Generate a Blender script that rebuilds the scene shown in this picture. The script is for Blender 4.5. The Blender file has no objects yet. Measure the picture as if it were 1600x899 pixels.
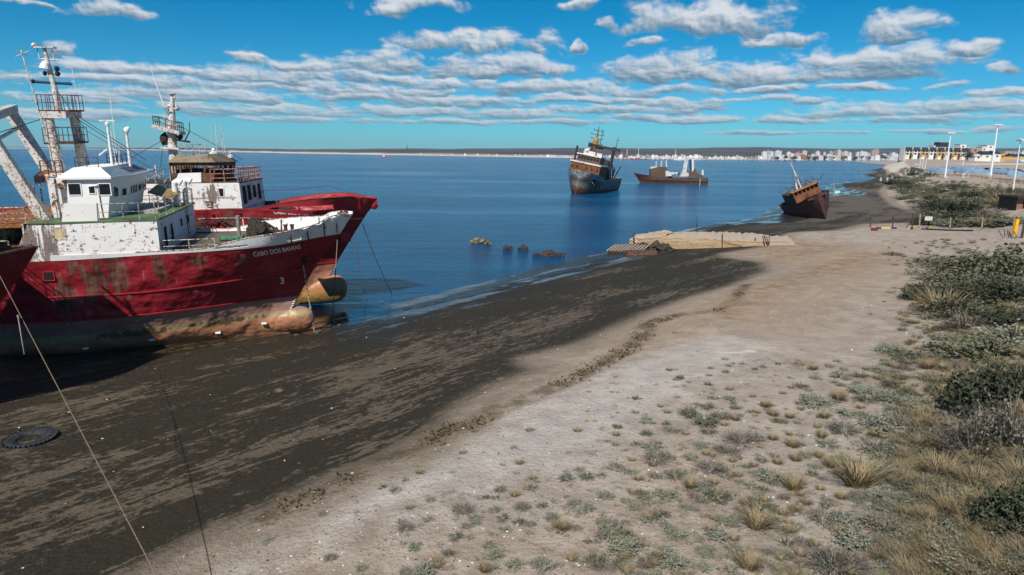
import bpy, bmesh, math, random
import numpy as np
from mathutils import Vector, Matrix
R = math.radians
rng = random.Random(7)
SC = bpy.context.scene
COL = SC.collection
# ------------------------------------------------------------ camera
CAM_H, FPX = 13.0, 1067.0
PITCH = math.atan((449.5 - 239.1) / FPX)
ROLL = math.atan(0.012)
cd = bpy.data.cameras.new('camera')
cam = bpy.data.objects.new('camera', cd)
COL.objects.link(cam)
cd.sensor_fit = 'HORIZONTAL'; cd.sensor_width = 36.0
cd.lens = 36.0 * FPX / 1600.0
cd.clip_start = 0.1; cd.clip_end = 60000
_f = Vector((0, math.cos(PITCH), -math.sin(PITCH)))
_u0 = Vector((0, math.sin(PITCH), math.cos(PITCH)))
_r0 = Vector((1, 0, 0))
_r = _r0 * math.cos(ROLL) + _u0 * math.sin(ROLL)
_u = _u0 * math.cos(ROLL) - _r0 * math.sin(ROLL)
CP = Vector((0, 0, CAM_H))
cam.matrix_world = Matrix(((_r.x, _u.x, -_f.x, 0), (_r.y, _u.y, -_f.y, 0), (_r.z, _u.z, -_f.z, CAM_H), (0, 0, 0, 1)))
SC.camera = cam
# ------------------------------------------------------------ light
SUN_ELEV, SUN_DIR = R(46), R(20)       # light travels towards (sin, cos) of SUN_DIR
sl = bpy.data.lights.new('sun', 'SUN'); sl.energy = 5.0; sl.angle = R(0.55); sl.color = (1.0, 0.93, 0.84)
so = bpy.data.objects.new('sun', sl); COL.objects.link(so)
_ld = Vector((math.sin(SUN_DIR) * math.cos(SUN_ELEV), math.cos(SUN_DIR) * math.cos(SUN_ELEV), -math.sin(SUN_ELEV)))
so.rotation_euler = _ld.to_track_quat('-Z', 'Y').to_euler()
SC.view_settings.view_transform = 'Standard'; SC.view_settings.look = 'None'
SC.view_settings.exposure = 0.25; SC.view_settings.gamma = 1.0
SC.view_settings.use_curve_mapping = False
SC.cycles.max_bounces = 6; SC.cycles.volume_bounces = 0

def ray(px, py):
    return _f * FPX + _r * (px - 800) + _u * (449.5 - py)
def atz(px, py, z=0.0):
    d = ray(px, py); return CP + d * ((z - CAM_H) / d.z)
def aty(px, py, y):
    d = ray(px, py); return CP + d * (y / d.y)

# ------------------------------------------------------------ node helper
class NT:
    def __init__(s, tree):
        s.t = tree; s.n = tree.nodes; s.l = tree.links
    def new(s, typ, **kw):
        nd = s.n.new(typ)
        for k, v in kw.items(): setattr(nd, k, v)
        return nd
    def put(s, nd, i, v):
        if v is None: return
        if isinstance(v, bpy.types.NodeSocket): s.l.new(v, nd.inputs[i])
        else: nd.inputs[i].default_value = v
    def math(s, op, a, b=None, c=None, clamp=False):
        nd = s.new('ShaderNodeMath', operation=op, use_clamp=clamp)
        s.put(nd, 0, a); s.put(nd, 1, b); s.put(nd, 2, c); return nd.outputs[0]
    def vm(s, op, a, b=None, out=0):
        nd = s.new('ShaderNodeVectorMath', operation=op)
        s.put(nd, 0, a); s.put(nd, 1, b)
        if op in ('DOT_PRODUCT', 'LENGTH', 'DISTANCE'): return nd.outputs['Value']
        return nd.outputs[0]
    def mix(s, f, a, b, mode='MIX'):
        nd = s.new('ShaderNodeMix', data_type='RGBA', blend_type=mode)
        s.put(nd, 0, f); s.put(nd, 6, c4(a)); s.put(nd, 7, c4(b)); return nd.outputs[2]
    def noise(s, vec, scale=5, detail=4, rough=.55, dist=0.0):
        nd = s.new('ShaderNodeTexNoise')
        if vec is not None: s.l.new(vec, nd.inputs['Vector'])
        nd.inputs['Scale'].default_value = scale; nd.inputs['Detail'].default_value = detail
        nd.inputs['Roughness'].default_value = rough; nd.inputs['Distortion'].default_value = dist
        return nd.outputs[0]
    def ss(s, v, a, b, o0=0.0, o1=1.0):
        nd = s.new('ShaderNodeMapRange', interpolation_type='SMOOTHSTEP')
        s.put(nd, 0, v); s.put(nd, 1, a); s.put(nd, 2, b); s.put(nd, 3, o0); s.put(nd, 4, o1); return nd.outputs[0]
    def mapv(s, vec, sc=(1, 1, 1), rot=(0, 0, 0), loc=(0, 0, 0)):
        nd = s.new('ShaderNodeMapping'); s.l.new(vec, nd.inputs[0])
        nd.inputs['Location'].default_value = loc; nd.inputs['Rotation'].default_value = rot; nd.inputs['Scale'].default_value = sc
        return nd.outputs[0]
    def bump(s, h, strength=.3, dist=.05, normal=None):
        nd = s.new('ShaderNodeBump'); s.put(nd, 'Height', h)
        nd.inputs['Strength'].default_value = strength; nd.inputs['Distance'].default_value = dist
        if normal is not None: s.l.new(normal, nd.inputs['Normal'])
        return nd.outputs[0]
def c4(v):
    if isinstance(v, tuple) and len(v) == 3: return (v[0], v[1], v[2], 1)
    return v
def srgb(r, g, b):
    f = lambda c: (c / 255 / 12.92) if c <= 10.3 else ((c / 255 + .055) / 1.055) ** 2.4
    return (f(r), f(g), f(b))

# ------------------------------------------------------------ world: Nishita sky with procedural cumulus rows
W = bpy.data.worlds.new('World'); SC.world = W; W.use_nodes = True
W.node_tree.nodes.clear()
w = NT(W.node_tree)
sky = w.new('ShaderNodeTexSky', sky_type='NISHITA')
sky.sun_disc = False; sky.sun_elevation = SUN_ELEV; sky.sun_rotation = SUN_DIR + math.pi
sky.altitude = 0; sky.air_density = 1.0; sky.dust_density = 0.0; sky.ozone_density = 3.0
tc = w.new('ShaderNodeTexCoord')
sep = w.new('ShaderNodeSeparateXYZ'); w.l.new(tc.outputs['Generated'], sep.inputs[0])
az0 = w.math('ARCTAN2', sep.outputs[0], sep.outputs[1])
HALF = R(42)
az = w.math('SUBTRACT', w.math('PINGPONG', w.math('ADD', az0, HALF + 8 * HALF), 2 * HALF), HALF)
el = w.math('ARCSINE', sep.outputs[2])
CL = [(165,17,72,20),(50,2,40,6),(92,78,34,11),(640,8,80,13),(900,8,38,13),(745,68,125,25),(800,105,112,17),
 (1105,28,135,30),(1000,64,30,8),(950,43,17,6),(1218,66,56,13),(1418,46,66,21),(1515,74,64,14),(1575,108,28,9),(915,68,9,8),
 (200,104,115,10),(390,90,34,11),(600,98,60,18),(500,104,110,14),(450,120,200,14),(1050,108,112,20),(1180,116,120,16),(1370,98,168,25),
 (240,128,190,12),(640,128,150,11),(850,137,165,12),(1000,143,130,10),(1210,138,70,8),(1345,135,66,9),(1480,132,42,8),
 (100,152,130,10),(330,150,180,12),(560,150,140,10),(720,160,130,9),(900,157,130,9),(1060,162,90,7),(1190,157,66,8),
 (130,180,150,9),(400,172,160,10),(640,173,120,8),(800,178,100,7),(950,172,120,7),(1090,168,60,6),(470,188,110,6),
 (700,190,140,5),(880,191,90,5),(1075,186,95,7),(1240,187,62,8),(1350,173,110,11),(1500,168,130,13),(1550,150,80,9),(1450,186,150,8),
 (1330,207,70,4),(1450,206,60,5),(1560,203,60,5),(1190,207,80,3),(560,140,200,8),(300,112,120,9),(1280,160,60,7),(1000,183,80,5)]
one = (1, 1, 1)
av = w.new('ShaderNodeCombineXYZ'); ev = w.new('ShaderNodeCombineXYZ')
# warp the lookup so outlines are ragged
wv = w.new('ShaderNodeCombineXYZ')
w.put(wv, 0, w.math('MULTIPLY', az, 33.0))
elp = w.math('MAXIMUM', el, 0.0)
w.put(wv, 1, w.math('MULTIPLY', w.math('LOGARITHM', w.math('ADD', elp, 0.03), 2.718), 9.0))
nz1 = w.noise(wv.outputs[0], .8, 6, .56, .3)
wv2 = w.vm('ADD', wv.outputs[0], (0.10, 0.16, 0))
nz2 = w.noise(wv2, .8, 6, .56, .3)
nzf = w.noise(w.vm('MULTIPLY', wv.outputs[0], (1, 1.4, 1)), .33, 3, .5, .0)
wz = w.noise(w.vm('ADD', wv.outputs[0], (31.0, 7.0, 0)), .42, 3, .55)
azw = w.math('ADD', az, w.math('MULTIPLY', w.math('SUBTRACT', wz, .5), .075))
elw = w.math('ADD', el, w.math('MULTIPLY', w.math('MULTIPLY', w.math('SUBTRACT', nzf, .5), w.math('ADD', elp, .02)), .34))
for k in range(3):
    w.put(av, k, azw); w.put(ev, k, elw)
mx = None; num = None; den = None
while len(CL) % 3: CL.append((1300, -300, 5, 5))
for i in range(0, len(CL), 3):
    A, E_, iw, ih = [], [], [], []
    for (px, py, hw, hh) in CL[i:i + 3]:
        d = ray(px, py).normalized(); d2 = ray(px, py - hh).normalized(); d3 = ray(px + hw, py).normalized()
        A.append(math.atan2(d.x, d.y)); E_.append(math.asin(d.z) - .25*abs(math.asin(d2.z) - math.asin(d.z)))
        iw.append(1.0 / max(1e-4, abs(math.atan2(d3.x, d3.y) - A[-1])))
        ih.append(1 / max(1e-4, abs(math.asin(d2.z) - math.asin(d.z)) * 1.35))
    du = w.vm('MULTIPLY', w.vm('SUBTRACT', av.outputs[0], tuple(A)), tuple(iw))
    dv = w.vm('MULTIPLY', w.vm('SUBTRACT', ev.outputs[0], tuple(E_)), tuple(ih))
    dvf = w.vm('MAXIMUM', dv, w.vm('MULTIPLY', dv, (-1.9, -1.9, -1.9)))
    rr = w.vm('ADD', w.vm('MULTIPLY', du, du), w.vm('MULTIPLY', dvf, dvf))
    f = w.vm('SUBTRACT', one, rr)
    mx = f if mx is None else w.vm('MAXIMUM', mx, f)
    wt = w.vm('MAXIMUM', w.vm('ADD', f, (.3, .3, .3)), (0.001, 0.001, 0.001)); wt = w.vm('MULTIPLY', wt, w.vm('MULTIPLY', wt, wt))
    a = w.vm('DOT_PRODUCT', wt, dv); b = w.vm('DOT_PRODUCT', wt, one)
    num = a if num is None else w.math('ADD', num, a)
    den = b if den is None else w.math('ADD', den, b)
ms = w.new('ShaderNodeSeparateXYZ'); w.l.new(mx, ms.inputs[0])
F_ = w.math('MAXIMUM', w.math('MAXIMUM', ms.outputs[0], ms.outputs[1]), ms.outputs[2])
F_ = w.math('MAXIMUM', F_, -2.4)
Fn = w.math('ADD', F_, w.math('MULTIPLY', w.math('SUBTRACT', nz1, .5), 4.2))
Fn = w.math('ADD', Fn, w.math('MULTIPLY', w.math('SUBTRACT', nzf, .5), 1.4))
dens = w.ss(Fn, -.45, .75)
dens = w.math('MULTIPLY', dens, w.ss(nzf, .2, .6, .78, .97))
shade = w.math('DIVIDE', num, w.math('MAXIMUM', den, .0005))
relief = w.math('MULTIPLY', w.math('SUBTRACT', nz1, nz2), 2.6)
sv = w.math('ADD', w.math('MULTIPLY', shade, .85), relief)
sv = w.math('ADD', sv, w.math('MULTIPLY', Fn, -.12))
svm = w.ss(sv, -.55, .62)
ccol = w.mix(svm, (.10, .20, .29), (.60, .63, .67))
hzf = w.ss(el, 0.0, .11)
ccol = w.mix(hzf, w.mix(.45, ccol, (.20, .40, .50)), ccol)
skyc = w.mix(1.0, sky.outputs[0], w.mix(w.ss(el, -.02, .22), (.21, .66, .96), (.0, .54, .80)), 'MULTIPLY')
bg1 = w.new('ShaderNodeBackground'); w.put(bg1, 0, skyc); bg1.inputs[1].default_value = .085
bg2 = w.new('ShaderNodeBackground'); w.put(bg2, 0, ccol); bg2.inputs[1].default_value = 1.0
mxs = w.new('ShaderNodeMixShader'); w.put(mxs, 0, dens); w.l.new(bg1.outputs[0], mxs.inputs[1]); w.l.new(bg2.outputs[0], mxs.inputs[2])
wo = w.new('ShaderNodeOutputWorld'); w.l.new(mxs.outputs[0], wo.inputs[0])
W.cycles.sampling_method = 'MANUAL'; W.cycles.sample_map_resolution = 256

# ------------------------------------------------------------ object helpers
def tag(o, label=None, cat=None, group=None, kind=None):
    if label: o['label'] = label
    if cat: o['category'] = cat
    if group: o['group'] = group
    if kind: o['kind'] = kind
    return o
def empty(name, loc=(0, 0, 0), rot=None, **kw):
    o = bpy.data.objects.new(name, None); COL.objects.link(o); o.empty_display_size = .3
    if rot is not None: o.matrix_world = Matrix.Translation(loc) @ rot.to_4x4()
    else: o.location = loc
    return tag(o, **kw)
def obj(name, bm, m, parent=None, smooth=False, **kw):
    me = bpy.data.meshes.new(name)
    if isinstance(bm, bmesh.types.BMesh):
        bmesh.ops.recalc_face_normals(bm, faces=bm.faces)
        bm.to_mesh(me); bm.free()
    else:
        me.from_pydata(*bm)
    for mm in (m if isinstance(m, (list, tuple)) else [m]): me.materials.append(mm)
    if smooth: me.shade_smooth()
    o = bpy.data.objects.new(name, me); COL.objects.link(o)
    if parent is not None: o.parent = parent
    return tag(o, **kw)
def B(): return bmesh.new()
def hexa(bm, c, mi=0):
    """c: 8 corners, bottom 4 ccw then top 4 ccw"""
    v = [bm.verts.new(p) for p in c]
    for f in ((3, 2, 1, 0), (4, 5, 6, 7), (0, 1, 5, 4), (1, 2, 6, 5), (2, 3, 7, 6), (3, 0, 4, 7)):
        fc = bm.faces.new([v[i] for i in f]); fc.material_index = mi
    return v
def box(bm, x0, x1, y0, y1, z0, z1, mi=0):
    return hexa(bm, [(x0, y0, z0), (x1, y0, z0), (x1, y1, z0), (x0, y1, z0), (x0, y0, z1), (x1, y0, z1), (x1, y1, z1), (x0, y1, z1)], mi)
def obox(bm, c, ax, ay, az_):
    """box centred at c with half-axis vectors"""
    c, ax, ay, az_ = map(Vector, (c, ax, ay, az_))
    P = [c - ax - ay - az_, c + ax - ay - az_, c + ax + ay - az_, c - ax + ay - az_, c - ax - ay + az_, c + ax - ay + az_, c + ax + ay + az_, c - ax + ay + az_]
    return hexa(bm, P)
def frame(d):
    d = Vector(d).normalized()
    up = Vector((0, 0, 1)) if abs(d.z) < .95 else Vector((1, 0, 0))
    a = d.cross(up).normalized(); return a, a.cross(d).normalized()
def tube(bm, pts, r, n=8, cap=True):
    pts = [Vector(p) for p in pts]
    rs = r if isinstance(r, (list, tuple)) else [r] * len(pts)
    rings = []
    a = None
    for i, p in enumerate(pts):
        d = pts[min(i + 1, len(pts) - 1)] - pts[max(i - 1, 0)]
        if d.length < 1e-6: d = Vector((0, 0, 1))
        d.normalize()
        if a is None: a, b = frame(d)
        else:
            a = (a - d * a.dot(d))
            if a.length < 1e-5: a, b = frame(d)
            a.normalize(); b = a.cross(d)
        rings.append([bm.verts.new(p + (a * math.cos(2 * math.pi * k / n) + b * math.sin(2 * math.pi * k / n)) * rs[i]) for k in range(n)])
    for i in range(len(rings) - 1):
        for k in range(n):
            bm.faces.new((rings[i][k], rings[i][(k + 1) % n], rings[i + 1][(k + 1) % n], rings[i + 1][k]))
    if cap and n > 2:
        bm.faces.new(list(reversed(rings[0]))); bm.faces.new(rings[-1])
    return rings
def beam(bm, p, q, w_, h_, up=(0, 0, 1)):
    """rectangular bar from p to q; w_ sideways, h_ along up"""
    p, q = Vector(p), Vector(q); d = (q - p)
    L = d.length; d.normalize(); s = d.cross(Vector(up)); 
    if s.length < 1e-4: s = d.cross(Vector((1, 0, 0)))
    s.normalize(); u = s.cross(d)
    return obox(bm, (p + q) / 2, d * (L / 2), s * (w_ / 2), u * (h_ / 2))
def lathe(bm, prof, o=(0, 0, 0), n=16, axis=None):
    """prof: list of (r, h); spun about z at o (or about axis)"""
    o = Vector(o)
    if axis is None: a, b, d = Vector((1, 0, 0)), Vector((0, 1, 0)), Vector((0, 0, 1))
    else:
        d = Vector(axis).normalized(); a, b = frame(d)
    rings = [[bm.verts.new(o + d * h + (a * math.cos(2 * math.pi * k / n) + b * math.sin(2 * math.pi * k / n)) * max(r, .001)) for k in range(n)] for r, h in prof]
    for i in range(len(rings) - 1):
        for k in range(n):
            bm.faces.new((rings[i][k], rings[i][(k + 1) % n], rings[i + 1][(k + 1) % n], rings[i + 1][k]))
    bm.faces.new(list(reversed(rings[0]))); bm.faces.new(rings[-1])
def blob(bm, c, r, seed=0, n=2, amp=.25, sq=(1, 1, 1)):
    t = bmesh.new(); bmesh.ops.create_icosphere(t, subdivisions=n, radius=1.0)
    rr = random.Random(seed); ph = [rr.uniform(0, 6.28) for _ in range(9)]
    vm = {}
    for v in t.verts:
        p = v.co
        k = 1 + amp * (math.sin(3.1 * p.x + ph[0]) * math.sin(2.7 * p.y + ph[1]) + .6 * math.sin(6.3 * p.z + ph[2]) * math.sin(5.1 * p.x + ph[3]) + .4 * math.sin(11 * p.y + ph[4]) * math.sin(9 * p.z + ph[5]))
        vm[v] = bm.verts.new(Vector(c) + Vector((p.x * sq[0], p.y * sq[1], p.z * sq[2])) * (r * k))
    for f in t.faces: bm.faces.new([vm[v] for v in f.verts])
    t.free()

# ------------------------------------------------------------ materials
MATS = {}
def mat(name, col, rough=.7, metal=0.0, var=.12, scale=3.0, bump=.0, spec=.3):
    if name in MATS: return MATS[name]
    m = bpy.data.materials.new(name); m.use_nodes = True; n = NT(m.node_tree)
    bs = m.node_tree.nodes['Principled BSDF']; t = n.new('ShaderNodeTexCoord')
    nz = n.noise(t.outputs['Object'], scale, 5, .6)
    lo = tuple(max(0, c * (1 - 2.2 * var)) for c in col); hi = tuple(min(1, c * (1 + 2.2 * var)) for c in col)
    n.put(bs, 'Base Color', n.mix(n.ss(nz, .3, .7), lo, hi))
    bs.inputs['Roughness'].default_value = rough; bs.inputs['Metallic'].default_value = metal
    bs.inputs['Specular IOR Level'].default_value = spec
    if bump: n.put(bs, 'Normal', n.bump(nz, bump, .03))
    MATS[name] = m; return m
RUST1, RUST2, RUST3 = (.115, .045, .022), (.24, .085, .028), (.035, .02, .014)
def paint(name, col, rust=.4, scale=1.0, streak=.5, bands=None, rough=.55, stain=None, dent=.0, dirt=.35, patches=None, lines=None, chalk=.28):
    """weathered ship paint in object coordinates; bands: [(z, colour, softness)] from the keel up"""
    if name in MATS: return MATS[name]
    m = bpy.data.materials.new(name); m.use_nodes = True; n = NT(m.node_tree)
    bs = m.node_tree.nodes['Principled BSDF']; t = n.new('ShaderNodeTexCoord'); P = t.outputs['Object']
    base = c4(col)
    sp = n.new('ShaderNodeSeparateXYZ'); n.l.new(P, sp.inputs[0]); Z = sp.outputs[2]; X = sp.outputs[0]
    wob = n.noise(n.mapv(P, (1.2, 1.2, .5)), 1.1, 5, .65)
    big = n.noise(P, .45 * scale, 3, .5)
    cur = base
    if bands:
        cur = c4(bands[0][1])
        for (zz, cc, soft, amp) in bands[1:]:
            zn = n.math('ADD', Z, n.math('MULTIPLY', n.math('SUBTRACT', wob, .5), amp))
            cur = n.mix(n.ss(zn, zz - soft, zz + soft), cur, cc)
    # fading of the paint, chalky and dark clouds
    dk = n.ss(big, .32, .72)
    cur = n.mix(n.math('MULTIPLY', dk, dirt), cur, n.mix(1.0, cur, (.52, .47, .47), 'MULTIPLY'))
    st = n.noise(n.mapv(P, (3.2 * scale, 3.2 * scale, .28 * scale)), 1.0, 5, .62)
    fine = n.noise(P, 5.5 * scale, 6, .68)
    chal = n.ss(n.noise(n.mapv(P, (4, 4, .5), loc=(9, 2, 4)), 1.0, 4, .6), .62, .80)
    cur = n.mix(n.math('MULTIPLY', chal, chalk), cur, n.mix(.6, cur, (.55, .5, .48)))
    # streaks of rust water
    sm = n.math('MULTIPLY', n.ss(st, .60, .78), n.ss(big, .35, .6))
    cur = n.mix(n.math('MULTIPLY', sm, streak), cur, (.20, .085, .035))
    mid = n.noise(P, 1.7 * scale, 6, .7)
    th = .74 - .28 * rust
    rm = n.ss(n.math('ADD', n.math('MULTIPLY', fine, .4), n.math('MULTIPLY', mid, .6)), th, th + .045)
    rc = n.mix(n.ss(fine, .35, .62), RUST3, n.mix(n.ss(wob, .4, .6), RUST1, RUST2))
    if patches:
        pm_ = 0.0
        for (cx, cz, rx, rz) in patches:
            q = n.math('ADD', n.math('POWER', n.math('DIVIDE', n.math('ABSOLUTE', n.math('SUBTRACT', X, cx)), rx), 2.0), n.math('POWER', n.math('DIVIDE', n.math('ABSOLUTE', n.math('SUBTRACT', Z, cz)), rz), 2.0))
            q = n.math('SUBTRACT', n.math('SUBTRACT', 1.0, q), n.math('MULTIPLY', n.math('SUBTRACT', mid, .48), 4.0))
            q = n.math('ADD', q, n.math('MULTIPLY', n.math('SUBTRACT', st, .5), 6.0))
            pm_ = n.math('MAXIMUM', pm_, n.ss(q, -.35, .55))
    if lines:
        for (zz, hw) in lines:      # sooty seams of the plating
            q = n.math('ABSOLUTE', n.math('SUBTRACT', Z, zz)); q = n.math('MULTIPLY', n.ss(q, hw, 0.0), n.ss(mid, .35, .55))
            rm = n.math('MAXIMUM', rm, n.math('MULTIPLY', q, .7))
    cur = n.mix(rm, cur, rc)
    if patches: cur = n.mix(n.math('MULTIPLY', pm_, .85), cur, n.mix(n.ss(st, .42, .58), (.028, .022, .018), n.mix(fine, (.13, .085, .06), (.10, .05, .032))))
    n.put(bs, 'Base Color', cur)
    n.put(bs, 'Roughness', n.mix(rm, (rough,) * 3, (.9,) * 3))
    bs.inputs['Specular IOR Level'].default_value = .35
    h = n.math('ADD', n.math('MULTIPLY', rm, -.25), n.math('MULTIPLY', fine, .5))
    nb = n.bump(h, .35, .03)
    if dent:
        dn = n.noise(n.mapv(P, (.9, .9, 1.1), loc=(3, 1, 7)), 1.0, 2, .4)
        nb2 = n.bump(dn, dent, .5); 
        nb = n.bump(h, .35, .03, nb2)
    n.put(bs, 'Normal', nb)
    MATS[name] = m; return m
# ------------------------------------------------------------ terrain height field
CPT = [  # px, py, height: read off the beach
 (1380,262,0),(1345,274,0),(1315,285,0),(1255,311,0),(1290,295,0),(1325,292,.35),(1350,284,.4),(1300,308,.35),(1368,276,.5),(1270,325,.4),(1375,268,.6),(1200,329,0),(1090,353,0),(1000,384,0),(900,403,0),(760,440,0),(640,468,0),(565,483,0),
 (1300,270,-.8),(1345,262,-.6),(1150,320,-1),(1000,350,-1),(900,370,-.8),(760,400,-.7),(640,430,-.6),(560,455,-.35),
 (1300,345,.45),(1230,350,.35),(1100,372,.5),(1350,330,.6),(1400,345,1.0),(1440,350,1.3),(1380,300,.8),(1400,318,1.1),
 (485,527,.22),(300,540,.26),(150,590,.3),(0,640,.4),(420,520,.2),(600,500,.15),(720,470,.2),(850,440,.25),(950,415,.3),
 (400,650,.5),(100,800,.6),(700,520,.45),(900,460,.5),(1000,430,.55),(300,740,.6),(550,600,.5),
 (1190,420,1.05),(1000,490,.9),(820,572,.9),(600,690,.9),(400,790,.9),(220,899,.9),
 (1000,600,1.5),(900,660,1.5),(800,750,1.6),(600,850,1.6),(1100,480,1.5),(1300,400,1.8),(1200,440,1.8),(1200,520,1.8),(1200,620,1.9),(1200,898,2.1),(900,898,1.8),
 (1350,700,2.1),(1500,898,2.5),(1500,700,2.7),(1580,800,3.2),(1590,640,3.6),(1580,560,3.2),(1500,450,2.6),(1590,420,3.3),(1400,500,2.1),
 (1250,365,1.7),(1400,362,1.7),(1560,365,2.3),(1480,345,1.9),(1500,330,2.6),(1590,340,3.5),(1450,320,1.9),(1440,300,2.6),(1500,300,4),(1590,300,5.2),(1460,285,4.6),
 (1549,279,5.4),(1476,279,5.2),(1400,288,2.4),(1392,272,2.6),(1420,272,5.2),(1405,264,5.6),(1388,262,2.2),(1376,257,0),(1360,262,-1.5)]
pts = [tuple(atz(px, py, z)) for px, py, z in CPT]
for px, py, Y in [(1412,250,620),(1450,251,640),(1512,251,640),(1560,252,640),(1600,252,650),(1440,259,450),(1520,262,430),(1600,265,420),(1395,256,700),(1700,252,700),(1700,300,200)]:
    pts.append(tuple(aty(px, py, Y)))
def pol(azd, r, z): pts.append((r * math.sin(R(azd)), r * math.cos(R(azd)), z))
for a, r, z in [(-20,75,-1),(-30,70,-.5),(-40,62,-.15),(-50,60,-.1),(-60,60,-.2),(-40,90,-2),(-60,100,-2.5),(-45,400,-4),(-15,400,-4),(5,400,-4),(15,600,-4),(-80,60,-.1),(-90,30,.6),(-90,300,-4),(-120,60,.8),(-120,300,-3),
                (-130,25,1.3),(180,20,2.2),(180,200,4),(130,20,3),(130,200,7),(90,20,3.4),(90,100,6),(60,40,4.2),(60,200,7),(45,50,4.6),(45,200,7),(50,700,11),(90,700,12),(180,900,10),(-60,12,1.1),(0,8,1.7),(70,9,2.6),(-5,14,1.7),
                (39,2000,14),(20,1500,-4),(25,1500,-2),(60,2500,15),(140,2500,15),(-60,2500,-5),(-150,2500,-5)]:
    pol(a, r, z)
PT = np.array(pts)
def emb(x, y):
    r = np.hypot(x, y); L = np.log1p(r / 10.0)
    return np.stack([L * x / np.maximum(r, 1e-6), L * y / np.maximum(r, 1e-6)], -1)
_c = emb(PT[:, 0], PT[:, 1])
def _k(d): return np.where(d > 1e-9, d * d * np.log(np.maximum(d, 1e-9)), 0)
_n = len(PT)
_A = np.zeros((_n + 3, _n + 3)); _D = np.linalg.norm(_c[:, None] - _c[None], axis=-1)
_A[:_n, :_n] = _k(_D) + np.eye(_n) * 2e-4
_A[:_n, _n] = 1; _A[:_n, _n + 1:] = _c; _A[_n, :_n] = 1; _A[_n + 1:, :_n] = _c.T
_w = np.linalg.solve(_A, np.concatenate([PT[:, 2], np.zeros(3)]))
def tps(x, y):
    x = np.atleast_1d(np.asarray(x, float)); y = np.atleast_1d(np.asarray(y, float)); out = np.empty(x.shape)
    e = emb(x, y)
    for i in range(0, len(x), 20000):
        q = e[i:i + 20000]; D = np.linalg.norm(q[:, None] - _c[None], axis=-1)
        out[i:i + 20000] = _k(D) @ _w[:_n] + _w[_n] + q @ _w[_n + 1:]
    return np.clip(out, -6, 16)
_GA = np.radians(np.arange(-62, 62.01, .25)); _GR = np.geomspace(5, 1700, 560)
_T, _R2 = np.meshgrid(_GA, _GR); _GZ = tps((_R2 * np.sin(_T)).ravel(), (_R2 * np.cos(_T)).ravel()).reshape(_T.shape)
def tpsf(x, y):
    x = np.atleast_1d(np.asarray(x, float)); y = np.atleast_1d(np.asarray(y, float))
    a = (np.arctan2(x, y) - _GA[0]) / (_GA[1] - _GA[0]); r = np.log(np.maximum(np.hypot(x, y), 1e-3) / _GR[0]) / math.log(_GR[1] / _GR[0])
    ok = (a >= 0) & (a < len(_GA) - 1.001) & (r >= 0) & (r < len(_GR) - 1.001)
    ai = np.clip(a.astype(int), 0, len(_GA) - 2); ri = np.clip(r.astype(int), 0, len(_GR) - 2); fa = a - ai; fr = r - ri
    z = (_GZ[ri, ai] * (1 - fa) + _GZ[ri, ai + 1] * fa) * (1 - fr) + (_GZ[ri + 1, ai] * (1 - fa) + _GZ[ri + 1, ai + 1] * fa) * fr
    if not ok.all(): z[~ok] = tps(x[~ok], y[~ok])
    return z
def vnoise(x, y, s, seed=0):
    """value noise in metres"""
    x = x / s + 17.3 * seed; y = y / s - 9.1 * seed
    xi = np.floor(x).astype(np.int64); yi = np.floor(y).astype(np.int64); fx = x - xi; fy = y - yi
    fx = fx * fx * (3 - 2 * fx); fy = fy * fy * (3 - 2 * fy)
    def h(a, b):
        n_ = (a * 374761393 + b * 668265263 + seed * 974711) & 0x7fffffff
        n_ = ((n_ ^ (n_ >> 13)) * 1274126177) & 0x7fffffff
        return ((n_ ^ (n_ >> 16)) & 0xffff) / 65535.0
    return (h(xi, yi) * (1 - fx) + h(xi + 1, yi) * fx) * (1 - fy) + (h(xi, yi + 1) * (1 - fx) + h(xi + 1, yi + 1) * fx) * fy
def height(x, y):
    x = np.atleast_1d(np.asarray(x, float)); y = np.atleast_1d(np.asarray(y, float))
    z = tpsf(x, y)
    r = np.hypot(x, y)
    dune = np.clip((z - 1.3) / 1.2, 0, 1) * np.clip((400 - r) / 300, 0, 1)
    z = z + dune * (.28 * (vnoise(x, y, 3.4, 1) - .5) + .12 * (vnoise(x, y, 1.1, 2) - .5) + np.clip((r - 40) / 60, 0, 1) * .9 * (vnoise(x, y, 9, 3) - .5))
    z = z + .05 * (vnoise(x, y, 2.2, 4) - .5) + .018 * (vnoise(x, y, .5, 5) - .5)
    return z
def gz(x, y): return float(height([x], [y])[0])
def ground_at(px, py, lo=6.0, hi=1500.0):
    """where the pixel's ray meets the terrain (or the sea at 0)"""
    d = ray(px, py); hd = math.hypot(d.x, d.y)
    t = np.geomspace(lo, hi, 1400) / hd
    X, Y, Z = d.x * t, d.y * t, CAM_H + d.z * t
    g = np.maximum(tpsf(X, Y), 0.0)
    i = np.argmax(Z < g)
    if Z[i] >= g[i]: i = len(t) - 1
    a, b = Z[i - 1] - g[i - 1], g[i] - Z[i]
    k = t[i - 1] + (t[i] - t[i - 1]) * a / max(a + b, 1e-9)
    p = CP + d * k
    return Vector((p.x, p.y, gz(p.x, p.y)))
def world_poly(lst):
    return [ground_at(*q) if len(q) == 2 else Vector(q) for q in lst]

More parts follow.
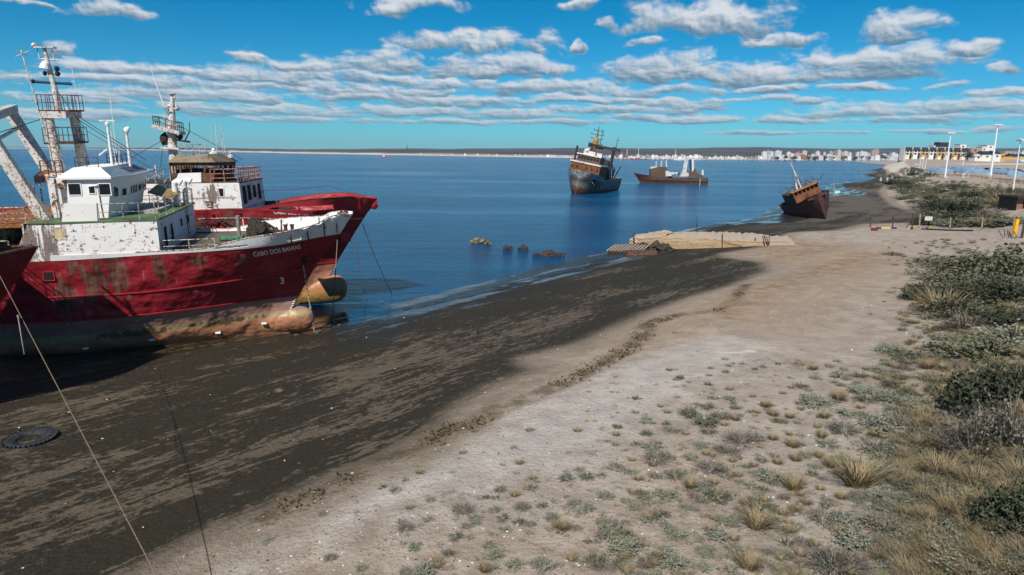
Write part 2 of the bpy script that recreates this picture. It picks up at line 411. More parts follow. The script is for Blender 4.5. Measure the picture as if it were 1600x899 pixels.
# zone outlines, traced on the beach
_far = [ground_at(1440, 346), ground_at(1425, 332), ground_at(1392, 322), ground_at(1376, 308), ground_at(1372, 298), ground_at(1388, 284), ground_at(1384, 270), ground_at(1379, 262)]
MUD = world_poly([(-300,1150),(60,960),(150,922),(222,890),(262,868),(335,830),(430,792),(520,742),(600,716),(680,668),(700,640),(762,602),(826,578),(800,560),(862,545),(900,536),(960,508),(1010,486),(1080,462),(1140,446),(1196,424),(1186,410),(1130,403),(1120,396),(1190,385),(1225,366),(1300,360),(1345,350)]) + _far + [Vector((500, 1200, 0)), Vector((-300, 1200, 0)), Vector((-300, 0, 0)), Vector((-60, -30, 0))]
WRACK = world_poly([(430,800),(520,758),(600,712),(665,700),(700,668),(745,662),(775,640),(830,622),(870,603),(905,590),(935,570),(985,545),(1020,505),(1060,492),(1120,487),(1150,470),(1165,445)])
TRACK1 = world_poly([(1010,520),(1100,470),(1170,440),(1250,410),(1330,392),(1420,380),(1520,372)])
TRACK2 = world_poly([(1230,520),(1215,490),(1240,470),(1300,440),(1380,420)])
PALE = world_poly([(100,1000),(260,872),(430,805),(560,750),(690,690),(800,655),(860,615),(940,585),(1040,545),(1120,520),(1200,540),(1130,580),(1040,640),(960,700),(880,740),(760,760),(640,800),(420,840),(300,960)])
BROWN = world_poly([(985,540),(1000,500),(1100,455),(1190,420),(1180,400),(1120,398),(1240,376),(1340,384),(1400,400),(1380,430),(1280,470),(1230,520),(1120,500)])
BLEACH = [world_poly([(1374,262),(1386,254),(1420,255),(1425,262),(1405,270),(1385,270)]), world_poly([(1392,284),(1402,279),(1414,290),(1412,300),(1398,300)]), world_poly([(1430,310),(1448,308),(1458,313),(1440,314)]), world_poly([(1100,552),(1170,546),(1200,548),(1150,554)])]
DAMP = [world_poly([(-60,680),(0,655),(90,625),(170,600),(250,592),(200,628),(120,672),(60,720),(-60,760)]), world_poly([(500,590),(640,545),(800,495),(940,470),(900,505),(800,545),(700,580),(560,625)])]
def sdist(P, poly, closed=True):
    q = np.array([(p[0], p[1]) for p in poly]); n_ = len(q); D = np.full(len(P), 1e9); ins = np.zeros(len(P), bool)
    for i in range(n_ if closed else n_ - 1):
        a, b = q[i], q[(i + 1) % n_]; ab = b - a
        t = np.clip(((P - a) @ ab) / max(ab @ ab, 1e-9), 0, 1)
        D = np.minimum(D, np.linalg.norm(P - (a + t[:, None] * ab), axis=1))
        if closed:
            c = ((a[1] > P[:, 1]) != (b[1] > P[:, 1])) & (P[:, 0] < (b[0] - a[0]) * (P[:, 1] - a[1]) / (b[1] - a[1] + 1e-12) + a[0]); ins ^= c
    return np.where(ins, D, -D) if closed else D

def build_ground():
    th = np.concatenate([np.arange(-180, -60, 4), np.arange(-60, -42, 1), np.arange(-42, 42, .2), np.arange(42, 60, 1), np.arange(60, 180, 4)])
    rr = np.concatenate([[1.5, 4, 7], np.geomspace(10, 1500, 430), [1900, 2500]])
    T, Rr = np.meshgrid(np.radians(th), rr)
    X = (Rr * np.sin(T)).ravel(); Y = (Rr * np.cos(T)).ravel(); Z = height(X, Y)
    nt, nr = len(th), len(rr)
    V = np.stack([X, Y, Z], 1)
    idx = np.arange(nt * nr).reshape(nr, nt); nx = np.roll(idx, -1, axis=1)
    Fq = np.stack([idx[:-1], nx[:-1], nx[1:], idx[1:]], -1).reshape(-1, 4)
    me = bpy.data.meshes.new('beach')
    me.vertices.add(len(V)); me.vertices.foreach_set('co', V.ravel())
    me.loops.add(Fq.size); me.loops.foreach_set('vertex_index', Fq.ravel())
    me.polygons.add(len(Fq)); me.polygons.foreach_set('loop_start', np.arange(0, Fq.size, 4)); me.polygons.foreach_set('loop_total', np.full(len(Fq), 4))
    me.update(); me.validate()
    if me.polygons[0].normal.z < 0: me.flip_normals()
    me.shade_smooth()
    P = V[:, :2]
    def at(name, val):
        a = me.attributes.new(name, 'FLOAT', 'POINT'); a.data.foreach_set('value', np.asarray(val, np.float32))
    at('mud', sdist(P, MUD)); at('wrack', sdist(P, WRACK, False)); at('pale', sdist(P, PALE))
    at('brown', sdist(P, BROWN)); at('damp', np.maximum(sdist(P, DAMP[0]), sdist(P, DAMP[1]))); at('bleach', np.max([sdist(P, q) / (6 if k < 1 else 1.5 if k < 3 else .5) for k, q in enumerate(BLEACH)], axis=0))
    at('track', np.minimum(sdist(P, TRACK1, False), sdist(P, TRACK2, False)))
    m = bpy.data.materials.new('beach_ground'); m.use_nodes = True; n = NT(m.node_tree); bs = m.node_tree.nodes['Principled BSDF']
    me.materials.append(m)
    def ga(nm): return n.new('ShaderNodeAttribute', attribute_name=nm).outputs['Fac']
    geo = n.new('ShaderNodeNewGeometry'); P_ = geo.outputs['Position']
    sp = n.new('ShaderNodeSeparateXYZ'); n.l.new(P_, sp.inputs[0]); Zs = sp.outputs[2]
    al = n.mapv(P_, rot=(0, 0, -R(50)))            # x along the shore
    st = n.mapv(al, (1.0, 3.6, 1))
    n_str = n.noise(st, 1.0, 6, .62, .4); n_str2 = n.noise(n.mapv(al, (.08, .42, 1), loc=(5, 3, 0)), 1.0, 4, .6, .3)
    n_m = n.noise(P_, .8, 6, .62); n_f = n.noise(P_, 5.0, 5, .65); n_xf = n.noise(P_, 22.0, 3, .6); n_b = n.noise(P_, .12, 4, .55)
    # sands
    pale = n.mix(n.ss(n_m, .3, .7), (.345, .305, .265), (.465, .42, .365))
    brown = n.mix(n.ss(n_m, .3, .7), (.255, .20, .152), (.395, .33, .265))
    tan = n.mix(n.ss(n_m, .35, .65), (.19, .145, .105), (.265, .21, .158))
    pz = n.math('ADD', ga('pale'), n.math('MULTIPLY', n.math('SUBTRACT', n_m, .5), 3.0))
    sand = n.mix(n.ss(pz, -1.6, 1.6), brown, pale)
    sand = n.mix(n.math('MULTIPLY', n.ss(n_b, .42, .62), .35), sand, (.36, .32, .28))
    br = n.math('ADD', ga('brown'), n.math('MULTIPLY', n.math('SUBTRACT', n_m, .5), 8.0)); sand = n.mix(n.math('MULTIPLY', n.ss(br, -5, 4), .9), sand, n.mix(n.ss(n_m, .3, .7), (.185, .122, .068), (.335, .25, .16)))
    wr = ga('wrack'); mudd = ga('mud')
    # damp strip between mud edge and wrack line
    md = n.math('ADD', mudd, n.math('MULTIPLY', n.math('SUBTRACT', n_m, .5), 1.4))
    md = n.math('ADD', md, n.math('MULTIPLY', n.math('SUBTRACT', n_str, .5), 1.6))
    sand = n.mix(n.math('MULTIPLY', n.ss(md, -3.2, -1.6), .9), sand, tan)
    n_sp = n.noise(P_, 9.0, 4, .7); sand = n.mix(n.math('MULTIPLY', n.ss(n_sp, .58, .70), .55), sand, (.10, .08, .06)); sand = n.mix(n.math('MULTIPLY', n.ss(n_xf, .58, .72), .5), sand, (.46, .42, .37))
    # pebbles and litter specks
    vo = n.new('ShaderNodeTexVoronoi'); n.l.new(P_, vo.inputs['Vector']); vo.inputs['Scale'].default_value = 5.5; vo.inputs['Randomness'].default_value = 1
    sc = n.new('ShaderNodeSeparateColor'); n.l.new(vo.outputs['Color'], sc.inputs[0])
    peb = n.math('MULTIPLY', n.ss(vo.outputs['Distance'], .26, .16), n.ss(sc.outputs[0], .62, .66))
    pebd = n.math('MULTIPLY', peb, n.ss(n_m, .38, .6))
    sand = n.mix(n.math('MULTIPLY', pebd, .75), sand, n.mix(sc.outputs[1], (.08, .07, .065), (.34, .30, .27)))
    sand = n.mix(n.math('MULTIPLY', n.ss(n_f, .56, .72), .45), sand, (.13, .10, .075))
    # tyre tracks: two faint ruts
    tr = ga('track'); ru = n.math('MULTIPLY', n.ss(n.math('ABSOLUTE', n.math('SUBTRACT', tr, .85)), .3, .08), n.ss(n_m, .35, .55))
    sand = n.mix(n.math('MULTIPLY', ru, .35), sand, (.16, .125, .095))
    sand = n.mix(n.math('MULTIPLY', n.ss(n.math('ADD', tr, n.math('MULTIPLY', n_m, 3)), 4.6, 2.0), .30), sand, (.37, .30, .235))
    # kelp staining along the wrack line
    wm = n.math('SUBTRACT', n.math('ADD', wr, n.math('MULTIPLY', n.math('SUBTRACT', n_str2, .5), 2.2)), n.math('MULTIPLY', n_f, 1.6))
    wm = n.math('MULTIPLY', n.ss(wm, .35, -.55), n.ss(n_m, .38, .55))
    sand = n.mix(n.math('MULTIPLY', wm, .85), sand, n.mix(n_xf, (.035, .026, .018), (.20, .14, .07)))
    # mud
    mudc = n.mix(n.ss(n_f, .3, .7), (.0115, .0095, .0045), (.029, .0235, .0115))
    mudc = n.mix(n.math('MULTIPLY', n.ss(n_b, .45, .6), .5), mudc, (.020, .016, .006)); mudc = n.mix(n.math('MULTIPLY', n.ss(n_xf, .5, .7), .5), mudc, (.058, .046, .024))
    lite = n.math('ADD', n.math('MULTIPLY', n_str, .50), n.math('MULTIPLY', n.math('ADD', n_str2, n.math('MULTIPLY', n.ss(mudd, 9, 1), .06)), .50))
    lite = n.math('ADD', lite, n.math('MULTIPLY', n.math('SUBTRACT', n_f, .5), .22))
    lite = n.math('ADD', lite, n.math('MULTIPLY', n.ss(ga('damp'), -1.6, 1.2), .055))
    mudc = n.mix(n.math('MULTIPLY', n.ss(lite, .535, .60), .70), mudc, n.mix(n_f, (.095, .072, .046), (.17, .135, .095)))
    vo2 = n.new('ShaderNodeTexVoronoi'); n.l.new(P_, vo2.inputs['Vector']); vo2.inputs['Scale'].default_value = 1.6
    sc2 = n.new('ShaderNodeSeparateColor'); n.l.new(vo2.outputs['Color'], sc2.inputs[0])
    wl = n.math('MULTIPLY', n.ss(vo2.outputs['Distance'], .07, .04), n.ss(sc2.outputs[0], .88, .9))
    mudc = n.mix(wl, mudc, (.5, .46, .40))
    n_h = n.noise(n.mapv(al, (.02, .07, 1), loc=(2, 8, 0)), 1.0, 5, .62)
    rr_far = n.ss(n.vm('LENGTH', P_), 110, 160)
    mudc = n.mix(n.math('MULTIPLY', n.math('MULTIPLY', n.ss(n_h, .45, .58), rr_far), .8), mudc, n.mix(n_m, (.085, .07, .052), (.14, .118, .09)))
    edge = n.ss(n.math('ADD', md, n.math('MULTIPLY', n.math('SUBTRACT', n_f, .5), 1.6)), -1.3, .9)
    col = n.mix(edge, sand, mudc)
    bl = n.math('ADD', ga('bleach'), n.math('MULTIPLY', n.math('SUBTRACT', n_m, .5), 1.2))
    col = n.mix(n.ss(bl, 0, .5), col, (.52, .48, .40))
    wet = n.ss(n.math('ADD', Zs, n.math('MULTIPLY', n.math('SUBTRACT', n_str2, .5), .9)), .30, .06)
    col = n.mix(n.math('MULTIPLY', wet, .6), col, (.02, .018, .015))
    n.put(bs, 'Base Color', col)
    n.put(bs, 'Roughness', n.mix(wet, n.mix(edge, (.95,) * 3, (.88,) * 3), (.22,) * 3))
    bs.inputs['Specular IOR Level'].default_value = .3
    pud = n.math('MULTIPLY', n.ss(n_str2, .50, .545), n.ss(Zs, .42, .22))
    n.put(bs, 'Roughness', n.mix(pud, n.mix(wet, n.mix(edge, (.95,) * 3, (.88,) * 3), (.22,) * 3), (.04,) * 3))
    h = n.math('ADD', n.math('MULTIPLY', n_m, .8), n.math('ADD', n.math('MULTIPLY', n_f, .50), n.math('MULTIPLY', n_xf, .16)))
    h = n.math('ADD', h, n.math('MULTIPLY', peb, .12))
    bn_ = n.new('ShaderNodeBump'); n.put(bn_, 'Height', h); n.put(bn_, 'Strength', n.math('SUBTRACT', 1.0, n.math('MULTIPLY', pud, .93))); bn_.inputs['Distance'].default_value = .20; n.put(bs, 'Normal', bn_.outputs[0])
    o = bpy.data.objects.new('beach_ground', me); COL.objects.link(o); tag(o, kind='structure')
build_ground()

# ------------------------------------------------------------ sea
def build_sea():
    m = bpy.data.materials.new('sea_water'); m.use_nodes = True; n = NT(m.node_tree); bs = m.node_tree.nodes['Principled BSDF']
    geo = n.new('ShaderNodeNewGeometry'); P_ = geo.outputs['Position']
    big = n.noise(n.mapv(P_, (.0016, .006, 1)), 1.0, 4, .55); mid = n.noise(n.mapv(P_, (.02, .05, 1), rot=(0, 0, .2)), 1.0, 4, .6)
    c = n.mix(n.ss(big, .35, .65), (.002, .040, .110), (.003, .068, .165))
    c = n.mix(n.math('MULTIPLY', n.ss(mid, .4, .7), .5), c, (.006, .090, .20))
    n.put(bs, 'Base Color', c); bs.inputs['Roughness'].default_value = .16; bs.inputs['IOR'].default_value = 1.33; bs.inputs['Specular IOR Level'].default_value = .26; bs.inputs['Specular Tint'].default_value = (.02, .48, 1.0, 1)
    w1 = n.noise(n.mapv(P_, (.55, 1.5, 1), rot=(0, 0, .35)), 1.0, 6, .65, .5)
    w2 = n.noise(n.mapv(P_, (.09, .22, 1), rot=(0, 0, -.2)), 1.0, 4, .6, .3)
    calm = n.ss(n.noise(n.mapv(P_, (.008, .03, 1), loc=(4, 2, 0)), 1.0, 3, .5), .35, .6, .16, 1.0)
    h = n.math('ADD', n.math('MULTIPLY', w1, .46), n.math('MULTIPLY', w2, .9))
    bn = n.new('ShaderNodeBump'); n.put(bn, 'Height', h); n.put(bn, 'Strength', calm); bn.inputs['Distance'].default_value = 1.6
    n.put(bs, 'Normal', bn.outputs[0])
    bm = B(); N = 192; c0 = bm.verts.new((0, 0, 0)); last = None
    for r_ in (60, 300, 1500, 5000, 9400):
        ring = [bm.verts.new((r_ * math.cos(2 * math.pi * k / N), r_ * math.sin(2 * math.pi * k / N), 0)) for k in range(N)]
        for k in range(N):
            if last is None: bm.faces.new((c0, ring[k], ring[(k + 1) % N]))
            else: bm.faces.new((last[k], ring[k], ring[(k + 1) % N], last[(k + 1) % N]))
        last = ring
    obj('sea_water', bm, m, kind='structure')
build_sea()

# ------------------------------------------------------------ far shore and hills
def far_land():
    shore = [(-300,231.2,9000),(100,231.5,9000),(205,234.0,6200),(300,235.9,4300),(450,239.4,3000),(650,243.2,2450),(780,245,2250),(900,247,2100),(1100,250,1950),(1250,251.0,2250),(1350,250.9,2700),(1392,250.4,3000)]
    top = [(-300,231.5),(100,231.5),(205,231.0),(260,230.8),(330,231.8),(450,233.0),(560,233.4),(640,231.6),(700,232.8),(800,232.2),(880,231.2),(1000,232.3),(1100,231.2),(1180,230.4),(1260,231.6),(1350,233.0),(1392,232.0)]
    pxs = list(range(-300, 1393, 12)) + [1420, 1500, 1600, 1750]
    sx = [s[0] for s in shore]
    rows = []
    for px in pxs:
        p_ = min(px, 1392)
        Y = float(np.interp(p_, sx, [s[2] for s in shore]))
        py = float(np.interp(p_, sx, [s[1] for s in shore]))
        ty = float(np.interp(p_, [t[0] for t in top], [t[1] for t in top])) + .35 * math.sin(px * .031) + .2 * math.sin(px * .083)
        d = ray(px, py); s0 = CP + d * (Y / d.y); s0.z = -2
        dv = Vector((s0.x, s0.y, 0)); rng_ = dv.length; u = dv.normalized()
        g = []
        rng_ = min(rng_, 7000); Dt = min(9300, max(6500, rng_ * 1.3))
        dt = ray(px, ty); zt = CAM_H + dt.z / math.hypot(dt.x, dt.y) * Dt
        cl = 7 if px < 620 else 2.5
        for k, (f_, z_) in enumerate([(0, -2), (.004, 1.0), (.012, cl), (.12, cl + 5), (.35, 9 + .25 * max(0, zt)), (.75, 12 + .6 * max(0, zt - 12)), (1.0, zt), (1.02, zt - 15)]):
            D = rng_ + (Dt - rng_) * f_ if k > 2 else rng_ * (1 + f_)
            j = 1 + .12 * math.sin(px * .05 + k * 2.1) if 3 <= k <= 5 else 1
            g.append((u.x * D, u.y * D, z_ * j))
        rows.append(g)
    V = [p for g in rows for p in g]; K = 8
    F = [(i * K + k, (i + 1) * K + k, (i + 1) * K + k + 1, i * K + k + 1) for i in range(len(rows) - 1) for k in range(K - 1)]
    m = bpy.data.materials.new('far_hills'); m.use_nodes = True; n = NT(m.node_tree); bs = m.node_tree.nodes['Principled BSDF']
    geo = n.new('ShaderNodeNewGeometry'); P_ = geo.outputs['Position']; sp = n.new('ShaderNodeSeparateXYZ'); n.l.new(P_, sp.inputs[0])
    a = n.noise(n.mapv(P_, (.002, .0012, .02)), 1.0, 5, .6); b = n.noise(n.mapv(P_, (.006, .004, .03)), 1.0, 3, .6)
    c = n.mix(n.ss(a, .4, .6), (.050, .048, .046), (.085, .078, .07))
    zz = n.math('ADD', sp.outputs[2], n.math('MULTIPLY', n.math('SUBTRACT', b, .5), 12))
    c = n.mix(n.ss(zz, 9, 3), c, (.46, .40, .33))
    n.put(bs, 'Base Color', c); bs.inputs['Roughness'].default_value = .95; bs.inputs['Specular IOR Level'].default_value = 0
    o = obj('hills', (V, [], F), m, smooth=True, kind='structure')
far_land()
# ------------------------------------------------------------ ships
def pose(pos, head, trim=0, heel=0):
    Rz = Matrix.Rotation(R(head), 3, 'Z'); Ry = Matrix.Rotation(R(-trim), 3, 'Y'); Rx = Matrix.Rotation(R(heel), 3, 'X')
    return Vector(pos), Rz @ Ry @ Rx
def unproj(ps, px, py, ax, val):
    """the point of a ship-local plane (axis ax = val) that a pixel of the reference sees"""
    o, M = ps; Mi = M.transposed(); d = Mi @ ray(px, py); c = Mi @ (CP - o); t = (val - c[ax]) / d[ax]
    return c + d * t
def interp(x, tab):
    return float(np.interp(x, [t[0] for t in tab], [t[1] for t in tab]))
def smooth_tab(tab):
    xs = np.array([t[0] for t in tab], float); ys = np.array([t[1] for t in tab], float)
    m = np.zeros(len(xs)); dl = np.diff(ys) / np.diff(xs)
    m[1:-1] = np.where(dl[:-1] * dl[1:] > 0, 2 * dl[:-1] * dl[1:] / (dl[:-1] + dl[1:] + 1e-12), 0); m[0] = dl[0]; m[-1] = dl[-1]
    def f(x):
        x = min(max(x, xs[0]), xs[-1]); i = min(int(np.searchsorted(xs, x, side='right') - 1), len(xs) - 2); h = xs[i + 1] - xs[i]; t = (x - xs[i]) / h
        return float(ys[i] * (2*t**3 - 3*t*t + 1) + m[i] * h * (t**3 - 2*t*t + t) + ys[i+1] * (-2*t**3 + 3*t*t) + m[i+1] * h * (t**3 - t*t))
    return f
class Hull:
    """hull form: stem profile, half breadths by distance aft of the stem at a few heights, sheer"""
    def __init__(s, L, stem, secs, sheer, top=None):
        s.L = L; s.stem = smooth_tab(stem); s.secs = [(z, smooth_tab(t)) for z, t in secs]; s.sheer = smooth_tab(sheer); s.top = smooth_tab(top) if top else s.sheer
    def hb(s, x, z):
        d = s.stem(z) - x
        if d <= 0: return 0.0
        Z = [q[0] for q in s.secs]; v = [q[1](d) for q in s.secs]
        if z >= Z[-1]:
            k = (v[-1] - v[-2]) / (Z[-1] - Z[-2]); return max(0, v[-1] + k * (z - Z[-1]) * .6)
        return float(np.interp(z, Z, v))
    def mesh(s, zfun0, zfun1, nu=90, nv=26, inset=0.0, side=0, pw=1.8, L=None, notch=None):
        """strip of plating between two height curves (functions of x)"""
        bm = B(); G = {}
        LL = L or s.L
        for sd in ((-1, 1) if side == 0 else (side,)):
            for i in range(nu + 1):
                u = (i / nu) ** pw
                for j in range(nv + 1):
                    v = j / nv
                    x = 3.0 - u * LL
                    z = 0
                    for _ in range(3):
                        z0 = zfun0(x); z = z0 + (zfun1(x) - z0) * v
                        x = s.stem(z) * (1 - u) + (s.stem(z) * 0 - LL) * u if u > 0 else s.stem(z)
                    y = max(0.0, s.hb(x, z) - inset)
                    if i == 0: y = .02
                    G[sd, i, j] = bm.verts.new((x, sd * y, z))
            for i in range(nu):
                for j in range(nv):
                    if notch and notch(G[sd, i, j].co, sd): continue
                    q = (G[sd, i, j], G[sd, i + 1, j], G[sd, i + 1, j + 1], G[sd, i, j + 1])
                    bm.faces.new(q if sd > 0 else q[::-1])
        return bm, G, nu, nv
    def hull_bm(s, deck_drop=.02, zk=0.0):
        bm, G, nu, nv = s.mesh(lambda x: zk, s.sheer)
        for j in range(nv):       # stem closure + transom
            bm.faces.new((G[-1, 0, j], G[-1, 0, j + 1], G[1, 0, j + 1], G[1, 0, j]))
            bm.faces.new((G[1, nu, j], G[1, nu, j + 1], G[-1, nu, j + 1], G[-1, nu, j]))
        for i in range(nu):
            bm.faces.new((G[1, i, 0], G[1, i + 1, 0], G[-1, i + 1, 0], G[-1, i, 0]))
        return bm
    def deck_bm(s, dz=-.06, x0=None, nu=50):
        bm = B(); prev = None
        for i in range(nu + 1):
            x = (s.stem(s.sheer(4)) - .15) - (i / nu) ** 1.6 * (s.L + s.stem(s.sheer(4)) - .15); z = s.sheer(x) + dz
            y = max(.02, s.hb(x, z) - .04)
            a, b = bm.verts.new((x, -y, z)), bm.verts.new((x, y, z))
            a2, b2 = bm.verts.new((x, -y, z - .08)), bm.verts.new((x, y, z - .08))
            if prev:
                bm.faces.new((prev[0], a, b, prev[1])); bm.faces.new((prev[2], prev[3], b2, a2))
            prev = (a, b, a2, b2)
        return bm
def solidify(o, t, off=0):
    md = o.modifiers.new('plate', 'SOLIDIFY'); md.thickness = t; md.offset = off
def rail(pts, h=1.0, bars=3, sp=1.2, r=.022, lean=(0, 0)):
    """guard rail along a polyline: posts and bars in one mesh"""
    bm = B(); pts = [Vector(p) for p in pts]; up = Vector((lean[0], lean[1], h))
    for k in range(bars):
        tube(bm, [p + up * ((k + 1) / bars) for p in pts], r * (1.15 if k == bars - 1 else .85), 6)
    for a, b in zip(pts[:-1], pts[1:]):
        n_ = max(1, int(round((b - a).length / sp)))
        for i in range(n_ + (1 if b is pts[-1] else 0)):
            p = a.lerp(b, i / n_); tube(bm, [p - Vector((0, 0, .03)), p + up], r * 1.2, 6)
    return bm
def ladder(p, q, w_=.35, side=(0, 1, 0), step=.3, r=.02):
    bm = B(); p, q, s = Vector(p), Vector(q), Vector(side).normalized() * (w_ / 2)
    tube(bm, [p - s, q - s], r, 6); tube(bm, [p + s, q + s], r, 6)
    n_ = int((q - p).length / step)
    for i in range(1, n_): c = p.lerp(q, i / n_); tube(bm, [c - s, c + s], r * .8, 5)
    return bm
def text_bm(s_, size, fn, depth=.012, bold=.0, res=3):
    """letters as real geometry: fn maps (a along the line, b up) to a 3D point and a normal"""
    cu = bpy.data.curves.new('letters', 'FONT'); cu.body = s_; cu.size = size; cu.resolution_u = res; cu.offset = bold
    cu.align_x = 'LEFT'
    o = bpy.data.objects.new('letters', cu); COL.objects.link(o)
    dg = bpy.context.evaluated_depsgraph_get(); dg.update()
    me = bpy.data.meshes.new_from_object(o.evaluated_get(dg)); bpy.data.objects.remove(o); bpy.data.curves.remove(cu)
    bm = B(); bm.from_mesh(me); bpy.data.meshes.remove(me)
    bmesh.ops.triangulate(bm, faces=bm.faces)
    bmesh.ops.subdivide_edges(bm, edges=[e for e in bm.edges if e.calc_length() > size * .3], cuts=1)
    w_ = max(v.co.x for v in bm.verts)
    for v in bm.verts:
        p, nn = fn(v.co.x / w_, v.co.y / size); v.co = Vector(p) + Vector(nn).normalized() * depth
    return bm
def hull_text(H, txt, x0, x1, z0, z1, hgt, side=-1, bold=.01, out=.015):
    """text on the plating running from (x0,z0) to (x1,z1)"""
    def fn(a, b):
        x = x0 + (x1 - x0) * a; z = z0 + (z1 - z0) * a + b * hgt
        y = H.hb(x, z)
        n_ = Vector((H.hb(x - .1, z) - H.hb(x + .1, z), .2 * side, -(H.hb(x, z + .1) - H.hb(x, z - .1)) )) ; n_.z = n_.z; n_.x = abs(n_.x)
        return (x, side * y, z), (n_.x, side * .2, -(H.hb(x, z + .1) - H.hb(x, z - .1)))
    return text_bm(txt, 1.0, fn, out, bold)
def wall_poly(bm, pts, nrm, t=.06):
    """flat plate with outline pts, thickness t inwards"""
    nn = Vector(nrm).normalized(); a = [bm.verts.new(Vector(p)) for p in pts]; b = [bm.verts.new(Vector(p) - nn * t) for p in pts]
    bm.faces.new(a); bm.faces.new(b[::-1]); k = len(pts)
    for i in range(k): bm.faces.new((a[i], b[i], b[(i + 1) % k], a[(i + 1) % k]))
def window(parent, c, u, v, w_, h_, nrm, fm, gm, fw=.06, glass=True, depth=.1):
    """a window on a face: c centre, u/v unit axes; frame ring proud of the wall with a dark recessed pane"""
    c, u, v, nn = Vector(c), Vector(u).normalized(), Vector(v).normalized(), Vector(nrm).normalized()
    bm = B(); U, V_ = u * (w_ / 2), v * (h_ / 2)
    for s_ in (-1, 1):
        obox(bm, c + (U + u * fw / 2) * s_, u * (fw / 2), v * (h_ / 2 + fw), nn * .035)
        obox(bm, c + (V_ + v * fw / 2) * s_, u * (w_ / 2), v * (fw / 2), nn * .035)
    f = obj('window', bm, fm, parent)
    bm = B(); obox(bm, c + nn * .004, U, V_, nn * .006); obj('pane', bm, gm, f)
    return f
def porthole(parent, c, nrm, r, fm, gm):
    c, nn = Vector(c), Vector(nrm).normalized(); bm = B()
    lathe(bm, [(r * .86, -.05), (r * .86, .02), (r * 1.12, .025), (r * 1.18, -.01), (r * 1.18, -.05)], c, 18, nn)
    f = obj('porthole', bm, fm, parent, smooth=False)
    bm = B(); lathe(bm, [(r * .85, -.03), (r * .85, .026)], c, 16, nn); obj('pane', bm, gm, f); return f

def cabin_shape(p):   # hexahedron from 8 points
    bm = B(); hexa(bm, p); return bm

M_white = paint('white_paint', (.72, .72, .70), rust=.58, streak=.55, dirt=.10, scale=1.2)
M_white2 = paint('white_paint_rusty', (.68, .66, .63), rust=.80, streak=.9, dirt=.2, scale=1.2)
M_whouse = paint('wheelhouse_paint', (.74, .74, .73), rust=.34, streak=.35, dirt=.05, scale=1.0)
M_mast = paint('mast_paint', (.62, .60, .56), rust=.78, streak=.9, dirt=.4, scale=3.6)
M_rail = paint('rail_paint', (.55, .50, .44), rust=.95, streak=.8, scale=4)
M_rust = mat('rusted_steel', (.085, .045, .03), .9, var=.28, scale=5, bump=.5)
M_drust = mat('dark_rusted_machinery', (.045, .034, .026), .85, var=.3, scale=7, bump=.6)
M_orust = mat('orange_rust', (.20, .075, .025), .9, var=.3, scale=3, bump=.4)
M_glass = mat('dark_glass', (.012, .016, .022), .12, var=.1, spec=.5)
M_void = mat('unlit_interior', (.01, .009, .008), .9)
M_tan = mat('plywood_board', (.24, .17, .085), .85, var=.15)
M_navy = mat('navy_paint', (.012, .02, .06), .5)
M_black = mat('black_paint', (.015, .015, .016), .6)
M_letter = paint('letter_paint', (.75, .74, .70), rust=.55, scale=4)
M_gdeck = paint('green_deck_paint', (.10, .17, .075), rust=.62, streak=.1, dirt=.9, scale=1.0)
M_ddeck = paint('dirty_deck', (.115, .105, .075), rust=.5, streak=.1, dirt=.8, scale=1.1)
M_gbox = mat('green_paint', (.06, .17, .09), .7, var=.3, scale=4)
M_rope = mat('hawser_rope', (.16, .12, .08), .9, var=.2, scale=30)
M_wire = mat('wire_rope', (.03, .028, .027), .7, metal=.3)
M_bvisor = mat('shaded_blue_grey_visor', (.13, .18, .23), .5, var=.06)  # blue-grey darkened so the colour carries the visor's shade
M_beige = mat('cream_board', (.45, .38, .24), .8, var=.1)
M_grey = mat('grey_canvas', (.22, .21, .20), .9, var=.12, bump=.3)

STEM1 = [(0, -.3), (1.0, -.25), (2.08, -.02), (3.04, .54), (5, 1.75), (7.4, 3.6), (8.8, 4.48), (10, 5.2)]
SEC1 = [(0, [(0, .30), (2, .55), (5, 1.2), (9, 2.2), (14, 3.0), (45, 3.2)]),
        (1.0, [(0, .55), (2, .85), (5, 1.8), (9, 3.0), (14, 4.1), (45, 4.3)]),
        (3.0, [(0, .08), (1, .42), (3, 1.25), (5.5, 2.35), (9, 3.6), (13, 4.35), (45, 4.55)]),
        (5.0, [(0, .08), (1, .55), (3, 1.75), (5, 2.75), (8, 3.65), (12, 4.3), (45, 4.6)]),
        (7.2, [(0, .10), (.3, .36), (.8, .72), (1.35, 1.08), (3, 2.6), (4.7, 3.42), (7.3, 3.85), (10.6, 4.2), (16, 4.6), (45, 4.6)])]
def bulb_part(parent, m, tip=1.40, cz=1.12, r=.98):
    bm = B(); n_ = 22; ax = [(-7.5, .55, .95), (-5, .72, .95), (-3, .86, 1.0), (-1.5, .92, 1.05), (-.5, .94, 1.12), (.3, .95, 1.17), (.8, .86, 1.20), (1.12, .68, 1.22), (1.3, .45, 1.22), (tip, .16, 1.22)]
    rings = [[bm.verts.new((x, math.cos(2 * math.pi * k / n_) * rr * .72, z + math.sin(2 * math.pi * k / n_) * rr * 1.02)) for k in range(n_)] for x, rr, z in ax]
    for a, b in zip(rings[:-1], rings[1:]):
        for k in range(n_): bm.faces.new((a[k], a[(k + 1) % n_], b[(k + 1) % n_], b[k]))
    bm.faces.new(rings[0]); bm.faces.new(rings[-1])
    return obj('bulbous_bow', bm, m, parent, smooth=True)
RED = (.235, .014, .022); REDD = (.20, .012, .018)
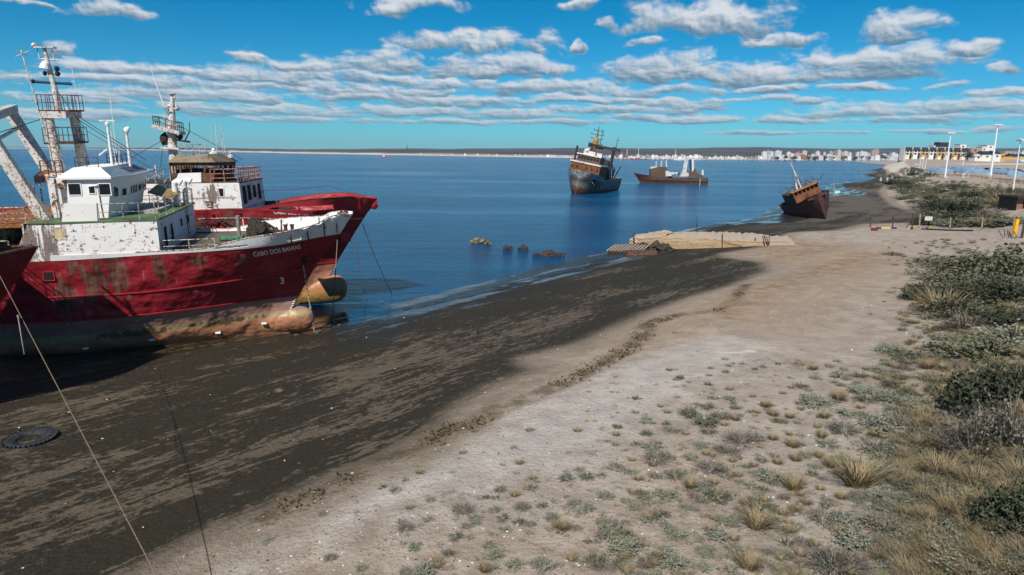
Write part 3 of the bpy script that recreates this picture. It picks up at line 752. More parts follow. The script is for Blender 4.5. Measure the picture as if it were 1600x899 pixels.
def hull_mat(name, zred, red=RED, patches=None, seed=0, rust=.30, dent=.7, lines=None, chalk=.3):
    return paint(name, red, rust=rust, streak=.55, dirt=.5, dent=dent, rough=.42, patches=patches, lines=lines, chalk=chalk,
        bands=[(0, (.30, .135, .065), 0, 0), (.95, (.42, .19, .105), .35, .9), (1.55, (.36, .27, .14), .12, .5), (1.95, (.30, .17, .135), .10, .25), (zred, red, .02, .03)])
def sheer_strip(H, za, zb, t, name, m, parent, side=0, L=None, inset=-.02):
    """raised rubbing strip following the plating between heights za(x), zb(x)"""
    bm, G, nu, nv = H.mesh(za, zb, nu=60, nv=1, inset=inset, side=side, L=L)
    o = obj(name, bm, m, parent); solidify(o, t); return o

def draught_marks(H, parent, m, x0, zs, side=-1, dx=.10):
    bm = B()
    for i, z in enumerate(zs):
        x = x0 + dx * i; y = H.hb(x, z) + .02
        obox(bm, (x, side * y, z), (.075, 0, 0), (0, .02, 0), (0, 0, .035)); 
    return obj('draught_marks', bm, m, parent)

# ---- the near red trawler
P1 = pose((-15.5, 47.4, 0), 10, 1, 3)
def u1(px, py, ax, val): return unproj(P1, px, py, ax, val)
T1 = empty('fishing_trawler', P1[0], P1[1], label='nearest red and white rusting trawler, lettered CABO DOS BAHIAS, stranded on the mud', cat='trawler')
H1 = Hull(46, STEM1, SEC1, [(-50, 6.7), (-14, 6.80), (-7, 6.95), (-3, 7.02), (.5, 7.16), (2.3, 7.24), (4.5, 7.34)])
M_h1 = hull_mat('trawler_hull_paint', 2.95, patches=[(-10.6, 5.7, 1.5, 1.6), (-12.6, 4.4, .7, 1.4), (-7.2, 6.0, .35, 1.1), (-4.2, 1.75, 2.2, .22), (-9.5, 1.7, 2.5, .25), (-5.0, 6.3, .4, .5), (-12.0, 6.3, .4, .4), (-2.5, 6.4, .3, .4)], chalk=.6, rust=.46, lines=[(4.55, .05)])
o = obj('hull', H1.hull_bm(), M_h1, T1, smooth=True)
bulb_part(T1, M_h1)
obj('deck', H1.deck_bm(), M_ddeck, T1)
M_redtrim = paint('red_trim', (.42, .02, .035), rust=.15, scale=2)
sheer_strip(H1, lambda x: 2.94, lambda x: 3.02, .05, 'rubbing_strake', M_redtrim, T1, inset=-.02)
sheer_strip(H1, lambda x: 4.50 + .045 * max(0, x + 8), lambda x: 4.57 + .045 * max(0, x + 8), .06, 'rubbing_strake', M_redtrim, T1, inset=-.02)
# bulwark round the bow
BT = smooth_tab([(-8, 7.14), (-4.9, 7.16), (-3.6, 7.38), (-1.8, 7.76), (.7, 8.04), (2.2, 8.25), (3.0, 8.62), (4.4, 8.78), (6, 8.8)])
def holes(p, sd):
    x, z = p.x, p.z; s0 = H1.sheer(x)
    if sd < 0 and (-3.9 < x < -1.9) and .10 < z - s0 < .26: return True
    if sd < 0 and (.35 < x < 1.2) and .12 < z - s0 < .28: return True
    return False
bmw, G, nu, nv = H1.mesh(lambda x: H1.sheer(x) + .0, lambda x: max(BT(x), H1.sheer(x) + .18), nu=150, nv=14, L=13, notch=holes)
rr_ = random.Random(3)
for (sd, i, j), v in G.items():      # crumpled plating near the stem
    if v.is_valid and v.co.x > .5 and sd < 0:
        k = min(1, (v.co.x - .5) / 1.2) * (j / nv) ** .7
        v.co.y += sd * .11 * k * math.sin(v.co.x * 4.3 + 1.1) * math.cos(v.co.z * 3.0) + sd * -.05 * k * math.sin(v.co.x * 11)
        v.co.z += -.05 * k * (1 + math.sin(v.co.x * 6.1))
bw = obj('bulwark', bmw, paint('bulwark_paint', (.70, .70, .69), rust=.62, streak=.5, scale=1.6, dirt=.15), T1); solidify(bw, .05, 0)
bmr = B()
for sd in (-1, 1):
    pts_ = []
    for k in range(60):
        x = -8.4 + 12.4 * (k / 59); z = max(BT(x), H1.sheer(x) + .18); pts_.append((x, sd * H1.hb(x, z), z + .01))
    tube(bmr, pts_, .045, 6)
obj('bulwark_capping', bmr, M_rail, T1)
bmx = B()      # inside stays of the far bulwark
for x in (-2.5, -.9, .6, 1.6, 2.6, 3.4):
    z = BT(x); y = H1.hb(x, z)
    for sd in (-1, 1): beam(bmx, (x, sd * (y - .06), z - .03), (x, sd * (y - .45), H1.sheer(x)), .08, .05)
obj('bulwark_stays', bmx, M_rust, T1)
bm_ = B(); obox(bm_, (3.9, 0, 8.55), (.42, 0, 0), (0, .5, 0), (.05, 0, .03)); blob(bm_, (3.7, -.25, 8.66), .22, 4, 2, .5); blob(bm_, (4.0, .25, 8.68), .18, 9, 2, .5)
obj('stem_head', bm_, M_rust, T1)
# anchor pocket and hawse
bm_ = B(); xa, za = 1.0, 5.45; ya = H1.hb(xa, za)
nrm_a = Vector((.42, -.75, -.45)).normalized()
ua = Vector((.87, .48, 0)).normalized(); va = nrm_a.cross(ua).normalized()
ca = Vector((xa, -ya, za))
for s_ in (-1, 1):
    obox(bm_, ca + ua * .72 * s_, ua * .03, va * .45, nrm_a * .04); obox(bm_, ca + va * .45 * s_, ua * .72, va * .03, nrm_a * .04)
an = obj('anchor_pocket', bm_, paint('dark_red_plate', (.085, .008, .012), rust=.3), T1)
bm_ = B(); lathe(bm_, [(.19, 0), (.19, .09), (.12, .1)], ca + va * .1, 12, nrm_a); obox(bm_, ca - va * .12 + nrm_a * .06, ua * .05, va * .25, nrm_a * .04); obj('hawse_pipe', bm_, M_black, an)
# name, marks
P_a, P_b = u1(391, 404, 1, -3.0), u1(457, 391, 1, -2.1)
obj('ship_name', hull_text(H1, 'CABO DOS BAHIAS', -1.75, 1.0, 6.42, 6.58, .48, bold=.022), M_letter, T1)
draught_marks(H1, T1, M_letter, -.45, [1.35, 1.5, 1.65, 1.8, 1.95, 2.1, 2.25, 2.4, 2.55, 2.7], dx=.07)
obj('number_mark', hull_text(H1, '3', -.62, -.36, 4.0, 4.0, .72, bold=.02), M_letter, T1)
for (x, z) in [(-1.9, 1.25), (-4.8, .95), (-8.6, 1.05), (-12.2, 1.0)]:
    bm_ = B(); y = H1.hb(x, z) if z > 1.3 else max(H1.hb(x, z), .92 if x > -4 else 0); obox(bm_, (x, -y - .02, z), (.17, 0, 0), (0, .05, 0), (0, .01, .06)); obj('anode', bm_, M_letter, T1)
def hull_ports(H, T, lst, gm=None, fm=None):
    for (x, z, r) in lst:
        y = H.hb(x, z); n_ = Vector((H.hb(x - .2, z) - H.hb(x + .2, z), -.4, -(H.hb(x, z + .2) - H.hb(x, z - .2)))).normalized()
        porthole(T, (x, -y + .01, z), n_, r, fm or M_redtrim, gm or M_void)
pl = []
for (px, py) in [(118, 413), (192, 413), (250, 411), (322, 405), (380, 401), (127, 470), (202, 465), (307, 458)]:
    q = u1(px, py, 1, -4.2); q = u1(px, py, 1, -H1.hb(q.x, q.z)); q = u1(px, py, 1, -H1.hb(q.x, q.z)); pl.append((q.x, q.z, .17))
hull_ports(H1, T1, pl, mat('grey_porthole_glass', (.10, .10, .09), .3))
q = u1(76, 432, 1, -4.5); bm_ = B(); y = H1.hb(q.x, q.z)
window(T1, (q.x, -y - .02, q.z), (1, 0, 0), (0, 0, 1), .55, .5, (0, -1, 0), M_redtrim, M_void, .04)
bm_ = B(); q = u1(36, 454, 1, -4.55); obox(bm_, (q.x, -H1.hb(q.x, q.z) - .02, q.z), (.42, 0, 0), (0, .03, 0), (0, 0, .045)); obj('fender_slot', bm_, M_black, T1)

# lower superstructure, flush with the ship's side
XF, ZT = -7.0, 9.08
SX = [(-7.0, 4.22), (-9, 4.42), (-11, 4.5), (-14.25, 4.55)]
def ss_wall(x0, x1, zt, aft_slope=0.0, sides=(-1,)):
    bm = B(); n_ = 12; xs_ = [x0 + (x1 - x0) * i / n_ for i in range(n_ + 1)]
    for sd in sides:
        pr_ = None
        for x in xs_:
            yb = H1.hb(x, H1.sheer(x)); zb = H1.sheer(x) - .0
            xt = x if not aft_slope else x + aft_slope * (x0 - x) / (x0 - x1)
            a = bm.verts.new((x, sd * (yb + .012), zb)); b = bm.verts.new((xt, sd * (yb - .06), zt))
            c = bm.verts.new((x, sd * (yb - .07), zb)); d = bm.verts.new((xt, sd * (yb - .14), zt))
            if pr_:
                bm.faces.new((pr_[0], a, b, pr_[1])); bm.faces.new((pr_[2], pr_[3], d, c)); bm.faces.new((pr_[1], b, d, pr_[3]))
            pr_ = (a, b, c, d)
    return bm
obj('forecastle_side', ss_wall(XF, -15.1, ZT, 1.15), M_white2 if False else paint('house_side_paint', (.72, .72, .71), rust=.72, streak=.95, dirt=.10, scale=1.7, patches=[(-14.0, 8.0, .55, 1.5), (-12.9, 7.6, .5, 1.3)]), T1)
obj('forecastle_side', ss_wall(XF, -15.1, ZT, 1.15, (1,)), MATS['house_side_paint'], T1)
yf = 4.16
bm_ = B(); hexa(bm_, [(XF - .06, -yf, 6.9), (XF, -yf, 6.9), (XF, yf, 6.9), (XF - .06, yf, 6.9), (XF - .06, -yf + .1, ZT), (XF, -yf + .1, ZT), (XF, yf - .1, ZT), (XF - .06, yf - .1, ZT)])
fr = obj('front_bulkhead', bm_, paint('bulkhead_paint', (.60, .62, .64), rust=.66, streak=.8, scale=1.5), T1)
# deck over it
bm_ = B(); N_ = 16; prev = None
for i in range(N_ + 1):
    x = XF + .12 - (7.1 * i / N_); y = H1.hb(x, 7.0) - .02; z = ZT
    a, b, c, d = [bm_.verts.new(p) for p in ((x, -y, z + .05), (x, y, z + .05), (x, y, z - .05), (x, -y, z - .05))]
    if prev:
        for k in range(4): bm_.faces.new((prev[k], (a, b, c, d)[k], (a, b, c, d)[(k + 1) % 4], prev[(k + 1) % 4]))
    else: bm_.faces.new((a, b, c, d))
    prev = (a, b, c, d)
bm_.faces.new(prev)
obj('boat_deck', bm_, M_gdeck, T1)
# after bulkhead
bm_ = B(); box(bm_, -14.4, -14.3, -4.3, 4.3, 6.8, ZT - .06); obj('after_bulkhead', bm_, M_white2, T1)
for (px, py, w_, h_) in [(95, 364, .62, .66), (200, 360, .60, .62)]:
    q = u1(px, py, 1, -4.36); yy = H1.hb(q.x, 7) - .03 - .03 * (q.z - 7)
    window(T1, (q.x, -yy - .01, q.z), (1, .02, 0), (0, .03, 1), w_, h_, (0, -1, 0), M_white2, M_void if px > 150 else M_beige, .06)
# openings in the forward bulkhead
for (y, z, w_, h_) in [(-2.9, 7.85, .62, 1.25), (-1.6, 7.9, .5, 1.1), (.6, 8.2, .5, .5), (2.2, 8.2, .5, .5)]:
    window(T1, (XF + .03, y, z), (0, 1, 0), (0, 0, 1), w_, h_, (1, 0, 0), M_white2, M_void, .05)
# wheelhouse
xb, xf_, yw = -12.35, -9.35, 3.05
zr = 11.50
bm_ = B()
fb, ft = xf_ - .25, xf_ + .05       # the front leans forward
P_ = [(xb, -yw, ZT + .05), (fb - .5, -yw, ZT + .05), (fb, -1.4, ZT + .05), (fb, 1.4, ZT + .05), (fb - .5, yw, ZT + .05), (xb, yw, ZT + .05)]
Q_ = [(xb + .25, -yw, zr), (ft - .35, -yw, zr), (ft + .25, -1.4, zr), (ft + .25, 1.4, zr), (ft - .35, yw, zr), (xb + .25, yw, zr)]
a = [bm_.verts.new(p) for p in P_]; b = [bm_.verts.new(p) for p in Q_]
for i in range(6): bm_.faces.new((a[i], a[(i + 1) % 6], b[(i + 1) % 6], b[i]))
bm_.faces.new(a[::-1]); bm_.faces.new(b)
wh = obj('wheelhouse', bm_, M_whouse, T1)
# roof slab, sloping visor with the ship's name on it
bm_ = B()
Q2 = [(xb - .25, -yw - .22, zr), (ft - .25, -yw - .22, zr), (ft + .48, -1.45, zr), (ft + .48, 1.45, zr), (ft - .25, yw + .22, zr), (xb - .25, yw + .22, zr)]
a = [bm_.verts.new(p) for p in Q2]; b = [bm_.verts.new((p[0], p[1], zr + .14)) for p in Q2]
for i in range(6): bm_.faces.new((a[i], a[(i + 1) % 6], b[(i + 1) % 6], b[i]))
bm_.faces.new(a[::-1]); bm_.faces.new(b); obj('roof_edge', bm_, M_whouse, T1)
bm_ = B(); z0, z1 = zr + .14, zr + .66
Pa = [(xb - .2, -yw - .15, z0), (ft - .25, -yw - .15, z0), (ft + .40, -1.45, z0), (ft + .40, 1.45, z0), (ft - .25, yw + .15, z0), (xb - .2, yw + .15, z0)]
Pb = [(xb + .5, -yw + .45, z1), (ft - 1.0, -yw + .45, z1), (ft - .72, -1.25, z1), (ft - .72, 1.25, z1), (ft - 1.15, yw - .6, z1), (xb + .7, yw - .6, z1)]
a = [bm_.verts.new(p) for p in Pa]; b = [bm_.verts.new(p) for p in Pb]
for i in range(6):
    f_ = bm_.faces.new((a[i], a[(i + 1) % 6], b[(i + 1) % 6], b[i])); f_.material_index = 1 if i in (1, 2, 3) else 0
bm_.faces.new(a[::-1]); f_ = bm_.faces.new(b)
rf = obj('roof', bm_, [M_whouse, M_bvisor], T1)
def visor(a_, b_):
    y = -1.25 + 2.5 * a_; k = .20 + .75 * b_; x = (ft + .40) * (1 - k) + (ft - .72) * k; z = z0 * (1 - k) + z1 * k
    return (x, y, z), (.5, 0, .87)
obj('roof_name', text_bm('CABO DOS BAHIAS', 1.0, visor, .012, .02), M_navy, T1)
# bridge front windows
for i in range(7):
    if i < 3: yq, wq = -1.15 + i * .42, .34
    elif i == 3: yq, wq = .38, .60
    else: yq, wq = .95 + (i - 4) * .42, .34
    if abs(yq) < 1.4 or True:
        zc = 10.72; k = (zc - ZT) / (zr - ZT)
        if yq <= 1.38:
            x = fb + (ft + .25 - fb) * k
            window(T1, (x + .005, yq, zc), (0, 1, 0), (.12, 0, 1), wq, .70, (1, 0, -.15), M_whouse, M_glass, .035)
        else:
            s_ = (yq - 1.4) / (yw - 1.4); x = (fb + (ft + .25 - fb) * k) + ((fb - .5) + (ft - .35 - fb + .5) * k - (fb + (ft + .25 - fb) * k)) * s_
            window(T1, (x + .01, yq, zc), (-.33, 1, 0), (.12, 0, 1), wq, .70, (1, .33, -.15), M_whouse, M_glass, .035)
for s_ in (.3, .72):
    k = .68; x = (fb + (ft + .25 - fb) * k) + ((fb - .5) + (ft - .35 - fb + .5) * k - (fb + (ft + .25 - fb) * k)) * s_
    window(T1, (x + .01, -1.4 - 1.65 * s_, 10.72), (.33, 1, 0), (.12, 0, 1), .40, .70, (1, -.33, -.15), M_whouse, M_glass, .035)
# starboard side windows + sliding door
for (px, py, w_, h_, gm) in [(117, 296, .66, .66, M_glass), (144, 297, .32, .40, M_glass), (164, 296, .62, .66, M_glass)]:
    q = u1(px, py, 1, -yw)
    window(T1, (q.x, -yw - .005, q.z), (1, 0, 0), (0, 0, 1), w_, h_, (0, -1, 0), M_whouse, gm, .05)
bm_ = B(); q = u1(156, 300, 1, -yw); beam(bm_, (q.x, -yw - .04, ZT + .1), (q.x - .06, -yw - .04, 11.15), .05, .03); tube(bm_, [(q.x - .4, -yw - .05, 11.05), (q.x + .1, -yw - .05, 11.05)], .03, 6); obj('door_rail', bm_, M_rust, T1)
# the box screen on the side of the boat deck
bm_ = B(); hexa(bm_, [(-12.15, -4.42, ZT + .04), (-10.22, -4.36, ZT + .04), (-10.22, -4.2, ZT + .04), (-12.15, -4.25, ZT + .04), (-11.9, -4.40, 10.2), (-10.14, -4.34, 10.2), (-10.14, -4.2, 10.2), (-11.9, -4.25, 10.2)])
obj('side_screen', bm_, M_white, T1)
# rails round the boat deck
yr = lambda x: H1.hb(x, 7) - .12
obj('railing', rail([(x, -yr(x), ZT + .05) for x in (-10.1, -8.8, -7.05)] + [(-6.95, y, ZT + .05) for y in (-3.6, -2.2, -.8, .8, 2.2, 3.6)], 1.0, 2, 1.1), M_rail, T1)
obj('railing', rail([(x, -yr(x), ZT + .05) for x in (-14.0, -13.2, -12.3)], .95, 2, .8), M_rail, T1)
obj('railing', rail([(x, yr(x), ZT + .05) for x in (-14.0, -12, -10, -8, -7.0)], 1.0, 2, 1.3), M_rail, T1)
obj('railing', rail([(xb + .6, -yw + .6, z1), (ft - 1.2, -yw + .7, z1)], .6, 2, .8, .02), M_rust, T1)
obj('railing', rail([(xb + .6, yw - .6, z1), (ft - 1.2, yw - .7, z1), (ft - .8, 1.2, z1), (ft - .8, -1.0, z1)], .55, 2, .8, .02), M_rust, T1)
# deck gear
bm_ = B(); box(bm_, -8.9, -7.7, -1.5, 1.2, ZT + .05, ZT + .28); obj('raft_cradle', bm_, mat('grey_paint', (.33, .32, .30), .7), T1)
bm_ = B(); obox(bm_, (-8.2, 1.9, ZT + 1.05), (.75, 0, -.25), (0, 1.0, .15), (.01, 0, .03)); obj('plywood_board', bm_, M_tan, T1)
bm_ = B()
for (y, x) in ((2.6, -7.7), (3.45, -7.3)):
    tube(bm_, [(x, y, ZT), (x, y, ZT + 1.35), (x + .03, y, ZT + 1.6), (x + .25, y, ZT + 1.72), (x + .45, y, ZT + 1.6)], [.19, .19, .22, .25, .27], 14)
obj('cowl_vents', bm_, M_white, T1)
# mast: two tapered legs, two railed platforms, pole with yard and lamps
Mt = obj('mast', B(), M_mast, T1)
bmm = B()
for yy, ax_, in ((-.85, -13.2), (.85, -12.4)):
    for seg in [((ax_ - .15, yy, 11.2), (ax_ - .35, yy * .95, 15.4), .36, .26)]:
        tube(bmm, [seg[0], seg[1]], [seg[2], seg[3]], 12)
tube(bmm, [(-13.15, -.1, 15.4), (-13.3, 0, 17.1), (-13.42, 0, 18.2), (-13.5, 0, 19.25)], [.20, .17, .14, .09], 10)
obox(bmm, (-13.1, 0, 15.28), (.7, 0, 0), (0, 1.15, 0), (0, 0, .2))
bmm.to_mesh(Mt.data); bmm.free(); Mt.data.shade_flat()
for zp, hx, hy in ((15.52, .85, 1.05), (13.55, .85, 1.05)):
    bm_ = B(); obox(bm_, (-13.05, 0, zp), (hx, 0, 0), (0, hy, 0), (0, 0, .05)); pl_ = obj('mast_platform', bm_, M_rust, T1)
    c_ = [(-13.05 - hx, -hy, zp), (-13.05 + hx, -hy, zp), (-13.05 + hx, hy, zp), (-13.05 - hx, hy, zp), (-13.05 - hx, -hy, zp)]
    obj('platform_rail', rail(c_, .95, 2, .5, .018, (0, 0)), M_rust, pl_)
bm_ = B(); tube(bm_, [(-13.35 - .95, -.2, 17.25), (-13.35 + 1.05, .1, 17.15)], .085, 10); blob(bm_, (-14.35, -.2, 17.27), .13, 2, 2, .0); obj('yard', bm_, M_navy, Mt)
bm_ = B(); obox(bm_, (-13.45, 0, 19.28), (.55, 0, 0), (0, .25, 0), (0, 0, .04)); blob(bm_, (-14.05, 0, 19.4), .16, 2, 2, 0); tube(bm_, [(-13.9, 0, 19.2), (-13.85, 0, 18.6)], .03, 6); tube(bm_, [(-13.1, 0, 19.2), (-13.05, 0, 18.6)], .03, 6); tube(bm_, [(-13.95, 0, 18.62), (-12.85, 0, 18.55)], .05, 6); obj('mast_head', bm_, M_mast, Mt)
bm_ = B()
for z_ in (18.05, 17.75): blob(bm_, (-12.98, 0, z_), .15, 3, 2, .1, (1, 1, 1.1))
blob(bm_, (-13.7, 0, 17.75), .13, 5, 2, .1); tube(bm_, [(-13.75, 0, 17.9), (-12.9, 0, 17.6)], .03, 6); obj('navigation_lamps', bm_, M_black, Mt)
bm_ = B(); lathe(bm_, [(.10, 0), (.33, .05), (.20, .38), (.06, .5)], (-13.62, -.1, 18.0), 14, (.2, 0, 1)); obj('siren_horn', bm_, M_white, Mt)
obj('mast_ladder', ladder((-13.35, -1.15, 10.3), (-13.45, -1.12, 15.4), .34, (1, 0, 0)), M_rail, T1)
a_, b_ = u1(32, 75, 1, -.5), u1(80, 240, 1, -.5)
bm_ = B(); tube(bm_, [b_, a_], [.05, .035], 6); c_ = a_.lerp(b_, .05); tube(bm_, [c_ + Vector((-.4, 0, -.2)), c_ + Vector((.45, .1, .2))], .02, 5); tube(bm_, [c_ + Vector((-.1, -.4, .1)), c_ + Vector((.1, .4, -.1))], .02, 5); obj('whip_antenna', bm_, M_mast, T1)
bm_ = B(); tube(bm_, [(-12.3, .6, 15.6), (-12.35, .6, 18.1)], .02, 5); tube(bm_, [(-13.1, .3, 17.2), (-12.3, .6, 17.3)], .02, 5); obj('antenna', bm_, M_white, T1)
# radar posts on the wheelhouse top
for (px0, py0, px1, py1, k) in ((176, 262, 167, 190, 1), (204, 262, 197, 204, 0)):
    a_, b_ = u1(px0, py0, 1, -.2 if k else .5), u1(px1, py1, 1, -.2 if k else .5)
    bm_ = B(); tube(bm_, [a_ - Vector((0, 0, .3)), b_], [.09, .075], 10); pm = obj('radar_post', bm_, M_white, T1)
    bm_ = B()
    if k: lathe(bm_, [(.12, -.25), (.14, -.1), (.05, .0)], b_, 10); obox(bm_, b_ + Vector((0, 0, .05)), (.42, .1, 0), (-.03, .08, 0), (0, 0, .05))
    else: lathe(bm_, [(.10, -.25), (.17, -.05), (.14, .1), (.04, .2)], b_, 10); blob(bm_, b_ + Vector((.12, 0, .1)), .14, 5, 2, .1)
    obj('radar_scanner', bm_, M_white, pm)
bm_ = B()
for (px, py, q0, q1) in ((182, 258, 173, 205), (186, 258, 186, 225), (182, 240, 172, 150)):
    tube(bm_, [u1(px, py, 1, .8), u1(q0, q1, 1, .8)], .025, 5)
tube(bm_, [u1(155, 243, 1, -1), u1(168, 233, 1, -1)], .05, 6)
obj('antenna', bm_, M_white, T1)
# after deck: gantry, winches, rails
for sy in (-1, 1):
    bm_ = B(); y = 3.1 * sy
    A_ = Vector((-14.6 - 1.2, y, 11.0)); Bq = Vector((-17.3 - .9, y * .85, 15.7))
    if sy > 0: A_, Bq = u1(76, 268, 1, y), u1(14, 172, 1, y)
    else: A_ = u1(42, 300, 1, y); Bq = A_ + (u1(14, 172, 1, 3.1) - u1(76, 268, 1, 3.1)) * 1.0
    if sy > 0: AF, BF = A_, Bq
    else: AN, BN = A_, Bq
    beam(bm_, A_ + (A_ - Bq).normalized() * 3.8, Bq, .45, .62, (1, 0, 1)); g_ = obj('gantry_leg', bm_, M_mast, T1)
bm_ = B(); beam(bm_, BF + Vector((.1, .4, .1)), BN + Vector((.1, -.4, .1)), .5, .5); beam(bm_, BF.lerp(AF, .27), BN.lerp(AN, .27), .14, .16); tube(bm_, [BF + Vector((0, 0, .2)), BF + Vector((0, 0, .9))], .02, 5); obj('gantry_crossbeam', bm_, M_mast, T1)
bm_ = B(); box(bm_, -18.5, -14.2, -3.9, 3.9, 8.75, 8.95); obj('gantry_deck', bm_, M_orust, T1)
bm_ = B(); tube(bm_, [u1(70, 335, 1, -2), u1(62, 285, 1, -2), u1(84, 283, 1, -2), u1(88, 335, 1, -2)], .05, 6); tube(bm_, [u1(52, 330, 1, -1), u1(53, 288, 1, -1), u1(64, 284, 1, -1)], .04, 6); obj('net_frame', bm_, M_rail, T1)
bm_ = B(); q = u1(80, 276, 1, -1.5); obox(bm_, q, (.48, 0, -.05), (0, .5, .12), (.0, 0, .22)); obj('hose_box', bm_, M_orust, T1)
bm_ = B(); q = u1(65, 277, 1, -1.7); obox(bm_, q, (.25, 0, 0), (0, .4, .1), (0, 0, .2)); obj('lamp_housing', bm_, M_black, T1)
bm_ = B(); q = u1(86, 310, 1, -3.2); obox(bm_, q, (.16, 0, 0), (0, .16, 0), (0, 0, 1.15)); obj('vent_trunk', bm_, M_white2, T1)
bm_ = B(); obox(bm_, (-12.9, -1.0, 11.7), (.7, 0, 0), (0, 1.3, 0), (0, 0, .05)); box(bm_, -13.4, -12.4, -2.6, 2.6, 9.1, 11.65); obj('mast_house', bm_, M_white2, T1)
obj('railing', rail([(-13.5, -2.9, 11.7), (-12.3, -2.9, 11.7)], .9, 3, .4, .03), M_rust, T1)
obj('railing', rail([(x, -4.4, 7.0) for x in (-21, -18.5, -16.5, -15.2)], 1.05, 3, 1.2, .035), M_rail, T1)
obj('railing', rail([(x, -3.9, 8.95) for x in (-18.5, -16.5, -14.3)], 1.0, 3, 1.2, .035), M_rail, T1)
def winch(parent, c, s=1.0, m=M_drust, ax=(0, 1, 0)):
    c = Vector(c); bm = B(); ax = Vector(ax)
    for k, (rr_, h_) in enumerate([(.55, .7), (.42, .45), (.3, .3)]):
        o_ = c + ax * (k * .75 - .7) * s
        lathe(bm, [(.0, 0), (rr_ * s, 0), (rr_ * s, .06), (rr_ * .5 * s, .08), (rr_ * .5 * s, h_ * s - .08), (rr_ * s, h_ * s - .06), (rr_ * s, h_ * s), (0, h_ * s)], o_, 18, ax)
    obox(bm, c + Vector((0, 0, -.45 * s)), (.55 * s, 0, 0), (0, 1.1 * s, 0), (0, 0, .12 * s))
    for y in (-1, .1, 1): obox(bm, c + Vector((0, y * s, -.15 * s)), (.35 * s, 0, 0), (0, .05 * s, 0), (0, 0, .4 * s))
    blob(bm, c + Vector((.35 * s, -.5 * s, .25 * s)), .28 * s, 3, 2, .5)
    return obj('winch', bm, m, parent)
winch(T1, (-17.0, -1.5, 8.0), 1.5, mat('pale_green_machinery', (.16, .21, .17), .8, var=.35, scale=3))
winch(T1, (-15.6, 1.5, 8.0), 1.3)
bm_ = B()
for k in range(26):
    x, y = rng.uniform(-20, -14.6), rng.uniform(-4, 3); obox(bm_, (x, y, rng.uniform(6.9, 7.5)), (rng.uniform(.1, .6), rng.uniform(-.3, .3), rng.uniform(-.1, .2)), (0, rng.uniform(.05, .2), 0), (0, 0, rng.uniform(.03, .2)))
obj('deck_debris', bm_, M_rust, T1)
bm_ = B(); box(bm_, -19.5, -16.6, -3.6, -1.5, 6.95, 7.5); obj('fish_hatch', bm_, M_gbox, T1)
# foredeck: windlass, bollards, vent, chains, coiled wreckage
c_ = u1(405, 345, 1, 1.2)
bm_ = B(); c0 = Vector((c_.x, c_.y, 7.05))
box(bm_, c0.x - .75, c0.x + .5, c0.y - .9, c0.y + 1.0, 7.0, 7.75)
lathe(bm_, [(0, 0), (.42, 0), (.42, .12), (.2, .14), (.2, .3), (.36, .32), (.36, .42), (0, .42)], (c0.x + .15, c0.y - 1.15, 7.85), 20, (0, 1, 0))
lathe(bm_, [(0, 0), (.5, 0), (.5, .15), (0, .15)], (c0.x - .2, c0.y - .6, 7.9), 20, (0, 1, 0))
box(bm_, c0.x - .7, c0.x - .1, c0.y - .5, c0.y + .8, 7.7, 8.25)
tube(bm_, [(c0.x + .2, c0.y - .9, 8.1), (c0.x + 1.0, c0.y - .9, 7.5), (c0.x + 1.35, c0.y - .9, 7.15)], .09, 8)
tube(bm_, [(c0.x + .2, c0.y + .3, 8.0), (c0.x + 1.2, c0.y + .3, 7.3)], .11, 8); blob(bm_, (c0.x + 1.1, c0.y - .4, 7.3), .32, 8, 2, .6)
obj('windlass', bm_, M_drust, T1)
for (px, py, h_, r_, m_) in ((374, 360, 1.45, .13, M_grey), (393, 355, .85, .16, M_black)):
    q = u1(px, py + 8, 2, 7.0); bm_ = B(); lathe(bm_, [(r_, 0), (r_ * .95, h_ * .8), (r_ * 1.25, h_ * .82), (r_ * 1.25, h_), (.02, h_ + .02)], (q.x, q.y, 6.95), 12); obj('mushroom_vent', bm_, m_, T1)
bm_ = B(); q = u1(362, 371, 2, 7.1); obox(bm_, (q.x, q.y, 7.08), (.75, .1, 0), (0, .45, 0), (0, 0, .07)); obj('hatch_cover', bm_, M_gbox, T1)
bm_ = B(); q = u1(455, 350, 2, 7.2); obox(bm_, (q.x, q.y, 7.25), (1.2, .1, 0), (-.1, .7, 0), (0, 0, .04)); obj('chain_deck_plate', bm_, M_gbox, T1)
bm_ = B(); q = u1(345, 350, 2, 7.1)
for k in range(5): beam(bm_, (q.x - .9 + k * .13, q.y - .1 + k * .05, 7.05), (q.x + .1 + k * .13, q.y + .8, 8.0), .05, .05)
for k in range(6): beam(bm_, (q.x - .9 + k * .16, q.y + k * .14, 7.1 + k * .16), (q.x - .2 + k * .16, q.y + k * .14 - .1, 7.12 + k * .16), .04, .04)
for k in range(14): beam(bm_, (q.x + rng.uniform(-2, .8), q.y + rng.uniform(-1.5, 1.5), 7.05), (q.x + rng.uniform(-2, .8), q.y + rng.uniform(-1.5, 1.5), 7.1 + rng.uniform(0, .5)), .06, .06)
obj('tangled_pipes', bm_, M_drust, T1)
bm_ = B(); box(bm_, -1.0, -.3, -2.45, -1.9, 7.0, 7.3); lathe(bm_, [(.13, 0), (.13, .5), (.18, .52), (.18, .58)], (-.4, 2.0, 7.1), 10); lathe(bm_, [(.13, 0), (.13, .5), (.18, .52), (.18, .58)], (.05, 2.0, 7.1), 10); obj('bollards', bm_, M_rust, T1)
bm_ = B(); tube(bm_, [(2.2, -.4, 7.2), (2.2, -.4, 8.5)], .06, 6); tube(bm_, [(.6, .5, 7.1), (2.3, -1.2, 8.0)], .03, 5); obj('jack_staff', bm_, M_rail, T1)
obj('railing', rail([(-6.9, -3.9, 7.0), (-5.4, -3.75, 7.0), (-3.9, -3.65, 7.0)], .75, 2, 1.4, .03), M_rail, T1)
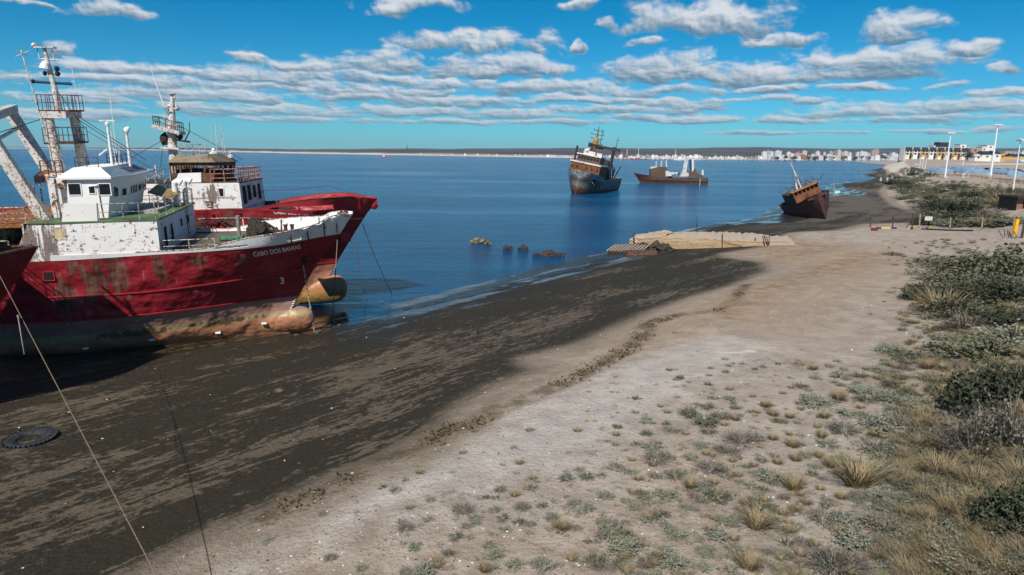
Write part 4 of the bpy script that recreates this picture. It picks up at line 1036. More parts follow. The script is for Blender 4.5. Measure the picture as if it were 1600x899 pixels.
for k in range(2): obj('bulkhead_ladder', ladder((XF + .12, 1.9 + k * .05, 7.0), (XF + .12, 1.9 + k * .05, 9.1), .38, (0, 1, 0)), M_black, T1) if k == 0 else None
# ---- the second red trawler, behind
P2 = pose((-15.7, 58, -.3), 8, 1, 0)
def u2(px, py, ax, val): return unproj(P2, px, py, ax, val)
T2 = empty('fishing_trawler', P2[0], P2[1], label='red rusting trawler lettered CABO BUENA ESPERANZA with burnt brown bridge, behind the nearest ship', cat='trawler')
STEM2 = [(0, -3.2), (1.2, -1.6), (2.2, -.3), (2.75, .05), (3.9, .70), (6, 2.05), (7.9, 3.32), (8.9, 4.05), (10, 4.6)]
SEC2 = [(z * 1.12, t) for z, t in SEC1]
H2 = Hull(46, STEM2, SEC2, [(-50, 8.7), (-14, 8.75), (-7, 8.80), (-4.5, 8.72), (0, 8.25), (4.5, 8.2)])
M_h2 = paint('second_trawler_hull_paint', (.26, .016, .022), rust=.5, streak=.9, dirt=.6, dent=.5, rough=.45,
    bands=[(0, (.34, .20, .05), 0, 0), (1.0, (.42, .20, .10), .4, .9), (2.6, (.40, .17, .12), .4, .4), (3.88, (.27, .016, .024), .02, .03)], patches=[(-6.6, 7.6, .6, 1.2), (-8.8, 7.5, .7, .8)])
obj('hull', H2.hull_bm(), M_h2, T2, smooth=True)
b2 = bulb_part(T2, M_h2); b2.location = (.02, 0, .12); b2.scale = (1, 1, 1.25)
obj('deck', H2.deck_bm(-.9 + .06), M_ddeck, T2)
BT2 = smooth_tab([(-9, 8.9), (-5.2, 8.9), (-3, 9.25), (-.5, 9.55), (1.8, 9.62), (3.5, 9.42), (6, 9.3)])
def holes2(p, sd):
    s0 = H2.sheer(p.x); h = (p.z - s0) / max(.05, BT2(p.x) - s0)
    return sd < 0 and (-3.6 < p.x < -2.1 or -1.4 < p.x < 1.0 or -1.85 < p.x < -1.6) and .28 < h < .52
bmw, G, nu, nv = H2.mesh(lambda x: H2.sheer(x), lambda x: max(BT2(x), H2.sheer(x) + .12), nu=150, nv=14, L=12, notch=holes2)
for (sd, i, j), v in G.items():
    if v.is_valid and v.co.x > 1.2 and sd < 0:
        k = min(1, (v.co.x - 1.2) / .8) * (j / nv); v.co.y += .16 * k * math.sin(v.co.x * 3.1) + .1 * k; v.co.z -= .05 * k * (1 + math.sin(5 * v.co.x))
M_b2 = paint('second_bulwark_paint', (.33, .02, .03), rust=.5, streak=.6, scale=1.5, dent=.3)
o = obj('bulwark', bmw, M_b2, T2); solidify(o, .05, 0)
bm_ = B()
for sd in (-1, 1):
    tube(bm_, [(x, sd * H2.hb(x, max(BT2(x), H2.sheer(x) + .12)), max(BT2(x), H2.sheer(x) + .12)) for x in [-8 + 11.4 * k / 40 for k in range(41)]], .045, 6)
obj('bulwark_capping', bm_, M_rust, T2)
bm_ = B(); blob(bm_, (4.0, 0, 8.75), .34, 12, 2, .2, (1.1, .8, 1.2)); obj('stem_head', bm_, M_b2, T2)
sheer_strip(H2, lambda x: H2.sheer(x) - .62, lambda x: H2.sheer(x) - .55, .06, 'rubbing_strake', M_rail, T2, L=9)
sheer_strip(H2, lambda x: 3.86, lambda x: 3.93, .05, 'rubbing_strake', M_redtrim, T2)
obj('ship_name', hull_text(H2, 'CABO BUENA ESPERANZA', -3.5, .55, 8.46, 8.14, .46, bold=.022), M_letter, T2)
draught_marks(H2, T2, M_letter, -.15, [2.2, 2.4, 2.6, 2.8, 3.0, 3.2, 3.4], dx=.1)
bm_ = B(); obox(bm_, (1.55, -H2.hb(1.55, 6.2) - .02, 6.1), (.4, .22, 0), (-.02, .05, 0), (0, -.08, .4)); obj('anchor_pocket', bm_, M_b2, T2)
pl = []
for (px, py) in ((334, 338), (376, 336)):
    q = u2(px, py, 1, -4.1); q = u2(px, py, 1, -H2.hb(q.x, q.z)); pl.append((q.x, q.z, .2))
hull_ports(H2, T2, pl, M_void)
X2, Z2 = -5.75, 10.9
M_w2 = paint('second_house_paint', (.70, .69, .67), rust=.66, streak=.95, dirt=.25, scale=1.3, patches=[(-7.9, 10.0, .75, .6)], lines=[(9.75, .12), (8.85, .1)])
def ss2(x0, x1, zt, sides=(-1,)):
    bm = B(); n_ = 10
    for sd in sides:
        pr_ = None
        for i in range(n_ + 1):
            x = x0 + (x1 - x0) * i / n_; y = H2.hb(x, 8.7)
            q = [bm.verts.new(p) for p in ((x, sd * (y + .01), H2.sheer(x)), (x - .12, sd * (y - .08), zt), (x, sd * (y - .07), H2.sheer(x)), (x - .12, sd * (y - .16), zt))]
            if pr_: bm.faces.new((pr_[0], q[0], q[1], pr_[1])); bm.faces.new((pr_[2], pr_[3], q[3], q[2])); bm.faces.new((pr_[1], q[1], q[3], pr_[3]))
            pr_ = q
    y = H2.hb(x0, 8.7) - .02
    return bm, y
bm_, y2 = ss2(X2, -15, Z2)
obj('forecastle_side', bm_, M_w2, T2); obj('forecastle_side', ss2(X2, -15, Z2, (1,))[0], M_w2, T2)
bm_ = B(); hexa(bm_, [(X2 - .06, -y2, 7.6), (X2, -y2, 7.6), (X2, y2, 7.6), (X2 - .06, y2, 7.6), (X2 - .2, -y2 + .1, Z2), (X2 - .12, -y2 + .1, Z2), (X2 - .12, y2 - .1, Z2), (X2 - .2, y2 - .1, Z2)])
obj('front_bulkhead', bm_, M_w2, T2)
bm_ = B(); hexa(bm_, [(-15, -4.4, Z2 - .03), (X2 - .05, -y2 + .06, Z2 - .03), (X2 - .05, y2 - .06, Z2 - .03), (-15, 4.4, Z2 - .03), (-15, -4.4, Z2 + .06), (X2 - .05, -y2 + .06, Z2 + .06), (X2 - .05, y2 - .06, Z2 + .06), (-15, 4.4, Z2 + .06)])
obj('boat_deck', bm_, M_drust, T2)
q = u2(344, 301, 1, -y2 - .05); window(T2, (q.x, -H2.hb(q.x, 8.7) + .06, q.z), (1, .03, 0), (0, .04, 1), .52, .60, (0, -1, 0), M_w2, M_void, .05)
for (y, z, w_, h_) in [(-2.9, 9.9, .7, 1.3), (-1.3, 10.0, .7, 1.1), (.5, 10.0, .6, .9), (2.3, 9.9, .6, 1.2)]:
    window(T2, (X2 - .03, y, z), (0, 1, 0), (-.06, 0, 1), w_, h_, (1, 0, 0), M_rust, M_void, .05)
q0, q1 = u2(310, 316, 1, -4.2), u2(331, 324, 1, -4.2)
bm_ = B(); yy = H2.hb(q1.x, 8.7); obox(bm_, ((q0.x + q1.x) / 2, -yy - .0, (q0.z + q1.z) / 2), ((q1.x - q0.x) / 2 + .15, .015, 0), (0, .03, 0), (0, 0, .27)); nb = obj('number_board', bm_, mat('dark_grey_board', (.07, .065, .06), .8), T2)
xa_, xb_ = q0.x - .35, q1.x + .05; zc_ = (q0.z + q1.z) / 2
bt = text_bm('0182', 1.0, lambda a, b: ((xa_ + (xb_ - xa_) * a, -yy - .035, zc_ - .17 + b * .46), (0, -1, 0)), .012, .01)
obj('number', bt, mat('tan_lettering', (.45, .36, .26), .8), nb)
# white deckhouse block in front of the burnt wheelhouse
q0, q1, q2_, q3 = u2(274, 289, 1, -3.9), u2(315, 289, 1, -3.9), u2(314, 270, 1, -3.9), u2(279, 271, 1, -3.9)
bm_ = B(); hexa(bm_, [(q0.x, -3.95, Z2 + .05), (q1.x, -3.95, Z2 + .05), (q1.x, -3.6, Z2 + .05), (q0.x, -3.6, Z2 + .05), (q3.x, -3.9, q3.z), (q2_.x, -3.9, q2_.z), (q2_.x, -3.6, q2_.z), (q3.x, -3.6, q3.z)])
obj('side_screen', bm_, paint('screen_paint', (.72, .71, .70), rust=.35), T2)
# burnt wheelhouse leaning forward
M_burn = paint('burnt_steel', (.17, .105, .055), rust=1.0, streak=.9, dirt=.9, scale=1.6)
M_burnt_roof = paint('burnt_roof', (.20, .17, .115), rust=.75, streak=.6, dirt=.8, scale=1.6)
xb2, xf2 = -11.2, -8.1; zr2 = 12.45
bm_ = B()
Pq = [(xb2, -2.9), (xf2, -2.9), (xf2 + .45, -1.2), (xf2 + .45, 1.2), (xf2, 2.9), (xb2, 2.9)]
t_ = .11
for i in range(6):
    a, b = Vector((*Pq[i], 0)), Vector((*Pq[(i + 1) % 6], 0)); L_ = (b - a).length; d = (b - a) / L_; nn = Vector((d.y, -d.x, 0)); lean = Vector((.35, 0, 0)) if i in (1, 2, 3) else Vector((0, 0, 0))
    def pl_(s0, s1, z0, z1, bm=bm_):
        f0 = lambda s_, z: a + d * s_ + Vector((0, 0, z)) + ((Vector((.40, 0, 0)) * ((z - Z2) / (zr2 - Z2))) if a.x > -9 or i in (1, 2, 3, 4, 0) and (a + d * s_).x > -9.5 else Vector((0, 0, 0)))
        c = [f0(s0, z0), f0(s1, z0), f0(s1, z1), f0(s0, z1)]; k = [p - nn * t_ for p in c]
        hexa(bm, [c[0], c[1], k[1], k[0], c[3], c[2], k[2], k[3]])
    pl_(0, L_, Z2 + .05, Z2 + .72); pl_(0, L_, zr2 - .28, zr2)
    nwin = max(2, int(L_ / .62)); ww = L_ / nwin
    for k in range(nwin + 1):
        s0 = max(0, k * ww - .07); pl_(s0, min(L_, k * ww + .07), Z2 + .721, zr2 - .281)
obj('wheelhouse', bm_, M_burn, T2)
bm_ = B(); a = [bm_.verts.new(p) for p in [(xb2 - .1, -3.1, zr2), (xf2 + .35, -3.1, zr2), (xf2 + 1.0, -1.3, zr2), (xf2 + 1.0, 1.3, zr2), (xf2 + .35, 3.1, zr2), (xb2 - .1, 3.1, zr2)]]
b = [bm_.verts.new(p) for p in [(xb2 + .6, -2.6, zr2 + .62), (xf2 - .3, -2.5, zr2 + .62), (xf2 + .1, -1.1, zr2 + .66), (xf2 + .1, 1.1, zr2 + .66), (xf2 - .3, 2.5, zr2 + .62), (xb2 + .6, 2.6, zr2 + .62)]]
for i in range(6): bm_.faces.new((a[i], a[(i + 1) % 6], b[(i + 1) % 6], b[i]))
bm_.faces.new(a[::-1]); bm_.faces.new(b); obj('roof', bm_, M_burnt_roof, T2)
bm_ = B(); box(bm_, xb2 + .3, xf2 - .5, -2.4, 2.4, Z2 + .1, Z2 + 1.0); obj('burnt_consoles', bm_, M_drust, T2)
zt2 = zr2 + .62
obj('railing', rail([(xb2 + .7, -2.4, zt2), (xf2 - .4, -2.4, zt2)], .75, 2, .9, .028), M_rail, T2)
for (px, q_) in ((322, 225), (346, 238)):
    a_ = u2(px, 261, 1, .6); b_ = u2(px, q_, 1, .6)
for (px, p0, px1, p1, r_, nm) in ((336, 262, 336, 236, .14, 'radar_post'), (361, 262, 360, 241, .11, 'lamp_post')):
    a_, b_ = u2(px, p0, 1, .5), u2(px1, p1, 1, .5); bm_ = B(); lathe(bm_, [(r_, -.4), (r_ * .9, (b_ - a_).length - .35), (r_ * 2.4, (b_ - a_).length - .3), (r_ * 2.4, (b_ - a_).length - .12), (r_ * .8, (b_ - a_).length - .05), (r_ * 1.3, (b_ - a_).length + .1), (.02, (b_ - a_).length + .25)], a_, 12); obj(nm, bm_, M_white, T2)
for (px, p0, px1, p1, r_) in ((340, 258, 337, 196, .035), (330, 260, 329, 192, .02), (350, 258, 345, 190, .03), (354, 258, 349, 211, .03), (312, 258, 312, 215, .02)):
    bm_ = B(); tube(bm_, [u2(px, p0, 1, 0), u2(px1, p1, 1, 0)], [r_, r_ * .7], 6); obj('antenna', bm_, M_mast, T2)
# mast
bm_ = B(); m0, m1, m2, m3 = u2(272, 262, 1, 0), u2(268, 205, 1, 0), u2(269, 170, 1, 0), u2(269, 149, 1, 0)
m0.z -= 1.6
tube(bm_, [m0, m1, m2, m3], [.40, .33, .22, .12], 12); Ms2 = obj('mast', bm_, M_mast, T2)
bm_ = B(); lathe(bm_, [(.05, 0), (.30, .08), (.30, .14), (.03, .2)], m3, 14); tube(bm_, [m3, m3 + Vector((0, 0, .75))], .015, 5); obj('mast_head', bm_, M_mast, Ms2)
bm_ = B(); obox(bm_, u2(264, 203, 1, 0), (1.0, 0, -.28), (0, .8, 0), (.03, 0, .13)); pf = obj('mast_platform', bm_, M_mast, Ms2)
c = u2(264, 203, 1, 0); obj('platform_rail', rail([c + Vector(v) for v in ((-.9, -.7, .3), (.9, -.7, -.2), (.9, .7, -.2), (-.9, .7, .3), (-.9, -.7, .3))], .75, 2, .5, .025), M_rust, pf)
bm_ = B(); c = u2(269, 232, 1, 0); obox(bm_, c, (.7, 0, -.05), (0, .7, 0), (0, 0, .07)); obj('mast_platform', bm_, M_mast, Ms2)
bm_ = B(); c = u2(283, 220, 1, 0); obox(bm_, c, (.55, 0, -.1), (0, .5, 0), (0, 0, .06)); beam(bm_, m1, c, .12, .16); tube(bm_, [c + Vector((.3, 0, 0)), u2(296, 206, 1, 0)], .05, 6); tube(bm_, [u2(296, 206, 1, 0), u2(296, 191, 1, 0)], .03, 6); blob(bm_, c + Vector((0, 0, .35)), .2, 6, 2, .4); obj('mast_bracket', bm_, M_drust, Ms2)
bm_ = B()
for (px, py, r_) in ((277, 170, .16), (276, 166, .13), (265, 166, .15), (278, 196, .12), (262, 196, .16), (258, 192, .12), (272, 153, .1), (266, 183, .14)): blob(bm_, u2(px, py, 1, -.1), r_, px, 2, .3)
for (a, b_) in (((254, 198), (254, 186)), ((258, 196), (257, 174)), ((262, 180), (261, 166)), ((269, 190), (262, 196)), ((270, 171), (278, 170))): tube(bm_, [u2(*a, 1, -.2), u2(*b_, 1, -.2)], .03, 5)
tube(bm_, [u2(277, 170, 1, -.1), u2(265, 166, 1, -.1), u2(266, 183, 1, -.1), u2(262, 196, 1, -.1), u2(258, 192, 1, -.1)], .04, 5); tube(bm_, [u2(265, 166, 1, -.1), u2(272, 153, 1, -.1)], .03, 5); tube(bm_, [u2(262, 196, 1, -.1), u2(278, 196, 1, -.1)], .03, 5); obj('navigation_lamps', bm_, M_mast, Ms2)
bm_ = B(); blob(bm_, u2(257, 217, 1, -.1), .42, 8, 2, .4, (.7, .7, 1.2)); obj('hanging_net_bundle', bm_, M_drust, Ms2)
bm_ = B(); tube(bm_, [u2(257, 168, 1, -.6), u2(235, 105, 1, -.6)], [.05, .025], 6); tube(bm_, [u2(257, 168, 1, -.6), u2(263, 180, 1, -.2)], .05, 6); tube(bm_, [u2(261, 167, 1, -.6), u2(265, 178, 1, -.2)], .05, 6); obj('whip_antenna', bm_, M_white, Ms2)
obj('railing', rail([u2(329, 287, 1, -y2) + Vector((0, .15, .05)), (X2 - .2, -y2 + .15, Z2 + .05), (X2 - .15, -1.5, Z2 + .05), (X2 - .15, 1.5, Z2 + .05), (X2 - .2, y2 - .1, Z2 + .05), (-9, y2, Z2 + .05), (-13, 4.1, Z2 + .05)], 1.0, 3, .8, .035), paint('rusty_red_rail', (.45, .22, .18), rust=.9, scale=4), T2)
obj('railing', rail([(-14.5, -4.2, Z2 + .05), (-12.5, -4.1, Z2 + .05), (-11.3, -4.0, Z2 + .05)], 1.0, 3, .8, .035), M_rail, T2)
obj('bow_cable', (lambda b: (tube(b, [(-5.6, 2.6, 9.9), (-3, 2.9, 9.95), (0, 2.6, 10.3), (1.5, 1.6, 9.9)], .025, 5), b)[1])(B()), M_rust, T2)
winch(T2, (-3.2, 0, 8.3), 1.1)
bm_ = B(); box(bm_, -17, -15, -3, 3, 8.5, 10.4); obj('after_house', bm_, M_w2, T2)
bm_ = B(); c = u2(245, 283, 1, -3.5)
for s_ in (-1, 1): tube(bm_, [c + Vector((-.7, 0, 0)), c + Vector((0, .0, .5)), c + Vector((.7, 0, 0))], .045, 6)
tube(bm_, [c + Vector((0, 0, .4)), c + Vector((0, 0, 1.2))], .04, 6); tube(bm_, [c + Vector((-.9, 0, -.2)), c + Vector((.9, 0, -.2))], .05, 6); obj('davit', bm_, M_white, T2)

# ---- the third hull, close by on the left (mostly outside the picture; its unseen upper works are shaped to shade the first ship)
P3 = pose((-27.35, 31.7, -.55), 45, .5, 1)
def u3(px, py, ax, val): return unproj(P3, px, py, ax, val)
T3 = empty('fishing_trawler', P3[0], P3[1], label='dark red bow cut off by the left edge in front of the first hull', cat='trawler')
H3 = Hull(40, STEM1, [(z, [(d, b * .82 if z > 5 else b * .9) for d, b in t]) for z, t in SEC1], [(-50, 8.25), (-10, 8.2), (-4, 8.3), (1, 8.42), (4.5, 8.58)])
M_h3 = hull_mat('third_trawler_hull_paint', 2.95, red=(.17, .012, .014), rust=.35)
obj('hull', H3.hull_bm(), M_h3, T3, smooth=True)
obj('deck', H3.deck_bm(-.6), M_ddeck, T3)
bm_ = B()
for sd in (-1, 1): tube(bm_, [(x, sd * H3.hb(x, H3.sheer(x)) + (.05 if sd < 0 else -.05), H3.sheer(x)) for x in [-12 + 16.1 * k / 40 for k in range(41)]], .09, 6)
obj('bulwark_capping', bm_, M_rust, T3)
bm_ = B(); box(bm_, -15, -2.4, -2.6, 4.4, 7.6, 13.9); w3 = obj('deckhouse', bm_, M_white2, T3)  # out of view; raised and widened so its shadow covers the first hull
bm_ = B(); hexa(bm_, [(-2.39, -.6, 7.7), (1.7, -.4, 7.9), (1.7, 1.7, 7.9), (-2.39, 3.0, 7.7), (-2.39, -.6, 14.2), (.6, -.4, 13.3), (1.0, 1.9, 13.0), (-2.39, 3.0, 14.0)]); obj('shadow_caster', bm_, M_white2, T3)  # unseen block added to throw shadow on the first ship's lower side
bm_ = B(); tube(bm_, [(.3, .6, 13.0), (.3, .6, 14.6)], .10, 8); beam(bm_, (.3, .2, 14.2), (.3, 1.6, 14.3), .1, .1); obj('derrick_post', bm_, M_mast, T3)
bm_ = B(); box(bm_, -12, -7, -2.3, 2.6, 13.91, 16.0); obj('wheelhouse', bm_, M_whouse, T3)
for y in (-1.5, -.5, .5, 1.5): window(T3, (-6.99, y, 15.2), (0, 1, 0), (0, 0, 1), .7, .7, (1, 0, 0), M_whouse, M_glass, .05)
bm_ = B(); tube(bm_, [(-10, 0, 15), (-10.2, 0, 19)], [.25, .1], 10); tube(bm_, [(-10.1, -1.2, 16.5), (-10.1, 1.2, 16.5)], .06, 6); obj('mast', bm_, M_mast, T3)
obj('railing', rail([(-2.5, -2.5, 13.9), (-2.5, 4.2, 13.9)], 1.0, 3, 1.0, .035), M_rail, T3)
obj('railing', rail([(-8, 4.3, 13.9), (-2.5, 4.3, 13.9)], 1.0, 3, .8, .035), M_rail, T3)
winch(T3, (-1.0, 0, 8.4), .8)

# ---- the listing coastal ship standing in the bay
def wreck_paint(name, col, **k): return paint(name, col, **k)
_w5 = atz(898, 304, 0)
P5 = pose((_w5.x, _w5.y, -1.2), -111, 2, -10.5)
def u5(px, py, ax, val): return unproj(P5, px, py, ax, val)
T5 = empty('shipwreck', P5[0], P5[1], label='tall rusted hulk listing in the bay, bow towards us with pale blue band', cat='shipwreck')
STEM5 = [(0, -.6), (1.5, -.2), (4, .1), (7, .9), (9.4, 1.8), (11, 2.4)]
SEC5 = [(0, [(0, .05), (4, 1.6), (10, 3.4), (60, 3.8)]), (2, [(0, .12), (2, 1.6), (6, 3.7), (12, 5.0), (60, 5.2)]), (5, [(0, .2), (1, 1.5), (4, 3.8), (8, 5.2), (14, 5.7), (60, 5.7)]), (8.6, [(0, .3), (1, 2.4), (3, 4.4), (6, 5.5), (12, 5.8), (60, 5.7)])]
H5 = Hull(38, STEM5, SEC5, [(-60, 8.4), (-30, 7.8), (-12, 7.2), (-5, 8.4), (4, 9.3)])
M_h5 = paint('hulk_hull_paint', (.24, .285, .27), rust=.84, streak=.95, dirt=.8, scale=.8, dent=.2, rough=.8, bands=[(0, (.05, .028, .018), 0, 0), (2.7, (.15, .062, .028), .5, .8), (3.8, (.20, .25, .245), .3, 1.2), (6.7, (.36, .44, .44), .15, .5)], patches=[(-6, 5.2, 3.5, 1.6), (-.5, 6.5, 1.4, 1.2)])
obj('hull', H5.hull_bm(), M_h5, T5, smooth=True)
obj('deck', H5.deck_bm(-.7), M_drust, T5)
M_or5 = paint('hulk_orange_house', (.19, .07, .022), rust=1.0, streak=.9, dirt=.7, scale=.9, dent=.1)
M_br5 = paint('hulk_brown_house', (.10, .07, .05), rust=.8, streak=.9, dirt=.6, scale=.6)
M_wh5 = paint('hulk_white_trim', (.62, .62, .60), rust=.72, streak=.9, scale=1.0)
bm_ = B(); box(bm_, -14.5, -4.4, -5.1, 5.1, 7.0, 11.3); obj('deckhouse', bm_, M_or5, T5)
bm_ = B(); box(bm_, -15, -4.1, -5.3, 5.3, 11.301, 11.75); obj('house_coaming', bm_, M_wh5, T5)
for y in (-4.2, -2.6, .6, 2.4, 4.3):
    window(T5, (-4.39, y, 9.9), (0, 1, 0), (0, 0, 1), .55, .7, (1, 0, 0), M_or5, M_void, .08)
bm_ = B(); box(bm_, -13, -6.6, -3.9, 3.9, 11.75, 14.0); obj('wheelhouse', bm_, M_br5, T5)
for k in range(7): window(T5, (-6.59, -3.2 + k * 1.06, 13.0), (0, 1, 0), (0, 0, 1), .75, .8, (1, 0, 0), M_br5, M_void, .08)
bm_ = B(); box(bm_, -13.3, -6.2, -4.2, 4.2, 14.0, 14.35); obj('roof', bm_, M_wh5, T5)
bm_ = B(); box(bm_, -12.5, -8, -2.5, 1.5, 14.35, 15.5); blob(bm_, (-8.5, -1.5, 15.4), .9, 3, 2, .3); obj('roof_locker', bm_, M_wh5, T5)
bm_ = B(); box(bm_, -10, -8.2, 2.0, 3.8, 14.35, 15.4); obj('roof_locker', bm_, M_wh5, T5)
bm_ = B(); tube(bm_, [(-11, 0, 14.3), (-11.2, 0, 19.5), (-11.3, 0, 24.0)], [.55, .34, .10], 10); ms = obj('mast', bm_, M_or5, T5)
bm_ = B(); lathe(bm_, [(.5, 0), (1.0, .3), (.95, 1.6), (.5, 2.4), (.3, 2.6)], (-11.1, 0, 17.8), 10); obj('crow_nest', bm_, mat('ochre_rust', (.30, .17, .06), .9, var=.3), ms)
for z, w_ in ((18.2, 2.3), (19.8, 1.9), (21.2, 2.1), (22.6, 1.4)):
    bm_ = B(); tube(bm_, [(-11.1, -w_, z), (-11.1, w_, z)], .12, 6)
    for s_ in (-1, 1): blob(bm_, (-11.1, s_ * w_, z + .2), .2, 3, 1, .1)
    obj('yard', bm_, M_br5, ms)
M_dk5 = mat('soot_black_steel', (.03, .03, .03), .8, var=.3)
bm_ = B()
for y in (-3.6, 4.2): tube(bm_, [(-22, y, 6.5), (-22, y * .98, 18.4)], .55, 8)
obox(bm_, (-22, .5, 17.6), (.6, 0, 0), (0, 5.6, 0), (0, 0, .45)); obj('cargo_gantry', bm_, M_dk5, T5)
bm_ = B(); obox(bm_, (-16.5, -1.0, 17.0), (5.3, 0, 0), (0, 1.4, 0), (0, 0, .25))
for k in range(6): beam(bm_, (-21 + k * 1.8, -2.3, 16.9), (-20 + k * 1.8, -2.3, 18.2), .1, .1)
tube(bm_, [(-21.5, -2.3, 18.2), (-11.5, -2.3, 18.2)], .09, 5); obj('catwalk', bm_, M_dk5, T5)
for (y, z) in ((-1.2, 23.5), (4.6, 22.0)): bm_ = B(); tube(bm_, [(-22, y, 17), (-22.4, y, z)], [.14, .07], 6); tube(bm_, [(-22.3, y - .6, z - 1.2), (-22.3, y + .6, z - 1.2)], .06, 5); obj('antenna', bm_, M_dk5, T5)
bm_ = B(); tube(bm_, [(-6.8, -4.7, 11.5), (-6.9, -4.7, 16.5)], .38, 8); obj('funnel_pipe', bm_, M_dk5, T5)
winch(T5, (-19, 2.5, 10.2), 2.6, M_dk5)
bm_ = B(); lathe(bm_, [(1.2, 0), (1.3, 4.5), (1.0, 5.4), (.3, 5.7)], (-17.5, 3.6, 8), 12); obj('funnel', bm_, M_dk5, T5)
bm_ = B()
for k in range(70):
    a = Vector((rng.uniform(-32, -14.5), rng.uniform(-4, 5.4), 7.0)); beam(bm_, a, a + Vector((rng.uniform(-2, 2), rng.uniform(-1.5, 1.5), rng.uniform(.5, 5.5))), .25, .3)
obj('deck_wreckage', bm_, M_dk5, T5)
bm_ = B(); x, z = -3.0, 6.3; y = H5.hb(x, z); obox(bm_, (x, y, z), (1.0, -.35, 0), (.1, .25, 0), (0, .15, .75)); obj('anchor_pocket', bm_, M_void, T5)
bm_ = B(); beam(bm_, (x - .9, y + .5, z - 1.1), (x + .8, y + .1, z - .3), .18, .18); obj('anchor', bm_, M_wh5, T5)

# ---- the long low wreck further out, bow to the left
_w6 = atz(1000, 285.6, 0)
P6 = pose((_w6.x, _w6.y, -.9), 176, .6, 0)
def u6(px, py, ax, val): return unproj(P6, px, py, ax, val)
T6 = empty('shipwreck', P6[0], P6[1], label='long low brown wreck lying in the bay with two white gantries on its after deck', cat='shipwreck')
H6 = Hull(30.5, [(0, -.5), (.9, 0), (3, 1.4), (5.2, 3.0), (7, 4)], [(0, [(0, .1), (6, 2.2), (50, 3)]), (2.5, [(0, .1), (3, 2.2), (8, 3.8), (50, 4.0)]), (5, [(0, .2), (2, 2.0), (6, 3.7), (10, 4.1), (50, 4.0)])],
          [(-40, 3.9), (-28, 3.7), (-10, 3.45), (-6, 4.1), (0, 4.8), (4, 5.6)])
M_h6 = paint('low_wreck_hull', (.12, .06, .035), rust=.95, streak=.95, dirt=.8, scale=.9, rough=.85, bands=[(0, (.035, .04, .03), 0, 0), (1.1, (.26, .22, .13), .1, .5), (1.35, (.085, .05, .034), .15, .5)])
obj('hull', H6.hull_bm(), M_h6, T6, smooth=True); obj('deck', H6.deck_bm(-.3), M_rust, T6)
M_pur = paint('plum_bow_paint', (.12, .022, .03), rust=.3, streak=.4)
sheer_strip(H6, lambda x: 1.5, lambda x: H6.sheer(x) + .05, .03, 'bow_plating', M_pur, T6, L=3.5, inset=-.03)
def xz6(px, py, y=3.5): q = u6(px, py, 1, y); return q.x, q.z
def slab(name, pts, y0, y1, m, T=T6, uf=None, ref=3.5):
    f = uf or u6; bm = B(); a = [f(px, py, 1, ref) for px, py in pts]
    A_ = [bm.verts.new((p.x, y0, p.z)) for p in a]; B_ = [bm.verts.new((p.x, y1, p.z)) for p in a]; k = len(a)
    bm.faces.new(A_); bm.faces.new(B_[::-1])
    for i in range(k): bm.faces.new((A_[i], B_[i], B_[(i + 1) % k], A_[(i + 1) % k]))
    return obj(name, bm, m, T)
slab('deckhouse', [(1017, 277), (1017, 264), (1028, 261), (1040, 262), (1040, 277)], -2.8, 3.5, M_br5)
slab('wheelhouse', [(1020, 264), (1020, 263.5), (1029, 260.5), (1043, 261.5), (1043, 267), (1038, 268), (1032, 270), (1020, 270)], -2.4, 3.0, M_br5)
slab('deckhouse_side', [(1037, 275), (1038, 267), (1046, 268), (1050, 274), (1050, 275.5)], -3.0, 3.4, M_wh5)
slab('white_bulkhead', [(1063, 276), (1065, 270), (1076, 270), (1076, 276)], 2.0, 3.7, M_wh5)
slab('after_house', [(1076, 277), (1077, 270), (1083, 268), (1086, 262), (1089, 270), (1093, 273), (1099, 274), (1099, 277)], -3.2, 3.6, M_br5)
slab('stern_post', [(1096.5, 274.5), (1096.5, 266), (1099.5, 266), (1099.5, 274.5)], 1.5, 3.4, M_wh5)
slab('bridge_front', [(1017, 264), (1018, 261.5), (1024, 260.5), (1028, 261)], -2.4, 3.2, M_wh5)
for (pts, nm) in (([(1033, 262), (1034, 248), (1035.5, 248), (1034.5, 262)], 0), ([(1041.5, 262), (1040.5, 249), (1042, 249), (1043.5, 264)], 0)):
    slab('mast_post', pts, 1.6, 2.2, M_wh5)
slab('mast_crosstree', [(1032.5, 249), (1033, 247), (1042, 246.5), (1043, 248.5)], 1.0, 2.8, M_wh5)
for (pts) in ([(1069, 270), (1074, 248), (1076, 248), (1072.5, 270)], [(1081.5, 270), (1081, 247), (1084, 247), (1085.5, 268)]):
    slab('gantry_leg', pts, 2.2, 3.0, M_wh5); slab('gantry_leg', pts, -3.0, -2.2, M_wh5)
slab('gantry_crossbeam', [(1075, 249.5), (1075.5, 247.5), (1083, 247), (1083.5, 249)], -3.0, 3.0, M_wh5)
bm_ = B(); q = u6(1025.3, 261, 1, 1.0); q2 = u6(1025.3, 253.5, 1, 1.0); tube(bm_, [q, q2], .22, 8); blob(bm_, q2, .35, 3, 2, .1); obj('radar_post', bm_, M_wh5, T6)
winch(T6, (-14.0, 0, 4.3), 1.4)
for px in (1049, 1053, 1057, 1060):
    q = u6(px, 271.5, 1, 3.2); bm_ = B(); blob(bm_, (q.x, 3.0, q.z), .55, px, 2, .5); obj('deck_machinery', bm_, M_wh5 if px % 2 else M_rust, T6)

